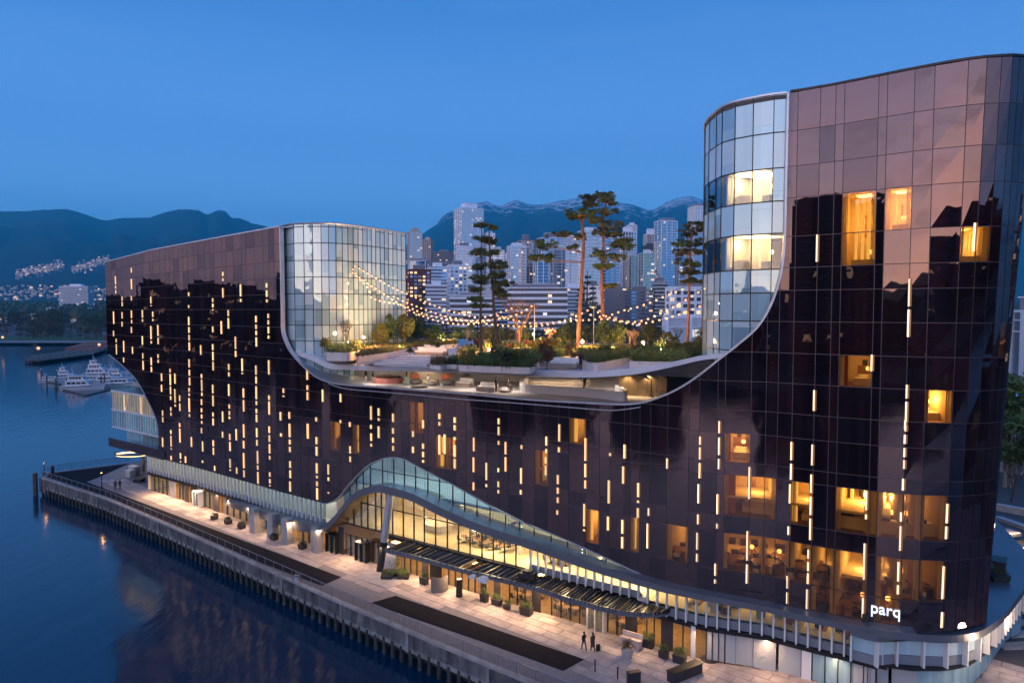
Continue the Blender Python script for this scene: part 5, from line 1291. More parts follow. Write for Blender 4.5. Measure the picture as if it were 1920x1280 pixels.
T(761, 808, 507, 560, 'grid', 'brick', 'brick', 'dark red brick block with small lit windows', .3, litp=.45, name='brick_building')
T(811, 852, 474, 1250, 'fin', 'grey', 'grey', 'wide dull grey tower behind the pale banded one', .1, litp=.2)
T(801, 838, 501, 640, 'band', 'glass', 'white', 'pale banded mid rise right of the brick block', .4, litp=.12)
T(830, 846, 500, 690, 'slab', 'blue', 'grey', 'narrow dark blue glass tower behind the pale banded mid rise', .4)
T(851, 906, 393, 1150, 'slab', 'pearl', 'white', 'tallest bright white tower in front of the snowy mountain', .45, (.55, .6, 9), litp=.12, dfac=.9)
T(853, 886, 463, 700, 'balc', 'glass', 'white', 'blue white glass tower below the tallest white tower', .2, litp=.06)
T(838, 876, 498, 600, 'grid', 'white', 'white', 'white gridded apartment block with dark square windows', .3, litp=.14)
T(880, 912, 466, 780, 'fin', 'glass', 'pale', 'pale glass tower half behind the left roof pines', .25)
T(908, 928, 438, 1200, 'grid', 'pearl', 'white', 'small bright white tower right of the tallest white one', .2)
T(917, 946, 470, 820, 'balc', 'glass', 'pale', 'grey balconied tower behind the left roof pines', .1)
T(925, 953, 476, 1300, 'slab', 'white', 'white', 'hazy white tower between two nearer ones', 0)
T(951, 986, 462, 700, 'balc', 'pearl', 'white', 'white balconied tower right of the left roof pines', .3, (.6, .6, 3), litp=.08, bay=2.6)
T(969, 1001, 452, 980, 'grid', 'beige', 'grey', 'mauve grey tower with stepped top behind the white balconied one', .2, (.4, .5, 8))
T(984, 1004, 500, 760, 'fin', 'dark', 'beige', 'brown glass tower with a warm lit top', .2, litp=.2)
T(1001, 1029, 490, 640, 'slab', 'blue', 'white', 'blue striped balcony tower in the centre', .35, litp=.04)
T(1006, 1056, 448, 880, 'balc', 'glass', 'white', 'white balconied tower topped by a dark frame', .25, (.5, .5, 7), litp=.06)
T(1030, 1084, 470, 700, 'slab', 'glass', 'pale', 'grey white tower left of the tallest roof pine', .15, litp=.07)
T(1048, 1084, 447, 1000, 'slab', 'blue', 'white', 'curved roof tower behind the tallest roof pine', .1)
T(1085, 1128, 434, 620, 'balc', 'pearl', 'white', 'large white balconied tower between the two roof pines', .3, (.5, .5, 3), litp=.09, bay=3)
T(1120, 1160, 448, 660, 'balc', 'glass', 'white', 'white balconied tower behind the right of the twin roof pines', .3, litp=.09, bay=3)
T(1160, 1192, 436, 820, 'fin', 'glass', 'white', 'white finned tower just right of the twin roof pines', .25, (.5, .5, 6))
T(1176, 1193, 423, 1050, 'slab', 'pale', 'white', 'slim pale tower with a tall side mast', .1)
T(1172, 1200, 480, 720, 'fin', 'warmglass', 'pale', 'copper glass tower left of two white ones', .3, litp=.1)
T(1199, 1226, 476, 690, 'slab', 'warmglass', 'white', 'white banded tower with copper glass', .3, litp=.1)
T(1208, 1230, 440, 980, 'grid', 'beige', 'white', 'cream stepped tower above the copper glass towers', .2, (.6, .6, 8))
T(1205, 1232, 462, 880, 'slab', 'dark', 'dark', 'low dark glass tower beneath the cream stepped one', .1)
T(1229, 1268, 416, 760, 'slab', 'glass', 'white', 'tall white framed glass tower left of the rightmost roof pine', .3, (.7, .7, 3), litp=.10, bay=2.2)
T(1268, 1292, 470, 700, 'slab', 'blue', 'pale', 'blue grey tower behind the rightmost roof pine', .2)
T(1293, 1334, 389, 900, 'fin', 'pearl', 'white', 'plain white tower beside the pale right lobe', .2, (.9, .9, 3))
T(1290, 1340, 440, 560, 'slab', 'glass', 'pale', 'pale banded block just left of the pale right lobe', .15, litp=.05)
for k in range(26):
    x = U(755, 1335); w_ = U(14, 30); yt = U(475, 520); Y = U(1000, 1500)
    T(x, x + w_, yt, Y, random.choice(['slab', 'grid', 'fin']), random.choice(['glass', 'white', 'grey', 'blue', 'pale']), random.choice(['white', 'pale', 'white', 'grey']), 'hazy filler tower in the dense city rows far back' if 0 else 'hazy mid height tower in the far city rows', U(-.3, .4), litp=.12)['group'] = 'far city towers'
for k in range(14):
    x = 745 + k * 43 + U(-8, 8); w_ = U(25, 50); T(x, x + w_, U(528, 548), U(540, 640), random.choice(['band', 'grid']), random.choice(['dark', 'grey', 'glass', 'brick']), random.choice(['grey', 'pale', 'white']), 'low dark block at the foot of the city towers', U(-.1, .3), litp=.12, name='city_block')['group'] = 'low city blocks'
T(843, 925, 555, 470, 'band', 'dark', 'white', 'long low white banded building at the left of the wood', .1, (.6, .5, 2), name='low_building', fh=3.8, dfac=.3)
T(953, 1064, 541, 480, 'band', 'dark', 'white', 'long low white banded building behind the bare roof tree', -.06, (.7, .5, 3), name='low_building', fh=4.2, dfac=.3)
T(890, 960, 535, 560, 'band', 'blue', 'pale', 'low pale stepped building between two long white ones', .1, name='low_building')
T(1252, 1338, 540, 330, 'grid', 'white', 'white', 'white mid rise with blue glass beside the right lobe', .2, litp=.25, name='mid_rise', dfac=.5)
T(1247, 1337, 596, 230, 'slab', 'pale', 'white', 'low building with white panels just behind the roof garden', .05, (.3, .3, .5), name='low_building', dfac=.3, fh=5)
T(117, 170, 538, 1500, 'band', 'grey', 'white', 'white stepped institutional building above the left park trees', .15, (.4, .5, 6), name='low_building', dfac=.5, fh=4)
T(202, 214, 534, 1400, 'slab', 'white', 'white', 'thin white tower at the left edge of the dark hotel wing', 0)
for k in range(16):
    x = U(-30, 205); Y = U(1000, 1400); T(x, x + U(8, 18), U(576, 590), Y, 'grid', random.choice(['pale', 'brick', 'white']), 'pale', 'small house among the park trees', U(-.4, .4), (.3, .3, 1), .25, name='small_house', bay=4)['group'] = 'houses among the left park trees'

# ------------------------------------------------------------------ far quay, rust deck, marina and boats
def quad_px(name, px, z, m, th, label, cat, kind=None):
    pts = [onz(x, y, z) for x, y in px]; c = sum(pts, V()) / len(pts); mb = MB(); P = [(p.x - c.x, p.y - c.y) for p in pts]
    if sum((q[0] - p[0]) * (q[1] + p[1]) for p, q in zip(P, P[1:] + P[:1])) > 0: P.reverse()
    mb.prism(P, -th, 0, m); o = mb.build(name, loc=(c.x, c.y, z)); tag(o, label, cat, None, kind); return o
jet = thing('far_jetty', 'long timber jetty with piles reaching out left of the hotel', 'jetty', (-300, 420, 0)); JI = V((-300, 420, 0))
mb = MB(); pts = [onz(x, y, -1) for x, y in ((46, 674), (75, 676), (170, 664), (206, 653), (206, 647), (165, 652), (60, 666))]
P = [(p.x, p.y) for p in pts]
if sum((q[0] - p[0]) * (q[1] + p[1]) for p, q in zip(P, P[1:] + P[:1])) > 0: P.reverse()
mb.prism([(a - JI.x, b - JI.y) for a, b in P], -1.6, -.8, 'timber'); mb.build('deck', jet)
for k in range(14):
    x = 48 + k * 11.5; y = 674 - max(0, k - 2) * 1.7; p = onz(x, y, -1) - JI; mb = MB(); mb.tube([(p.x, p.y, SEA - .5), (p.x, p.y, 0)], .5, 'timber', 6); mb.build('pile', jet)
mb = MB()
for k in range(2): mb.tube([tuple(onz(x, y - 2, 0) - JI + V((0, 0, .5 + k * .5))) for x, y in ((60, 667), (165, 653), (206, 648))], .12, 'timber', 4)
mb.build('handrail', jet)
quad_px('rust_deck', [(122, 652), (170, 657), (206, 650), (206, 639), (160, 641)], -.4, 'rust', 2.5, 'rust red sloping deck at the shore end of the jetty', 'deck')
mb = MB(); mb.box((0, 0, 3), (16, 8, 6), 'brick' if 0 else 'c_brick'); mb.box((0, 0, 6.3), (17, 9, .6), 'c_grey'); mb.box((-3, -4.1, 2), (2, .3, 3.4), 'c_dark'); p = onz(202, 640, 0); tag(mb.build('shore_shed', loc=(p.x, p.y + 12, 0)), 'small brown shed on the shore behind the rust deck', 'shed')
def lamp_post(p, h, label, glob=.35, e=None, name='street_lamp', group=None):
    o = thing(name, label, 'lamp', p, 0, group); mb = MB(); mb.tube([(0, 0, 0), (0, 0, h)], [.09, .06], 'frame', 6); mb.box((0, 0, .1), (.3, .3, .2), 'frame'); mb.build('pole', o)
    mb = MB(); mb.ball((0, 0, h + glob * .8), glob, 'globe' if e else 'lamph', 10, 7); mb.build('globe', o, smooth=True)
    if e: lamp('lamp_light', (0, 0, h + glob * .8), e, (1, .58, .27), glob * .8, parent=o)
    return o
for x, y, Y in ((72, 655, 440), (186, 648, 500), (5, 634, 560)): p = aty(x, y, Y); lamp_post((p.x, Y, -1), p.z + 1, 'lit lamp on a post by the far jetty', 1.0, group='lamps by the far jetty')
def boat_meshes(n_tier, fly):
    hull, cab, win = MB(), MB(), MB(); L_ = 12.0; W_ = 3.9; st = 9; rings = []
    for i in range(st + 1):
        t = i / st; x = -L_ / 2 + L_ * t; w_ = W_ / 2 * (1 - max(0, (t - .45) / .55) ** 2.2) * (.9 + .1 * min(1, t * 4)); sh = 1.25 + .75 * t ** 2; rings.append([(x, -w_ * .72, 0), (x + t * .5, -w_, sh), (x + t * .5, w_, sh), (x, w_ * .72, 0)])
    k = hull.mi('boatw')
    for r in rings: hull.v += r
    for i in range(st):
        for q in ((0, 1), (1, 2), (2, 3)): hull.f.append((i * 4 + q[0], (i + 1) * 4 + q[0], (i + 1) * 4 + q[1], i * 4 + q[1])); hull.m.append(k)
    hull.f.append((0, 1, 2, 3)); hull.m.append(k)
    hull.tube([(-L_ / 2, -W_ / 2 * .92, 1.0), (2, -W_ / 2 * .97, 1.25), (L_ * .48, -.25, 1.95)], .06, 'boatd', 4)
    z = 1.35; x0, x1 = -4.4, 2.6
    for t in range(n_tier):
        w_ = 3.0 - t * .5; p = [(x0, -w_ / 2), (x1, -w_ / 2), (x1, w_ / 2), (x0, w_ / 2)]; sl = 1.1
        cab.hexa([(a, b, z) for a, b in p] + [(x0 + .2, -w_ / 2 + .15, z + 1.5), (x1 - sl, -w_ / 2 + .15, z + 1.5), (x1 - sl, w_ / 2 - .15, z + 1.5), (x0 + .2, w_ / 2 - .15, z + 1.5)], 'boatw')
        cab.box(((x0 + x1) / 2 - .2, 0, z + 1.55), (x1 - x0 - .4, w_ + .1, .12), 'boatw')
        nw = 4
        for q in range(nw):
            a = x0 + .5 + q * (x1 - x0 - 1.6) / nw; 
            for sgn in (-1, 1): win.box((a + .45, sgn * (w_ / 2 - .05), z + .85), ((x1 - x0 - 1.9) / nw * .82, .14, .62), 'boatd')
        win.hexa([(x1 - .25, -w_ * .42, z + .45), (x1 - .2, w_ * .42, z + .45), (x1 - .3, w_ * .42, z + .4), (x1 - .35, -w_ * .42, z + .4), (x1 - sl + .05, -w_ * .4, z + 1.35), (x1 - sl + .05, w_ * .4, z + 1.35), (x1 - sl - .1, w_ * .4, z + 1.3), (x1 - sl - .1, -w_ * .4, z + 1.3)], 'boatd')
        z += 1.62; x0 += .5; x1 -= 1.5
    mast = MB(); mast.tube([(x0 + .8, 0, z), (x0 + .5, 0, z + (2.6 if fly else 1.6))], .08, 'boatw', 5); mast.box((x0 + .7, 0, z + .9), (.15, 1.6, .12), 'boatw'); mast.tube([(x0 + 1.4, -.8, z), (x0 + .8, -.8, z + .9), (x0 + .8, .8, z + .9), (x0 + 1.4, .8, z)], .05, 'boatw', 4)
    for q in range(6): t = q / 5; hx = -1 + 6.2 * t; mast.tube([(hx, -1.75 * (1 - t ** 3), 1.5 + .4 * t), (hx, -1.75 * (1 - t ** 3), 2.2 + .4 * t)], .03, 'steel', 3)
    mast.tube([(-1 + 6.2 * q / 5, -1.75 * (1 - (q / 5) ** 3), 2.2 + .08 * q) for q in range(6)], .03, 'steel', 3)
    return hull.mesh('hull', False), cab.mesh('cabin'), win.mesh('windows'), mast.mesh('mast')
BM = [boat_meshes(1, 0), boat_meshes(2, 1), boat_meshes(3, 1)]
BO = [(98, 716, 0, .45, .9, 'small white cruiser at the left end of the marina'), (127, 712, 2, .35, 1.0, 'tall three decked white yacht at the left of the marina'), (155, 730, 1, .30, 1.35, 'white motor yacht lying nearest in front of the others'), (188, 705, 2, .25, 1.35, 'large white yacht with a slender mast behind the nearest one'), (140, 722, 1, .4, .8, 'white cruiser between the tall yacht and the nearest one'), (205, 718, 1, .2, 1.1, 'white yacht partly hidden by the hotel edge'),
      (222, 712, 1, .2, 1.1, 'white yacht moored close behind the hotel corner'), (176, 716, 0, .3, 1.0, 'low white boat between the two larger yachts'), (213, 703, 0, .25, 1.2, 'low white boat farthest back in the marina'), (232, 724, 0, .2, 1.2, 'low white boat just left of the glass balcony')]
for x, y, t, rz, s_, lb in BO:
    p = onz(x, y, SEA); o = thing('motor_yacht', lb, 'boat', (p.x, p.y, SEA), rz, None); o.scale = (s_,) * 3
    for nm, me in zip(('hull', 'cabin', 'windows', 'mast'), BM[t]): child(nm, me, o)
dk = thing('marina_float', 'dark floating pontoon in front of the moored yachts', 'pontoon', tuple(onz(150, 738, SEA)))
DI = V(dk.location)
for px in ([(100, 726), (160, 741), (212, 728)], [(75, 713), (110, 720)], [(118, 730), (190, 712)]):
    pts = [onz(x, y, SEA + .4) - DI for x, y in px]
    for a, b in zip(pts, pts[1:]): d = (b - a).normalized(); nn = V((-d.y, d.x, 0)) * 1.2; mb = MB(); mb.hexa([q + V((0, 0, z)) for z in (-.5, 0) for q in (a, b, b + nn, a + nn)], 'timber'); mb.build('walkway', dk)
for x, y in ((78, 714), (107, 716), (88, 726), (126, 731), (140, 728), (190, 728), (196, 722), (105, 732)):
    p = onz(x, y, SEA) - DI; mb = MB(); mb.tube([(p.x, p.y, -.5), (p.x, p.y, 5.5)], .3, 'timber', 6); mb.ball((p.x, p.y, 5.6), .34, 'boatw', 6, 4); mb.build('mooring_post', dk)

# ------------------------------------------------------------------ the opposite shore behind the camera (seen as reflections)
mb = MB(); mb.prism([(-1200, -700), (500, -700), (500, -190), (-60, -160), (-165, -135), (-420, -60), (-520, 300), (-1200, 600)], -3.5, .2, 'wallconc', 'ground'); mb.build('south_shore', kind='structure')
def block(cx, cy, w_, d_, h, rot, label, litp=.16, body='dark'):
    o = thing('apartment_block', label, 'building', (cx, cy, 0), rot); mb = MB(); mb.box((0, 0, h / 2), (w_, d_, h), 'c_' + body); mb.build('body', o)
    tm, wn = MB(), MB()
    for f in range(int(h / 3.1)):
        z = f * 3.1; tm.box((0, 0, z), (w_ + 2.4, d_ + 2.4, .3), 'c_grey')
        for sg in (-1, 1):
            for k in range(int(w_ / 4)):
                if R() < litp * .35: wn.box((-w_ / 2 + (k + .5) * 4, sg * (d_ / 2 + .04), z + 1.6), (2.8, .1, 2.0), 'c_wl')
            for k in range(int(d_ / 4)):
                if R() < litp * .35: wn.box((sg * (w_ / 2 + .04), -d_ / 2 + (k + .5) * 4, z + 1.6), (.1, 2.8, 2.0), 'c_wl')
    tm.build('floor_bands', o, kind='stuff')
    if wn.v: wn.build('windows', o, kind='stuff')
    mb = MB(); mb.box((0, 0, h + 2.5), (w_ * .6, d_ * .6, 5), 'c_dark'); mb.box((w_ * .35, 0, h + 1), (w_ * .3, d_ * .4, 2), 'c_dark'); mb.build('roof_plant', o); return o
block(-186, -168, 50, 26, 80, -.8, 'tall dark apartment tower mirrored in the right hotel tower', .05)
SB = [(190, -60, 40, 24, 50), (230, 30, 40, 24, 46), (255, 110, 40, 24, 54), (290, 190, 50, 24, 44), (-640, 200, 50, 25, 50), (-600, 330, 50, 25, 50), (-60, -260, 50, 22, 50), (-215, -190, 50, 20, 44), (-290, -130, 40, 20, 52), (-350, -60, 40, 22, 45), (-20, -330, 40, 30, 58), (60, -260, 60, 22, 42), (-430, 20, 40, 24, 50), (-470, 100, 40, 24, 44), (-500, 190, 44, 22, 48), (-560, 280, 50, 22, 46), (140, -260, 50, 25, 46), (-260, -260, 40, 25, 60), (-400, -130, 40, 25, 62), (-540, 90, 40, 25, 60), (-640, 380, 50, 25, 46), (230, -280, 60, 30, 50)]  # leading right-hand entries are unseen additions that darken the tower corner's reflections
for k, (a, b, c, d, e_) in enumerate(SB): block(a, b, c, d, e_, math.atan2(-(b - 60), -(a - 20)) + math.pi / 2 + U(-.2, .2), 'dark apartment block out of view around the opposite shore', .14, random.choice(['dark', 'grey']))['group'] = 'blocks on the opposite shore'
for k in range(60):
    t = R(); a = V((60, -225)).lerp(V((-400, -80)), t) if R() < .6 else V((-400, -80)).lerp(V((-560, 330)), t); tree(random.choice(['oak', 'oak2', 'con', 'rus']), (a.x + U(-12, 12), a.y + U(-12, 12), 0), U(12, 24), 'tree on the opposite shore', 'trees on the opposite shore', w_=1.3)
# unseen wooded rise, added behind the shore as a dark mass for reflections
hp = [V((500, -330)), V((200, -330)), V((0, -370)), V((-160, -330)), V((-330, -230)), V((-450, -120)), V((-560, 20)), V((-640, 200)), V((-700, 420)), V((-760, 640))]
hp = [V(q) for q in smooth([tuple(q) for q in hp], 14)]; mb = MB()
for i in range(len(hp) - 1):
    for a, b in ((hp[i], hp[i + 1]),):
        ha, hb = (44 + 9 * noise.noise(V((q.x * .02, q.y * .02, 1))) + 4 * noise.noise(V((q.x * .11, q.y * .11, 4))) for q in (a, b)); o_a, o_b = a.normalized() * 60, b.normalized() * 60
        mb.face([(a.x, a.y, 0), (b.x, b.y, 0), (b.x, b.y, hb * .8), (a.x, a.y, ha * .8)], 'leafd'); mb.face([(a.x, a.y, ha * .8), (b.x, b.y, hb * .8), (b.x + o_b.x, b.y + o_b.y, hb), (a.x + o_a.x, a.y + o_a.y, ha)], 'leafd'); mb.face([(a.x + o_a.x, a.y + o_a.y, ha), (b.x + o_b.x, b.y + o_b.y, hb), (b.x + o_b.x * 4, b.y + o_b.y * 4, 0), (a.x + o_a.x * 4, a.y + o_a.y * 4, 0)], 'leafd')
mb.build('added_wooded_rise', kind='structure')
# far suburb: low trees and houses between the park and the mountains
mb = MB()
for k in range(2600):
    Y = 1050 + 2700 * R() ** 1.3; x = U(-60, 260) if R() < .75 else U(260, 1950); p = aty(x, 580, Y); z = gz(Y); r_ = U(7, 15)
    if R() < .86: mb.ball((p.x, p.y, z + r_ * .5), (r_, r_, r_ * U(.8, 1.3)), 'leafd', 5, 3)
    else: mb.box((p.x, p.y, z + 4), (U(10, 22), 9, U(8, 14)), 'c_pale'); mb.box((p.x, p.y - 4.7, z + 5), (5, .3, 2.4), 'c_wl')
tag(mb.build('far_suburb'), 'dark far trees and small pale houses below the mountains', kind='stuff')
# promenade wash light from lamps recessed in the canopy and band edge
for k in range(20):
    s = sz(290, 900)[0] + (sz(1640, 1200)[0] - sz(290, 900)[0]) * (k + .5) / 20; p = S(s, 2.75, .75)
    q = S(s, 2.75, 2); d = (q - p).normalized() * .2
    lamp('facade_downlight', p + V((0, 0, .1)), (290 if k > 6 else 380) * (.35 if k > 14 else 1), (1, .60, .34), .25, 'AREA', (d + V((0, 0, -1))).to_track_quat('-Z', 'Y').to_euler(), parent=None, sy=2.4)
# ------------------------------------------------------------------ roof garden
def pg(x, y, z=25.0): return onz(x, y, z)
def grass_blades(mb, pts_fn, n, h, m, w_=.02, lean=.3):
    mi = mb.mi(m)
    for _ in range(n):
        p = pts_fn()
        if p is None: continue
        a = U(0, 6.28); hh = h * U(.5, 1.2); dx, dy = math.cos(a), math.sin(a); k = len(mb.v)
        mb.v += [(p[0] - dy * w_, p[1] + dx * w_, p[2]), (p[0] + dy * w_, p[1] - dx * w_, p[2]), (p[0] + dx * hh * lean, p[1] + dy * hh * lean, p[2] + hh)]; mb.f.append((k, k + 1, k + 2)); mb.m.append(mi)
def bed(pxs, label, veg, wall_h=.75, z=25.0, dens=1.0, h=.6):
    """curved cream planter: wall ring, soil, and its planting"""
    top = z + wall_h; P = [onz(x, y, top) for x, y in pxs]
    P = [V(p) for p in smooth([(p.x, p.y) for p in P + [P[0]]], 4)][:-1]
    if sum((q.x - p.x) * (q.y + p.y) for p, q in zip(P, P[1:] + P[:1])) > 0: P.reverse()
    c = sum(P, V((0, 0))) / len(P); o = thing('garden_planter', label, 'planter', (c.x, c.y, z))
    mb = MB(); n = len(P)
    nr = [(P[(i + 1) % n] - P[i - 1]).normalized() for i in range(n)]; nr = [V((-d.y, d.x)) for d in nr]
    for i in range(n):
        a, b = P[i] - c, P[(i + 1) % n] - c; a2, b2 = a + nr[i] * .22, b + nr[(i + 1) % n] * .22
        mb.hexa([V((*q, zz)) for zz in (-.3, wall_h) for q in (a, b, b2, a2)], 'planter', skip=(3, 5))
    mb.build('planter_wall', o)
    mb = MB(); k = len(mb.v); mb.v.append((0, 0, wall_h - .1)); i_ = mb.mi('soil')
    for q in P: mb.v.append((q.x - c.x, q.y - c.y, wall_h - .12))
    for i in range(n): mb.f.append((0, 1 + i, 1 + (i + 1) % n)); mb.m.append(i_)
    mb.build('soil', o)
    xs = [p.x for p in P]; ys = [p.y for p in P]; Pl = [(p.x, p.y) for p in P]
    area = abs(sum(p.x * q.y - q.x * p.y for p, q in zip(P, P[1:] + P[:1]))) / 2
    def rp():
        for _ in range(20):
            q = (U(min(xs), max(xs)), U(min(ys), max(ys)))
            if inpoly(q, Pl): return (q[0] - c.x, q[1] - c.y, wall_h - .1)
        return None
    mb = MB(); cs, rs = [], []
    for m, share, kind in veg:
        if kind == 'grass': grass_blades(mb, rp, int(area * 260 * share * dens), h, m)
        else:
            cs = [rp() for _ in range(int(area * 3.2 * share * dens) + 1)]; cs = [q for q in cs if q]
            rs = [U(.15, .62) * (h / .6) for _ in cs]; cs = [(q[0], q[1], q[2] + r_ * .6) for q, r_ in zip(cs, rs)]
            leaf_cloud(mb, cs, rs, 46, .10, m, .9, kind == 'needle')
    mb.build('planting', o, kind='stuff'); return o
bed([(612, 660), (650, 661), (668, 658), (705, 649), (722, 641), (690, 634), (640, 643), (616, 653)], 'cream curved planter of bright green shrubs against the left glass lobe', [('leafg', .9, 'leaf'), ('leafg', .3, 'grass')], h=.9)
bed([(668, 668), (690, 665.5), (735, 659.5), (780, 650.5), (850, 645), (850, 640), (780, 641), (735, 645), (695, 653)], 'long cream planter with russet and olive shrubs left of the stone sofas', [('leafr', .35, 'leaf'), ('leafp', .5, 'leaf'), ('leafy', .4, 'grass')])
bed([(856, 663), (900, 658), (935, 654), (990, 651), (1050, 649.5), (1050, 644), (990, 645), (920, 648), (868, 655)], 'low cream planter of dark shrubs behind the leaning pines', [('leafg', .35, 'leaf'), ('leafd', .4, 'leaf'), ('leafy', .2, 'grass')])
bed([(860, 684), (925, 686.5), (993, 688.5), (1002, 683), (1019, 674.5), (1046, 670), (1078, 665), (1080, 653), (1051, 654), (1002, 658), (955, 665), (894, 671.5), (867, 674)], 'largest planter of soft green grasses along the slab edge', [('leafg', .55, 'leaf'), ('leafg', .9, 'grass'), ('leafp', .3, 'needle')], wall_h=.35, dens=1.1, h=.85)
bed([(1084, 668), (1100, 676), (1120, 680), (1160, 673), (1203, 665), (1203, 658), (1174, 654), (1095, 656)], 'planter of ochre and green grasses right of the tallest pine', [('leafy', .5, 'grass'), ('leafg', .6, 'grass'), ('leafp', .4, 'leaf')], dens=1.2, h=.85)
bed([(1180, 677), (1230, 678), (1274, 677), (1302, 669), (1330, 663), (1326, 653), (1283, 652), (1228, 652), (1203, 662)], 'cream planter of dense green shrubs in front of the right glass lobe', [('leafg', 1.2, 'leaf'), ('leafp', .4, 'needle')], h=.95, dens=1.2)
bed([(1010, 647), (1065, 648), (1075, 643), (1015, 641)], 'flat topped hedge planter behind the standing couple', [('leafp', 1.0, 'leaf')], h=.7)
bed([(930, 645.5), (960, 645), (960, 641), (925, 641.5)], 'narrow low planter at the back of the garden under the bare tree', [('leafg', .8, 'leaf')], h=.6)
bed([(806, 683), (826, 685), (838, 681), (832, 676), (812, 677)], 'small planter of reddish grass tufts left on the terrace steps', [('leafr', .4, 'grass'), ('leafg', .5, 'leaf')], wall_h=.15, h=.9)
bed([(836, 683), (862, 683), (868, 677), (850, 675)], 'small planter of dark green grasses right on the terrace steps', [('leafg', 1.0, 'leaf'), ('leafd', .4, 'grass')], wall_h=.15, h=.9)
# single shrubs standing among the beds
SHR = []
for m, nd in (('leafg', 0), ('leafp', 1), ('leafr', 0), ('leafy', 0), ('leafd', 0)):
    mb = MB(); cs = [(U(-.5, .5), U(-.5, .5), U(.2, .9)) for _ in range(16)]; leaf_cloud(mb, cs, [U(.18, .34) for _ in cs], 60, .085, m, 1, bool(nd)); mb.tube([(0, 0, -.4), (0, 0, .5)], .03, 'bark', 4); SHR.append(mb.mesh('shrub'))
SHN = ['fresh green shrub', 'olive needle shrub', 'russet shrub', 'yellow green shrub', 'dark green shrub']
for k in range(48):
    x0, y0, x1, y1 = random.choice([(865, 684, 1000, 662), (865, 684, 1000, 662), (1000, 680, 1075, 656), (1095, 674, 1195, 658), (1190, 674, 1300, 660), (1190, 674, 1300, 660), (1290, 665, 1326, 656), (620, 658, 700, 645), (690, 662, 840, 645), (880, 657, 1045, 648)])
    p = onz(U(x0, x1), U(y1, y0), 25.9)
    if proj(p)[0] < 763: yl = min((q for q in smL[:70]), key=lambda q: abs(proj((q.x, q.y, 28))[0] - proj(p)[0])).y - 1.2; p.y = min(p.y, yl)
    i = random.randrange(5); o = child('garden_shrub', SHR[i], None, (p.x, p.y, 25.75), U(0, 6), scale=(lambda q: (q, q, q * U(.8, 1.4)))(U(.7, 1.5))); tag(o, SHN[i] + ' in the roof garden beds', 'shrub', 'shrubs in the roof garden beds')
# broad garden steps
for k in range(4):
    a, b = pg(700 + k * 14, 681 - k * 3.0), pg(800 + k * 8, 684 - k * 3.4); d = V((.2, 1, 0)) * 1.1; z = 25 + .08 * (k + 1)
    mb = MB(); mb.hexa([V((q.x, q.y, z - .3)) for q in (a, b, b + d, a + d)] + [V((q.x, q.y, z)) for q in (a, b, b + d, a + d)], 'deckfloor'); HB(mb, 'garden_step')
# ---- trees of the garden
def garden_tree(key, x, yb, yt, label, w_=1.0, name=None, z=25.4):
    p = onz(x, yb, z)
    if x < 763:
        yl = min((q for q in smL[:70]), key=lambda q: abs(proj((q.x, q.y, 28))[0] - x)).y - 1.8; p = aty(x, yb, min(p.y, yl)); p.z = min(p.z, 25.6)
    t = aty(x, yt, p.y); o = tree(key, tuple(p), (t.z - p.z), label, name=name, w_=w_); return o
GT = [('bare2', 652, 655, 583, 'bare multi stemmed tree against the left glass lobe', 1.0), ('gy', 714, 655, 600, 'small yellow green tree nearest the left lamp post', .9), ('gr', 730, 648, 585, 'green tree in front of the right end of the left glass lobe', .9), ('gy', 757, 648, 582, 'yellow green tree lit from below left of the stone sofas', 1.0),
      ('gr', 778, 642, 590, 'leafy green tree just right of the brick block view', 1.0), ('bare', 873, 656, 606, 'slender half bare tree beside the left leaning pine', .9), ('gy', 912, 645, 606, 'glowing yellow green tree between the leaning pines', .9), ('gr', 930, 644, 603, 'round green tree right behind the leaning pines', 1.0),
      ('gr', 1067, 652, 600, 'green tree with forked trunk left of the tallest pine', .9), ('gr', 1133, 657, 596, 'dense dark green tree under the twin pine', 1.1), ('gr', 1158, 657, 600, 'dense green tree with thin pale trunk right of the twin pine', .9), ('bare', 1178, 655, 606, 'half bare tree with several pale stems', 1.0), ('bare2', 1190, 655, 608, 'thin half bare brown tree left of the brightest lamp', 1.0),
      ('gy', 1252, 667, 617, 'low spreading yellow green tree with pale trunk', 1.35), ('con2', 1302, 655, 616, 'small dark conifer right of the rightmost pine', 1.3), ('gr', 1322, 660, 603, 'narrow green tree beside the right glass lobe', .8)]
for k, x in enumerate((786, 800, 818, 838, 856, 884, 955, 984, 1032, 1050, 1100, 1215, 1232, 1270)): GT.append((['gr', 'gy', 'gr', 'bare2', 'gr'][k % 5], x, 642 + (k % 3) * 2, 604 + (k * 7) % 11, ['leafy green tree', 'yellow green tree', 'green tree', 'thin half bare tree', 'round green tree'][k % 5] + ' in the rear garden row, ' + ['behind the left steps', 'left of the leaning pines', 'near the rear lamps', 'at its left end', 'behind the small planter', 'just left of the leaning pine', 'right of the bare hung tree', 'beside the centre pole', 'behind the hedge', 'behind the forked tree', 'behind the tallest pine', 'right of the brightest lamp', 'behind the spreading tree', 'left of the rightmost pine'][k], 1.25))
for a in GT: garden_tree(a[0], a[1], a[2], a[3], a[4], a[5])
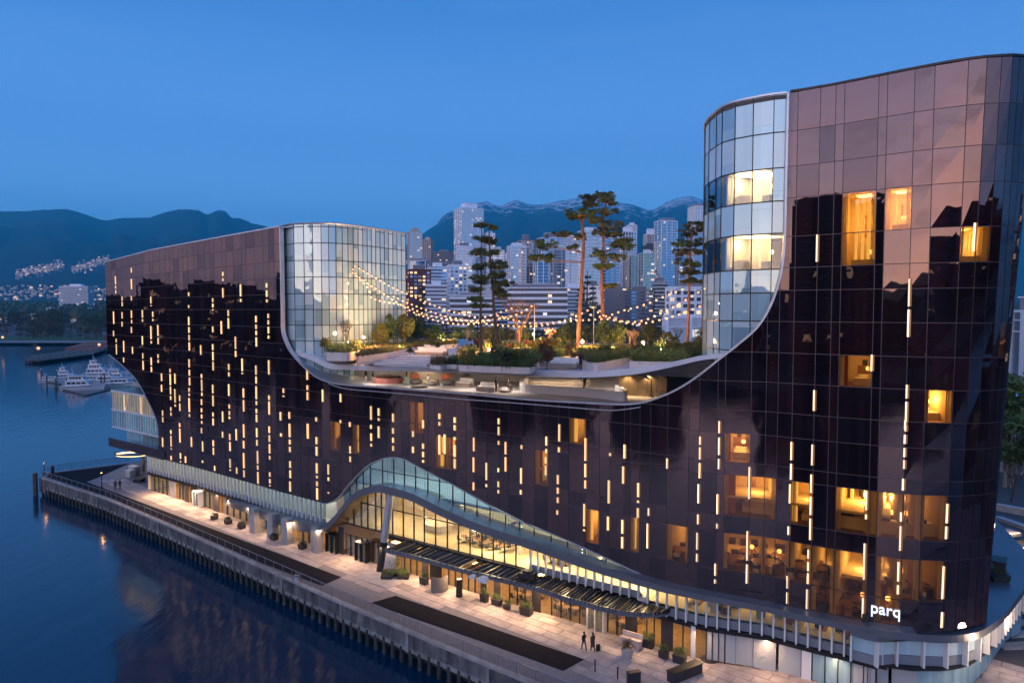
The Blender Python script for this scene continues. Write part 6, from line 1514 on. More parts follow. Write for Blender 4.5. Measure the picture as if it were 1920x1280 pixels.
def pine(trunk, pads, sc0, ox, oy, zb, label, barkm='barkr', r0=.26, Yb=None):
    tp = [(ox + x / sc0, oy + y / sc0) for x, y in trunk]; pb = onz(*tp[0], zb) if Yb is None else aty(*tp[0], Yb); Y = pb.y
    o = thing('roof_pine', label, 'tree', tuple(pb)); pts = [aty(x, y, Y + U(-.15, .15)) - pb for x, y in tp]; pts[0] = V((0, 0, 0)); n = len(pts)
    sm_ = [V(p) for p in (tuple(q) for q in pts)]
    mb = MB(); fine = []
    for i in range(n - 1):
        for k in range(4): fine.append(pts[i].lerp(pts[i + 1], k / 4) + V((U(-.03, .03), U(-.03, .03), 0)))
    fine.append(pts[-1]); N_ = len(fine); mb.tube([fine[0] - V((0, 0, .8))] + fine, [r0 * 1.2] + [r0 * (1 - .78 * i / (N_ - 1)) for i in range(N_)], barkm, 8)
    cr = MB()
    for (a, b, c, d) in pads:
        x0, y0, x1, y1 = ox + a / sc0, oy + b / sc0, ox + c / sc0, oy + d / sc0; cx, cy = (x0 + x1) / 2, (y0 + y1) / 2; dy = U(-1.0, 1.0)
        cc = aty(cx, cy, Y + dy) - pb; rx = (x1 - x0) / 2 / F * Y * 1.12; rz = max(.42, (y1 - y0) / 2 / F * Y * U(1.2, 1.7))
        # limb from the trunk to the pad
        q = min(fine, key=lambda f: (f - (cc - V((0, 0, rx * .5)))).length); q2 = q.lerp(cc, .55) + V((0, 0, -.12)); mb.tube([q, q2, cc - V((0, 0, rz * .3))], [.09, .06, .03], barkm, 5)
        ncl = int(7 + rx * 11); cs = []; rs = []
        for k in range(ncl):
            an = U(0, 6.28); rr = math.sqrt(R()); cs.append((cc.x + rx * .85 * rr * math.cos(an), cc.y + rx * .7 * rr * math.sin(an), cc.z + rz * U(-.55, .6) * (1 - .5 * rr))); rs.append(U(.2, .5))
            if k % 2 == 0: mb.tube([cc - V((0, 0, rz * .3)), V(cs[-1])], [.025, .01], barkm, 3, cap=False)
        leaf_cloud(cr, cs, rs, 120, .14, 'leafp' if R() < .75 else 'leafg', .55, True)
    mb.build('trunk', o); cr.build('crown', o); return o
pine([(350, 950), (357, 780), (372, 560), (383, 360), (374, 260), (385, 190), (400, 110)], [(350, 90, 465, 155), (265, 165, 445, 235), (300, 190, 400, 245), (210, 280, 320, 335), (130, 320, 250, 400), (80, 415, 140, 455), (145, 410, 225, 465), (298, 362, 345, 392), (338, 290, 392, 352), (370, 130, 460, 180)], 2.843, 960, 330, 25.2, 'tallest roof pine with a bare straight trunk and spreading left boughs', r0=.30)
pine([(485, 835), (480, 640), (478, 500), (487, 370), (487, 230), (500, 150), (495, 100)], [(430, 72, 545, 125), (460, 110, 560, 160), (425, 165, 570, 215), (400, 200, 520, 262), (455, 225, 600, 300), (490, 285, 605, 335), (430, 270, 520, 330), (585, 340, 662, 412), (545, 330, 650, 360), (410, 380, 490, 450), (465, 395, 605, 478), (430, 460, 545, 505), (485, 568, 552, 600), (520, 340, 600, 400)], 2.843, 960, 330, 25.2, 'red barked roof pine just right of the tallest one', r0=.28, Yb=96)
pine([(932, 922), (942, 700), (945, 560), (948, 380), (965, 250)], [(905, 238, 1052, 292), (880, 275, 1020, 330), (855, 330, 960, 390), (930, 325, 1050, 382), (845, 375, 1000, 432), (870, 430, 960, 482), (960, 388, 1030, 422), (940, 450, 1042, 490), (890, 480, 1010, 542), (900, 535, 1022, 582)], 2.843, 960, 330, 25.4, 'rightmost roof pine with a compact dark crown', r0=.24)
pine([(1200, 968), (1195, 760), (1195, 600), (1200, 400), (1200, 210)], [(1160, 195, 1242, 235), (1158, 270, 1250, 312), (1140, 335, 1222, 392), (1138, 415, 1232, 472), (1130, 485, 1242, 552), (1124, 558, 1212, 592), (1130, 608, 1202, 642), (1135, 648, 1237, 682)], 2.977, 500, 350, 25.2, 'upright slim roof pine left of the leaning one', 'bark', .2)
pine([(1315, 968), (1275, 760), (1262, 580), (1247, 400), (1240, 220)], [(1240, 213, 1276, 246), (1212, 278, 1282, 332), (1208, 345, 1295, 402), (1215, 398, 1345, 470), (1238, 465, 1342, 522), (1248, 515, 1392, 562), (1258, 555, 1345, 602), (1270, 585, 1352, 624)], 2.977, 500, 350, 25.2, 'leaning roof pine with its trunk slanting to the left', 'bark', .24)
p = onz(971, 650, 25.3); o = tree('bare2', tuple(p), 9.6, 'bare roof tree hung with string lights in the middle of the garden', name='bare_tree', w_=1.4)
mb = MB(); mb.tube([(0, 0, 0), (.1, 0, 2.6)], [.3, .2], 'barkr', 8); t_ = mb.build('lower_trunk', o); 
# ---- string lights
PX_S = [[(651, 489), (673, 503), (702, 520), (738, 540), (780, 558), (812, 571.7), (852, 585), (896, 595), (923, 590), (954, 580), (963, 577)],
        [(651, 489), (675, 521), (718, 550), (742, 565), (767, 581), (787, 590), (813, 599.6), (841, 605.7), (867, 607.5), (894, 605.7), (930, 598), (971, 589), (1001, 571)],
        [(730, 552), (770, 570), (813, 586), (846, 596), (872, 600.5), (908, 606), (946, 610.5), (983, 611.7), (1018, 610), (1060, 600.5), (1090, 588), (1113, 576)],
        [(923, 588), (945, 595), (966, 600.5), (992, 605.7), (1018, 606.5), (1042, 604), (1075, 601), (1101, 600), (1136, 598), (1160, 602), (1185, 607), (1220, 604), (1277, 588.5), (1338, 564)],
        [(1113, 576), (1125, 588), (1148, 597), (1171, 602.6), (1206, 601), (1262, 576), (1298, 555), (1337, 532)],
        [(1113, 593), (1136, 593), (1171, 581.5), (1206, 572.7), (1248, 555), (1284, 541)],
        [(655, 505), (690, 540), (700, 560), (760, 574), (800, 590), (850, 600), (900, 601), (950, 596)]]
LBL = ['upper string of warm bulbs from the left lobe to the bare tree', 'string of warm bulbs from the left lobe dipping lowest on the left', 'long lowest string of warm bulbs across the garden centre', 'string of warm bulbs ending lowest on the right lobe', 'string of warm bulbs rising highest to the right lobe', 'short straight string of warm bulbs towards the rightmost pine', 'middle string of warm bulbs in front of the left lobe']
bulb = MB(); bulb.ball((0, 0, 0), .12, 'lamph', 8, 6); bulb.tube([(0, 0, .1), (0, 0, .22)], .04, 'frame', 5); bulb_me = bulb.mesh('bulb', True)
for pts, lb in zip(PX_S, LBL):
    pts = smooth(pts, 6); Ps = [aty(x, y, 93.5 - (x - 651) * (93.5 - 65.5) / 687) for x, y in pts]; c = Ps[0]; o = thing('string_lights', lb, 'string lights', tuple(c))
    mb = MB(); mb.tube([p - c + V((0, 0, .2)) for p in Ps], .018, 'frame', 4); mb.build('cable', o)
    d = 0
    for a, b in zip(Ps, Ps[1:]):
        L_ = (b - a).length; q = -d
        while q + .78 < L_: q += .78; child('bulb', bulb_me, o, a.lerp(b, q / L_) - c); d = L_ - q
        if q <= -d: pass
        d = (L_ - q) if q > 0 else d + L_
for x, yt, yb in ((1002, 569, 652), (1113, 575, 657), (963, 576, 650)):
    p = onz(x, yb, 25.2); mb = MB(); h = aty(x, yt, p.y).z - p.z; mb.tube([(0, 0, 0), (0, 0, h)], [.07, .04], 'steel', 6); mb.box((0, 0, .1), (.3, .3, .2), 'steel')
    if x != 963: tag(mb.build('light_pole', loc=tuple(p)), 'slim steel pole holding the string lights ' + ('in the garden centre' if x < 1100 else 'beside the twin pines'), 'pole')
bulbs_all = [o for o in C.objects if o.name.startswith('bulb')]
bpy.context.view_layer.update()
for o in bulbs_all[7::17]: lamp('string_bulb_light', o.matrix_world.translation, 800, (1, .52, .22), .13)
GL = [(682.6, 631, 665, .26, 'globe lamp on a slim pole beside the left planter'), (917, 654, 668, .3, 'low globe lamp between the two leaning pines'), (1000, 626, 652, .26, 'tall globe lamp in the middle of the garden'), (1027.5, 620, 648, .2, 'small white lamp farther back in the garden'), (1092, 639, 668, .3, 'globe lamp beside the tallest pine trunk'), (1206, 642, 660, .42, 'largest brightest globe lamp in the right planter'), (1124, 652, 662, .16, 'small low lamp by the rear sofa'), (1000, 651, 659, .34, 'low glowing lamp behind the standing couple')]
for x, y, yb, g_, lb in GL:
    p = onz(x, yb, 25.3); h = aty(x, y, p.y).z - p.z; lamp_post(tuple(p), h - g_, lb, g_, 2600, name='garden_lamp')
for x, y in ((749, 654), (831, 641), (844, 641), (700, 655), (915, 646)):
    p = onz(x, y, 25.8); mb = MB(); mb.ball((0, 0, .12), .12, 'lamph', 8, 5); mb.tube([(0, 0, -.1), (0, 0, .05)], .09, 'frame', 6); o = mb.build('ground_light', loc=tuple(p)); tag(o, 'small ground light glowing among the planting', 'ground light', 'ground lights among the planting'); lamp('ground_light_lamp', (0, 0, .4), 260, (1, .66, .30), .15, parent=o)

# ---- furniture
def mk_sofa(w_, curved=False):
    base, cush = MB(), MB()
    base.box((0, 0, .22), (w_, 1.0, .44), 'sofab'); base.box((0, .52, .5), (w_ + .1, .12, .9), 'sofab'); base.box((-w_ / 2 - .05, 0, .36), (.12, 1.1, .62), 'sofab')
    n = max(1, int(w_ / 1.4))
    for k in range(n):
        x = -w_ / 2 + (k + .5) * w_ / n; cush.box((x, -.05, .53), (w_ / n - .04, .9, .18), 'sofa'); cush.box((x, .38, .80), (w_ / n - .05, .2, .42), 'sofa')
    return base.mesh('base'), cush.mesh('cushions')
def sofa(x, y, z, w_, rz, label):
    p = onz(x, y, z); o = thing('outdoor_sofa', label, 'sofa', tuple(p), rz); b, c = mk_sofa(w_); child('base', b, o); child('cushions', c, o); return o
sofa(808, 666, 25.0, 4.6, -.5, 'long white cushioned sofa nearer of two by the left steps'); sofa(812, 660, 25.0, 3.6, -.5, 'white cushioned sofa farther of two by the left steps')
sofa(1050, 688, 25.0, 4.0, -.45, 'long white sofa on the slab edge left of the man in black'); sofa(1112, 665, 25.0, 1.6, -.4, 'small white sofa behind the tallest pine')
sofa(914, 733, ZL, 2.3, -.45, 'white two seat sofa on the lower terrace beside the standing man'); sofa(872, 724, ZL, 2.0, -.5, 'small white armchair sofa with a woven base under the bushy pot')
def pod(x, y, z, sx, sy, h, m1, m2, label, name='lounge_pod', rz=0):
    p = onz(x, y, z); o = thing(name, label, 'lounge chair', tuple(p), rz); mb = MB(); mb.ball((0, 0, h * .28), (sx, sy, h * .30), m1, 14, 8); mb.build('shell', o, smooth=True)
    if m2: mb = MB(); mb.ball((-sx * .1, sy * .35, h * .62), (sx * .62, .22, h * .45), m2, 12, 8); mb.ball((0, -.05, h * .42), (sx * .7, sy * .65, .14), m2, 12, 6); mb.build('cushion', o, smooth=True)
    return o
pod(762, 721, ZL, .5, .5, 1.0, 'sage', 'sage', 'sage green tub seat left of the orange pod'); pod(780, 720, ZL, .85, .7, 1.35, 'greyf', 'orange', 'orange cushioned pod seat left of the man in white'); pod(786, 727, ZL, 1.15, .6, .75, 'greyf', None, 'flat grey woven ottoman in front of the orange pod')
pod(811, 723, ZL, .6, .55, .95, 'greyf', None, 'rounded grey woven pod beside the man in white'); pod(838, 722, ZL, .95, .7, 1.4, 'greyf', 'orange', 'grey pod seat with an orange back near the small armchair'); pod(947, 735, ZL, .8, .55, .55, 'sofab', 'sofa', 'round ottoman under the seated person')
mb = MB(); mb.tube([(0, 0, 0), (0, 0, .5)], [.16, .12], 'planter', 10); mb.tube([(0, 0, .5), (0, 0, .55)], .2, 'planter', 10); tag(mb.build('side_table', loc=tuple(onz(828, 727, ZL))), 'small white conical side table by the grey and orange pod', 'side table')
mb = MB(); mb.tube([(0, 0, 0), (0, 0, .55)], [.16, .16], 'sofab', 10); mb.tube([(0, 0, .55), (0, 0, .6)], .26, 'sofab', 10); tag(mb.build('side_table', loc=tuple(onz(820, 721, ZL))), 'small beige side table between the two grey pods', 'side table')
# pink planter
p = onz(729, 718, ZL); o = thing('round_planter', 'low pink metal planter with reddish grasses on the lower terrace', 'planter', tuple(p)); mb = MB(); n = 28; rx, ry, h = 1.95, 1.1, .72
for i in range(n):
    a, b = 2 * math.pi * i / n, 2 * math.pi * (i + 1) / n
    mb.hexa([(r_ * rx * math.cos(t), r_ * ry * math.sin(t), z) for z in (0, h) for r_, t in ((1, a), (1, b), (.95, b), (.95, a))], 'terra', skip=(3, 5))
mb.prism([(rx * .95 * math.cos(2 * math.pi * i / n), ry * .95 * math.sin(2 * math.pi * i / n)) for i in range(n)], h - .2, h - .1, 'soil'); mb.build('planter_wall', o)
mb = MB(); grass_blades(mb, lambda: (lambda a, r_: (rx * .9 * r_ * math.cos(a), ry * .9 * r_ * math.sin(a), h - .1))(U(0, 6.28), math.sqrt(R())), 900, .55, 'leafr', .015); leaf_cloud(mb, [(U(-1.4, 1.4), U(-.6, .6), h + .1) for _ in range(12)], [.25] * 12, 30, .06, 'leafy'); mb.build('planting', o, kind='stuff')
def pot(p, w_, h, label, m='darkw', leaf='leafg', bush=.5, d_=None, rz=0, round_=False, name='potted_shrub', needle=False, hi=1.0):
    o = thing(name, label, 'planter', tuple(p), rz); mb = MB(); d_ = d_ or w_
    if round_: mb.tube([(0, 0, 0), (0, 0, h)], [w_ * .4, w_ * .5], m, 14); mb.tube([(0, 0, h), (0, 0, h + .03)], [w_ * .53, w_ * .53], m, 14)
    else:
        mb.hexa([(sx * w_ * .46, sy * d_ * .46, 0) for sx, sy in ((-1, -1), (1, -1), (1, 1), (-1, 1))] + [(sx * w_ * .5, sy * d_ * .5, h) for sx, sy in ((-1, -1), (1, -1), (1, 1), (-1, 1))], m); mb.box((0, 0, h + .01), (w_ + .05, d_ + .05, .06), m)
    mb.build('pot', o); mb = MB(); cs = [(U(-.42, .42) * w_, U(-.42, .42) * d_, h + U(.1, bush)) for _ in range(int(8 + 12 * w_ * d_))]; leaf_cloud(mb, cs, [bush * .5] * len(cs), 60, .05, leaf, 1, needle); mb.build('shrub', o, kind='stuff'); return o
pot(onz(876, 716, ZL), .8, .6, 'bushy round shrub in a pot behind the small armchair', 'planter', 'leafp', 1.0, round_=True)
# things at the right end of the lower terrace
mb = MB(); mb.tube([(0, 0, 0), (0, 0, 1.9)], .05, 'frame', 6); mb.tube([(0, 0, 1.9), (0, 0, 2.1)], [.1, .03], 'frame', 8); mb.tube([(0, 0, 0), (0, 0, .06)], .28, 'frame', 10); tag(mb.build('patio_heater', loc=tuple(onz(1221, 744, ZL))), 'slim dark heater post in front of the timber wall', 'heater')
o = thing('high_chair', 'pinkish bar chair with thin legs at the right end of the lower terrace', 'chair', tuple(onz(1241, 744, ZL)), .3); mb = MB(); mb.box((0, 0, .72), (.9, .5, .08), 'terra'); mb.build('seat', o); mb = MB(); mb.box((0, .25, .95), (.9, .05, .4), 'terra'); mb.build('backrest', o)
for sx in (-.4, .4):
    for sy in (-.2, .2): mb = MB(); mb.tube([(sx, sy, 0), (sx * .95, sy, .7)], .025, 'steel', 5); mb.build('leg', o)
lamp_post(tuple(onz(1248, 741, ZL)), 1.75, 'small lamp standing beside the bar chair on the lower terrace', .14, 60, name='garden_lamp')

# ------------------------------------------------------------------ people
def person_meshes(pose, top, legs, coatlen=0.0, hair='hair', bag=False):
    me = bpy.data.meshes.new('body_base'); o = bpy.data.objects.new('body_base', me); C.objects.link(o)
    sit = pose == 'sit'; st = {'stand': 0, 'walk': .22, 'sit': 0, 'step': .14}[pose]; hz = .92 if not sit else .50
    J = {'pelvis': (0, 0, hz), 'waist': (0, 0, hz + .16), 'chest': (0, 0, hz + .40), 'neck': (0, .01, hz + .56), 'head': (0, -.01, hz + .66), 'crown': (0, 0, hz + .78)}
    Rr = {'pelvis': .135, 'waist': .115, 'chest': .145, 'neck': .05, 'head': .088, 'crown': .07}; E = [('pelvis', 'waist'), ('waist', 'chest'), ('chest', 'neck'), ('neck', 'head'), ('head', 'crown')]
    for s_, sg in (('l', -1), ('r', 1)):
        f = st * sg
        if sit: L_ = [(sg * .10, -.02, hz - .02), (sg * .12, -.44, hz + .02), (sg * .12, -.46, .09), (sg * .12, -.60, .05)]
        else: L_ = [(sg * .10, 0, hz - .05), (sg * .105, -f * .6 - .02, .50), (sg * .11, -f + (.06 if f < 0 else 0), .09), (sg * .115, -f - .13, .045)]
        arm = [(sg * .19, 0, hz + .46), (sg * (.25 if pose != 'sit' else .24), f * .5, hz + .20), (sg * .26 if not sit else sg * .12, f * 1.0 - (.10 if not sit else .32), hz - .02 if not sit else hz + .16)]
        for k, (p, r_) in enumerate(zip(L_, (.092, .062, .045, .038))): J[f'{s_}l{k}'] = p; Rr[f'{s_}l{k}'] = r_
        for k, (p, r_) in enumerate(zip(arm, (.062, .045, .030))): J[f'{s_}a{k}'] = p; Rr[f'{s_}a{k}'] = r_
        E += [('pelvis', f'{s_}l0'), (f'{s_}l0', f'{s_}l1'), (f'{s_}l1', f'{s_}l2'), (f'{s_}l2', f'{s_}l3'), ('chest', f'{s_}a0'), (f'{s_}a0', f'{s_}a1'), (f'{s_}a1', f'{s_}a2')]
    ks = list(J); me.from_pydata([J[k] for k in ks], [(ks.index(a), ks.index(b)) for a, b in E], [])
    sk = o.modifiers.new('s', 'SKIN'); 
    for i, k in enumerate(ks): v = me.skin_vertices[0].data[i]; v.radius = (Rr[k] * (1.25 if k in ('chest', 'pelvis') else 1), Rr[k] * (.85 if k in ('chest', 'pelvis', 'waist') else 1)); v.use_root = (k == 'pelvis')
    sb = o.modifiers.new('d', 'SUBSURF'); sb.levels = 1; bpy.context.view_layer.update()
    m2 = bpy.data.meshes.new_from_object(o.evaluated_get(bpy.context.evaluated_depsgraph_get())); bpy.data.objects.remove(o)
    m2.materials.clear(); mats = [M[top], M[legs], M['skin'], M['black']]
    for m_ in mats: m2.materials.append(m_)
    for p in m2.polygons:
        z = p.center.z; p.use_smooth = True
        if z > hz + .58: i = 2
        elif z < .10: i = 3
        elif sit and (p.center.y < -.25 or z < hz) and z < hz + .1: i = 1
        elif not sit and z < hz + .02 - coatlen and abs(p.center.x) < .2: i = 1
        else: i = 0
        p.material_index = i
    m2.name = 'body'
    hr = MB(); hr.ball((0, .015, hz + .75), (.098, .108, .095), hair, 10, 6); hr.ball((0, .07, hz + .66), (.085, .05, .11), hair, 8, 5)
    fc = MB(); fc.ball((0, -.098, hz + .665), (.014, .022, .024), 'skin', 6, 4)
    for sg in (-1, 1): fc.ball((sg * .034, -.088, hz + .695), (.012, .008, .009), 'black', 6, 4); fc.ball((sg * .093, 0, hz + .675), (.012, .024, .034), 'skin', 6, 4)
    fc.box((0, -.090, hz + .625), (.045, .012, .008), 'terra')
    hds = []
    for s_, sg in (('l', -1), ('r', 1)):
        hd = MB()
        w0 = V(J[f'{s_}a2']); dn = (w0 - V(J[f'{s_}a1'])).normalized(); hd.ball(tuple(w0 + dn * .045), (.024, .040, .045), 'skin', 8, 5)
        for k in range(4): a = w0 + dn * .075 + V((0, (k - 1.5) * .019, 0)); l_ = (.058, .07, .066, .05)[k]; hd.tube([a, a + dn * l_ * .55, a + dn * l_ + V((-sg * .014, 0, 0))], [.0095, .0085, .006], 'skin', 5)
        a = w0 + dn * .03 + V((-sg * .008, -.036, 0)); hd.tube([a, a + dn * .03 + V((-sg * .008, -.018, 0)), a + dn * .055 + V((-sg * .014, -.018, 0))], [.011, .010, .007], 'skin', 5)
        hds.append(hd.mesh('hand', True))
    ex = None
    if coatlen:
        ex = MB(); rings = []
        for z, r_ in ((hz + .14, .15), (hz - .1, .175), (hz - coatlen, .20)): rings.append([(r_ * math.cos(2 * math.pi * k / 12) * 1.1, r_ * math.sin(2 * math.pi * k / 12) * .85, z) for k in range(12)])
        k_ = ex.mi(top)
        for r_ in rings: ex.v += r_
        for a in range(2):
            for b in range(12): ex.f.append((a * 12 + b, (a + 1) * 12 + b, (a + 1) * 12 + (b + 1) % 12, a * 12 + (b + 1) % 12)); ex.m.append(k_)
        ex = ex.mesh('coat_skirt', True)
    return m2, hr.mesh('hair', True), fc.mesh('face', True), hds[0], hds[1], ex
PM = {k: person_meshes(*v) for k, v in dict(a=('walk', 'black', 'jeans', 0), b=('step', 'coat', 'black', .45), c=('stand', 'black', 'black', .0), d=('stand', 'black', 'furnl', .12), e=('sit', 'coat', 'black', 0), f=('sit', 'white', 'furnl', 0), g=('walk', 'white', 'coat', 0), h=('stand', 'coat', 'black', .3)).items()}
def person(key, p, rz, label, h=1.75, z=None):
    o = thing('person', label, 'person', tuple(p), rz); s_ = h / 1.75; o.scale = (s_,) * 3
    for nm, me in zip(('body', 'hair', 'face', 'hand', 'hand', 'coat_skirt'), PM[key]):
        if me: child(nm, me, o)
    return o
person('a', onz(1095, 1219, 0), 3.6, 'person in a dark jacket and jeans walking left of the suitcase owner', 1.78)
pw = onz(1111.5, 1221, 0); person('b', pw, 3.6, 'person in a long brown coat pulling a wheeled suitcase', 1.80)
o = thing('suitcase', 'black wheeled suitcase pulled across the pale paving', 'suitcase', tuple(onz(1121.5, 1220.5, 0)), .5); mb = MB(); mb.box((0, 0, .36), (.34, .24, .56), 'black'); mb.build('shell', o); mb = MB(); mb.tube([(-.1, .1, .6), (-.16, .12, 1.0), (.04, .12, 1.0), (.1, .1, .6)], .012, 'steel', 5); mb.build('handle', o)
for sx in (-.13, .13): mb = MB(); mb.ball((sx, 0, .05), .05, 'frame', 8, 5); mb.build('wheel', o)
person('h', onz(216.5, 918.5, 0), .4, 'left person of the couple strolling by the far paving', 1.8); person('c', onz(225, 918, 0), .3, 'right person of the couple strolling by the far paving', 1.8)
person('d', onz(686, 716, ZL), 1.2, 'person in black with a pale bag at the left end of the lower terrace', 1.75); person('d', onz(699, 717, ZL), -1.4, 'person in black top and pale trousers beside the pink planter', 1.75)
person('c', onz(930, 735, ZL), 1.1, 'person in dark clothes standing beside the two seat sofa', 1.8); person('e', onz(953, 732, ZL) + V((0, 0, .02)), .9, 'person in brown sitting on the round ottoman', 1.75)
person('f', onz(803, 721, ZL) + V((0, 0, .03)), -.3, 'person in white reclining between the pods', 1.75)
person('c', onz(1089, 694, 25.1), 2.2, 'person in black standing at the slab edge beside the sofa', 1.85); person('c', onz(1088, 719, ZL) , 2.6, 'person in black standing at the foot of the broad stairs', 2.0)
person('h', onz(1010, 662, 25.0), .3, 'dark dressed person of the couple in the garden centre', 1.8); person('e', onz(1015, 663, 25.0) + V((0, 0, .1)), -.4, 'seated person next to the couple in the garden centre', 1.75)
person('g', S(*sz(1755, 1120), -3.4).xy.to_3d() + V((0, 0, 8.45)), 1.0, 'person in a pale shirt walking inside the lit corner room', 1.75)

# ------------------------------------------------------------------ promenade furniture
bl = [((785, 805, 1098), .9, 'cube dark pot left of the grey curved screen'), ((898, 918, 1131), .95, 'tall dark pot at the left end of the planter row'), ((919, 944, 1137), .7, 'wide dark planter second in the planter row'), ((942, 959, 1145), .5, 'small dark planter third in the planter row'), ((972, 1002, 1155), .85, 'largest dark planter at the right end of the planter row'),
      ((1201, 1229, 1216), .9, 'dark planter behind the pink bench'), ((1233, 1256, 1236), .7, 'dark planter with a round clipped green bush'), ((1259, 1289, 1245), .8, 'widest dark planter with loose shrubs near the shutters')]
for (x0, x1, y), h, lb in bl:
    p = onz((x0 + x1) / 2, y - 4, 0); w_ = (x1 - x0) / F * p.y * .8; pot(p, w_, h * .85, lb, 'darkw', 'leafg', .55, w_ * .62, -.60)
for x, y, lb in ((402, 973, 'nearest the far doors'), (428, 981, 'second from the far doors'), (453, 990, 'third from the far doors'), (514, 1011, 'between the two middle columns'), (567, 1028, 'beside the last column')):
    pot(onz(x, y, 0), .9, .55, 'small dark planter under the canopy ' + lb, 'darkw', 'leafd', .3, .8, -.6)
pot(onz(1176, 1229, 0), 1.15, .75, 'round grey stone pot with a russet shrub on the open paving', 'concrete', 'leafr', .5, round_=True)
pot(onz(261, 903, 0), 1.5, .6, 'tall clipped dark bush in a pot at the far corner', 'darkw', 'leafd', 2.2)
for k, (x, y) in enumerate(((727, 1082), (742, 1076), (757, 1082))): pot(onz(x, y, 0), 1.4, .35, ['low dark bush at the foot of the leaning column', 'tallest round bush behind the leaning column', 'low green bush right of the leaning column'][k], 'darkw', 'leafg', [.5, 1.3, .6][k])
def simple(name, mb, p, label, cat, rz=0): return tag(mb.build(name, loc=tuple(p), rz=rz), label, cat)
mb = MB(); [mb.hexa([(1.1 * math.cos(a) * r_, 1.1 * math.sin(a) * r_, z) for z in (0, 1.7) for a, r_ in ((t, 1), (t + .2, 1), (t + .2, .94), (t, .94))], 'greyf') for t in [3.6 + .2 * k for k in range(11)]]; simple('curved_screen', mb, onz(822, 1104, 0), 'grey curved screen standing by the dark doors', 'screen', .4)
mb = MB(); mb.tube([(0, 0, 0), (0, 0, 1.9)], [.38, .30], 'frame', 12); mb.tube([(0, 0, 1.9), (0, 0, 2.3)], [.05, .02], 'frame', 6); simple('dark_podium_heater', mb, onz(861, 1117, 0), 'dark round heater column in front of the restaurant windows', 'heater')
mb = MB(); mb.hexa([(-.9, -.35, 0), (.9, -.35, 0), (.9, .35, 0), (-.9, .35, 0), (-1.0, -.4, .9), (1.0, -.4, .9), (1.0, .4, .75), (-1.0, .4, .75)], 'terra' if 0 else 'paver'); mb.box((0, .36, 1.0), (2.0, .12, .5), 'paver'); simple('stone_bench', mb, onz(1183, 1212, 0), 'pinkish stone bench block beside the restaurant corner', 'bench', -.6)
mb = MB(); mb.box((0, 0, .42), (3.4, .75, .84), 'darkw'); mb.box((0, 0, .87), (3.5, .85, .07), 'frame'); simple('long_dark_bench', mb, onz(1284, 1268, 0), 'long dark box bench on the right paving', 'bench', .55)
mb = MB(); mb.box((0, 0, .5), (1.1, .4, 1.0), 'darkw'); mb.box((0, 0, 1.02), (1.2, .5, .06), 'frame'); simple('service_box', mb, onz(1188, 1281, 0), 'dark upright box at the bottom edge by the quay', 'cabinet', .3)
mb = MB(); mb.tube([(0, 0, 0), (0, 0, .95)], [.3, .28], 'steel', 12); mb.tube([(0, 0, .95), (0, 0, 1.0)], .33, 'frame', 12); mb.box((0, -.27, .7), (.3, .1, .12), 'frame'); simple('litter_bin', mb, onz(557, 1090, 0), 'round steel litter bin against the quay railing', 'bin')
for x, y, lb in ((1115.6, 1258, 'left of two slim dark bollards near the quay'), (1158, 1272, 'right of two slim dark bollards near the quay')):
    mb = MB(); mb.tube([(0, 0, 0), (0, 0, 1.0)], .06, 'frame', 8); mb.ball((0, 0, 1.0), .075, 'frame', 8, 5); simple('bollard', mb, onz(x, y, 0), lb, 'bollard')
lamp_post(tuple(onz(191, 915, 0)), 2.6, 'lamp post with a lit top beside the strolling couple', .16, 60); lamp_post(tuple(onz(83, 889, 0)), 2.0, 'small lit lamp post at the tip of the quay', .14, 40)
mb = MB(); mb.tube([(0, 0, 0), (0, 0, 1.4)], .3, 'frame', 10); mb.ball((0, 0, 1.4), .3, 'frame', 10, 5); simple('mooring_bollard', mb, onz(98.5, 889, 0), 'thick dark post at the tip of the quay', 'bollard')
for x, y, s_, lb in ((245, 893, 1.0, 'white cabinet left of the clipped bush'), (252, 889, 1.3, 'taller white cabinet behind the clipped bush')):
    mb = MB(); mb.box((0, 0, .6 * s_), (1.6 * s_, 1.1, 1.2 * s_), 'shutter'); mb.box((0, 0, 1.22 * s_), (1.7 * s_, 1.2, .06), 'white'); simple('white_cabinet', mb, onz(x, y, 0), lb, 'cabinet', -.6)
mb = MB(); mb.box((0, 0, .02), (5.2, 2.6, .04), 'boatd'); mb.box((0, 0, .03), (5.5, 2.9, .03), 'concrete'); simple('reflecting_pool', mb, onz(712, 1085, 0), 'shallow dark reflecting slab at the foot of the leaning column', 'pool', -.62)
mb = MB(); mb.tube([(0, 0, 0), (0, 0, .02)], .8, 'frame', 16); mb.tube([(0, 0, .02), (0, 0, .03)], .7, 'darkw', 16); simple('manhole_cover', mb, onz(1330, 1235, 0), 'dark round mat on the paving before the white doors', 'cover')
# glowing ring canopy at the far left corner
p = onz(250, 884, 0); o = thing('ring_canopy', 'glowing oval ring canopy on a column at the far left corner', 'canopy', tuple(p)); ring = [(3.0 * math.cos(t * .314), 1.9 * math.sin(t * .314), 3.4) for t in range(21)]; mb = MB(); mb.tube(ring, .16, 'lampw', 6); mb.build('light_ring', o); mb = MB(); mb.tube([(x * 1.08, y * 1.08, z + .15) for x, y, z in ring], .16, 'frame', 6); mb.build('rim', o)
mb = MB(); mb.tube([(1.6, .6, 0), (1.6, .6, 6)], .32, 'soffit', 10); mb.build('column', o)
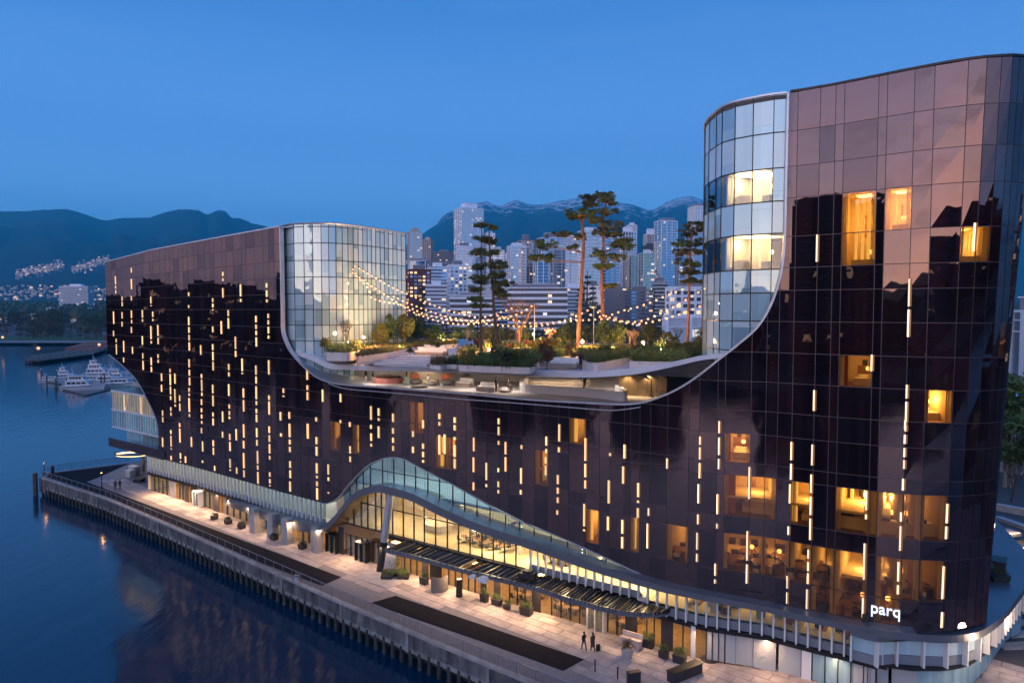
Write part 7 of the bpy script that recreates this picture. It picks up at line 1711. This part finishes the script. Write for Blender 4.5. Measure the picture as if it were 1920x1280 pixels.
# pergola along the restaurant front
po = [onz(x, y, 3.75) for x, y in ((722, 1030), (773, 1042), (860, 1066), (950, 1088), (1008, 1103), (1056, 1119), (1110, 1134), (1160, 1146), (1205, 1150), (1240, 1149), (1258, 1140))]
pf = [V(p) for p in smooth([tuple(p) for p in po], 4)]
perg = thing('pergola', 'long black louvred pergola with a curved tip over the restaurant front', 'pergola', tuple(pf[0])); PO = pf[0].copy()
def PB_(mb, nm): mb.v = [(a - PO.x, b - PO.y, c - PO.z) for a, b, c in mb.v]; return mb.build(nm, perg)
mb = MB()
for a, b in zip(pf, pf[1:]):
    d = (b - a).normalized(); nn = V((-d.y, d.x, 0)) * .28; mb.hexa([q + V((0, 0, z)) for z in (-.35, .1) for q in (a, b, b + nn, a + nn)], 'ledge')
PB_(mb, 'rim_beam')
inn_ = []
for p in pf:
    best = min((S(SS[5] + (SS[8] - SS[5]) * k / 120, 3.75, -.1) for k in range(121)), key=lambda q: (q - V((p.x + (p.y - 60) * .0, p.y, 3.75))).length); inn_.append(best)
for i in range(0, len(pf) - 1, 1):
    a, b, c, d = pf[i], pf[i + 1], inn_[i + 1], inn_[i]
    for t in (0, .5):
        u, v_ = a.lerp(b, t), d.lerp(c, t); dd = (v_ - u).normalized(); nn = V((-dd.y, dd.x, 0)) * .06; mb = MB(); mb.hexa([q + V((0, 0, z)) for z in (-.16, .14) for q in (u - nn, v_ - nn, v_ + nn, u + nn)] if 0 else [q + V((0, 0, z)) for z in (-.16, .14) for q in (u + nn, u - nn, v_ - nn, v_ + nn)], 'soffit' if t == 0 and i % 2 == 0 else 'frame'); PB_(mb, 'crossbeam')
    if i % 5 != 3:
        mb = MB()
        for k in range(14):
            t = (k + .5) / 14; u, v_ = a.lerp(d, t), b.lerp(c, t); mb.tube([u, v_], .075, 'darkw', 4, cap=False)
        PB_(mb, 'louvre_bay')['kind'] = 'stuff'
for (x, y, m, s_, lb) in ((885, 1083, 'white', .5, 'small white box on the pergola roof left of the pale pile'), (905, 1090, 'white', .8, 'pale folded pile on the pergola roof'), (988, 1082, 'darkw', 1.2, 'dark box on the pergola roof beside the fins'), (1205, 1125, 'furnl', .6, 'round beige vent on the tip of the pergola')):
    p = onz(x, y, 4.0); mb = MB(); mb.box((0, 0, .2 * s_), (1.3 * s_, .8 * s_, .4 * s_), m); mb.box((.1, .1, .5 * s_), (.8 * s_, .6 * s_, .25 * s_), m); simple('roof_box', mb, p, lb, 'box', -.5)

# dining tables and chairs seen through the glass
def mk_table():
    o = thing('dining_table', 'x', 'table'); mb = MB(); mb.tube([(0, 0, .70), (0, 0, .74)], .42, 'furnw', 12); mb.build('tabletop', o); mb = MB(); mb.tube([(0, 0, 0), (0, 0, .7)], .04, 'frame', 6); mb.tube([(0, 0, 0), (0, 0, .03)], .25, 'frame', 10); mb.build('leg', o); return o
def mk_chair():
    o = thing('dining_chair', 'x', 'chair'); mb = MB(); mb.box((0, 0, .45), (.44, .44, .06), 'furnd'); mb.build('seat', o); mb = MB(); mb.box((0, .21, .72), (.42, .05, .42), 'furnd'); mb.build('backrest', o)
    mb = MB(); mb.tube([(0, 0, 0), (0, 0, .43)], .018, 'frame', 4); me = mb.mesh('leg')
    for sx in (-.18, .18):
        for sy in (-.18, .18): child('leg', me, o, (sx, sy, 0))
    return o
t0, c0 = mk_table(), mk_chair(); first = [True, True]
def put(o, i, loc, rz, lb, grp):
    if first[i]: first[i] = False; o.location = loc; o.rotation_euler[2] = rz; o['label'] = lb; o['group'] = grp; return o
    return dup(o, loc, rz, lb, grp)
for zone, xs__, z, offs in (('in the ground floor restaurant', [945, 958, 972, 986, 1022, 1036, 1050, 1064, 1078, 1092, 1106, 1122, 1138, 1154, 1166], .03, (-1.3, -3.0)), ('in the upper hall', [836, 850, 864, 880, 896, 912, 1000, 1014, 1028, 1050], ZH, (-3.2, -5.4))):
    for i, x in enumerate(xs__):
        for off in offs:
            if R() < .12: continue
            p = S(sz(x, 1150 if z < 1 else 1040)[0], z, off - U(0, .4)); put(t0, 0, tuple(p), 0, 'round wooden table ' + zone, 'tables ' + zone)
            for k in range(2): an = k * math.pi + U(-.3, .3) + .6; put(c0, 1, (p.x + .62 * math.cos(an), p.y + .62 * math.sin(an), p.z), an - math.pi / 2, 'dark chair at a table ' + zone, 'chairs ' + zone)
# big soft shapes in the hall
mb = MB(); p = S(sz(770, 1000)[0], ZH, -5.2); mb.tube([(0, 0, 0), (0, 0, .9)], [1.6, 1.9], 'furnl', 20); mb.tube([(0, 0, .9), (0, 0, 1.0)], [2.0, 2.0], 'roomwallp', 20); simple('round_reception_desk', mb, p, 'round pale reception desk inside the lit hall', 'desk')
mb = MB(); p = S(sz(936, 1040)[0], ZH, -4.0)
for k in range(8): mb.ball((U(-.8, .8), U(-.5, .5), 1.4 + U(0, 2.2)), (.5, .3, .35), random.choice(['terra', 'orange', 'furnd', 'sage']), 8, 5)
mb.tube([(0, 0, 0), (0, 0, 3.6)], .35, 'furnl', 8); simple('hall_sculpture', mb, p, 'tall clustered red and green sculpture inside the hall', 'sculpture')

# ------------------------------------------------------------------ street terraces to the right of the hotel
def terrace(x0, y0, x1, y1, z, h, m, label, name='terrace_wall', d=1.2):
    a, b = onz(x0, y0, z), onz(x1, y1, z); dd = (b - a).normalized(); nn = V((-dd.y, dd.x, 0)) * d; c = (a + b) / 2; mb = MB(); mb.hexa([q - c + V((0, 0, zz)) for zz in (-h, 0) for q in (a, b, b + nn, a + nn)], m); mb.hexa([q - c + V((0, 0, zz)) for zz in (0, .08) for q in (a - nn * .05, b - nn * .05, b + nn * .3, a + nn * .3)], 'whitec'); tag(mb.build(name, loc=tuple(c)), label, 'wall')
terrace(1870, 868, 1960, 878, 1.6, 1.6, 'concrete', 'pale terrace wall right of the hotel, highest of three'); terrace(1868, 945, 1960, 962, 1.0, 1.0, 'concrete', 'pale terrace wall right of the hotel, middle of three'); terrace(1866, 968, 1960, 1000, .5, .5, 'concrete', 'long low terrace wall right of the hotel beneath the bare tree')
tree('bare2', tuple(onz(1896, 940, 0)), 8.5, 'bare street tree to the right of the hotel', name='bare_tree')
for k, (x, y) in enumerate(((1884, 1002), (1893, 1030))):
    p = onz(x, y, .5); mb = MB(); mb.box((0, 0, .2), (3.2, 2.0, .4), 'concrete'); mb.box((0, 0, .43), (3.0, 1.8, .06), 'lampw'); mb.box((0, 0, .5), (2.8, 1.6, .1), 'concrete'); o = simple('lit_plinth', mb, p, ['farther glowing edged plinth right of the hotel', 'nearer glowing edged plinth right of the hotel'][k], 'plinth', .2); lamp('plinth_glow', (0, -1.5, 1.2), 120, (1, .6, .3), .3, parent=o)
mb = MB(); mb.box((0, 0, 7), (14, 10, 14), 'concrete'); mb.box((0, 0, 14.2), (14.6, 10.6, .5), 'c_white'); mb.box((-6, -5.1, 16), (3, .3, 3), 'c_glass'); p = aty(1925, 800, 132); simple('concrete_building', mb, (p.x + 2, 132, 0), 'plain grey concrete building at the right edge of the picture', 'building')
T(1893, 1990, 585, 190, 'slab', 'glass', 'pale', 'banded glass block behind the plain concrete building', .1, name='mid_rise', dfac=.5)
for x, yb, yt in ((1903, 840, 690), (1890, 830, 725), (1900, 1000, 850)): p = aty(x, yt, 118); tree('gr', (p.x, 118 if yb < 900 else 100, 0), 9 if yb > 900 else p.z, 'green street tree squeezed between the hotel corner and the grey building', 'street trees right of the hotel')
for x, y in ((1872, 1062), (1845, 1075)): 
    p = onz(x, y, 5.9); mb = MB(); mb.box((0, 0, .35), (2.0, 1.2, .7), 'darkw'); mb.box((0, 0, .75), (2.1, 1.3, .08), 'frame'); simple('ledge_planter', mb, p, 'dark box on the podium ledge right of the tower' + (', nearer the corner' if x > 1850 else ', nearer the glass'), 'planter', .9)
pot(onz(1868, 1085, 5.9), 1.6, .5, 'shrub box on the podium ledge at the tower corner', 'darkw', 'leafp', .5)
for k in range(5): a = onz(1885, 1130 + k * 22, 0); b = onz(1990, 1125 + k * 22, 0); mb = MB(); mb.hexa([q + V((0, 0, zz)) - a for zz in (-.02, .006 + k * .0) for q in (a, b, b + V((0, 1.4, 0)), a + V((0, 1.4, 0)))], 'paver'); simple('pavement_strip', mb, a, 'x', 'x'); o = bpy.context.scene.objects[-1]
for o in list(C.objects):
    if o.name.startswith('pavement_strip'): o['kind'] = 'structure'; del o['label']; del o['category']
for (x, y, e) in ((1890, 1160, 500), (1905, 1230, 500)): lamp('street_wash', onz(x, y, 4.5), e, (1, .66, .42), .4)

for x, y, e in ((790, 646, 500), (850, 648, 400), (930, 648, 700), (1060, 655, 500), (1150, 660, 700), (1240, 660, 500), (720, 652, 400)):
    p = onz(x, y, 25.9); mb = MB(); mb.tube([(0, 0, -.2), (0, 0, .15)], .1, 'frame', 8); mb.tube([(0, 0, .15), (0, 0, .17)], .08, 'lampw', 8); o = mb.build('tree_uplight', loc=tuple(p)); tag(o, 'small uplight aimed into the garden trees', 'spotlight', 'uplights among the garden trees'); lamp('uplight_lamp', (0, -.2, .3), e * 1.8, (1, .78, .42), .1, 'SPOT', (math.radians(160), 0, 0), parent=o, spread=2.2)

# labels shared by look-alikes get their place in the row
bpy.context.view_layer.update()
ORD = 'leftmost second third fourth fifth sixth seventh eighth ninth tenth eleventh twelfth thirteenth fourteenth fifteenth sixteenth seventeenth eighteenth nineteenth twentieth'.split() + ['twenty-' + q for q in 'first second third fourth fifth sixth seventh eighth ninth'.split()] + ['thirtieth'] + ['thirty-' + q for q in 'first second third fourth fifth sixth seventh eighth ninth'.split()] + ['fortieth'] + ['forty-' + q for q in 'first second third fourth fifth sixth seventh eighth ninth'.split()] + ['fiftieth'] + ['fifty-' + q for q in 'first second third fourth fifth sixth seventh eighth ninth'.split()] + ['sixtieth'] + ['sixty-' + q for q in 'first second third fourth fifth sixth seventh eighth ninth'.split()]
byl = {}
for o in C.objects:
    if o.parent is None and o.get('label') and not o.get('kind'): byl.setdefault(o['label'], []).append(o)
for lb, os_ in byl.items():
    if 1 < len(os_) <= len(ORD):
        os_.sort(key=lambda o: (o.location.x / max(1, abs(o.location.y))))
        for k, o in enumerate(os_): o['label'] = lb + ', ' + ORD[k] + (' from the left' if k else ' of them')
for o in C.objects: 
    if o.parent is None and o.get('label') == 'x': del o['label']
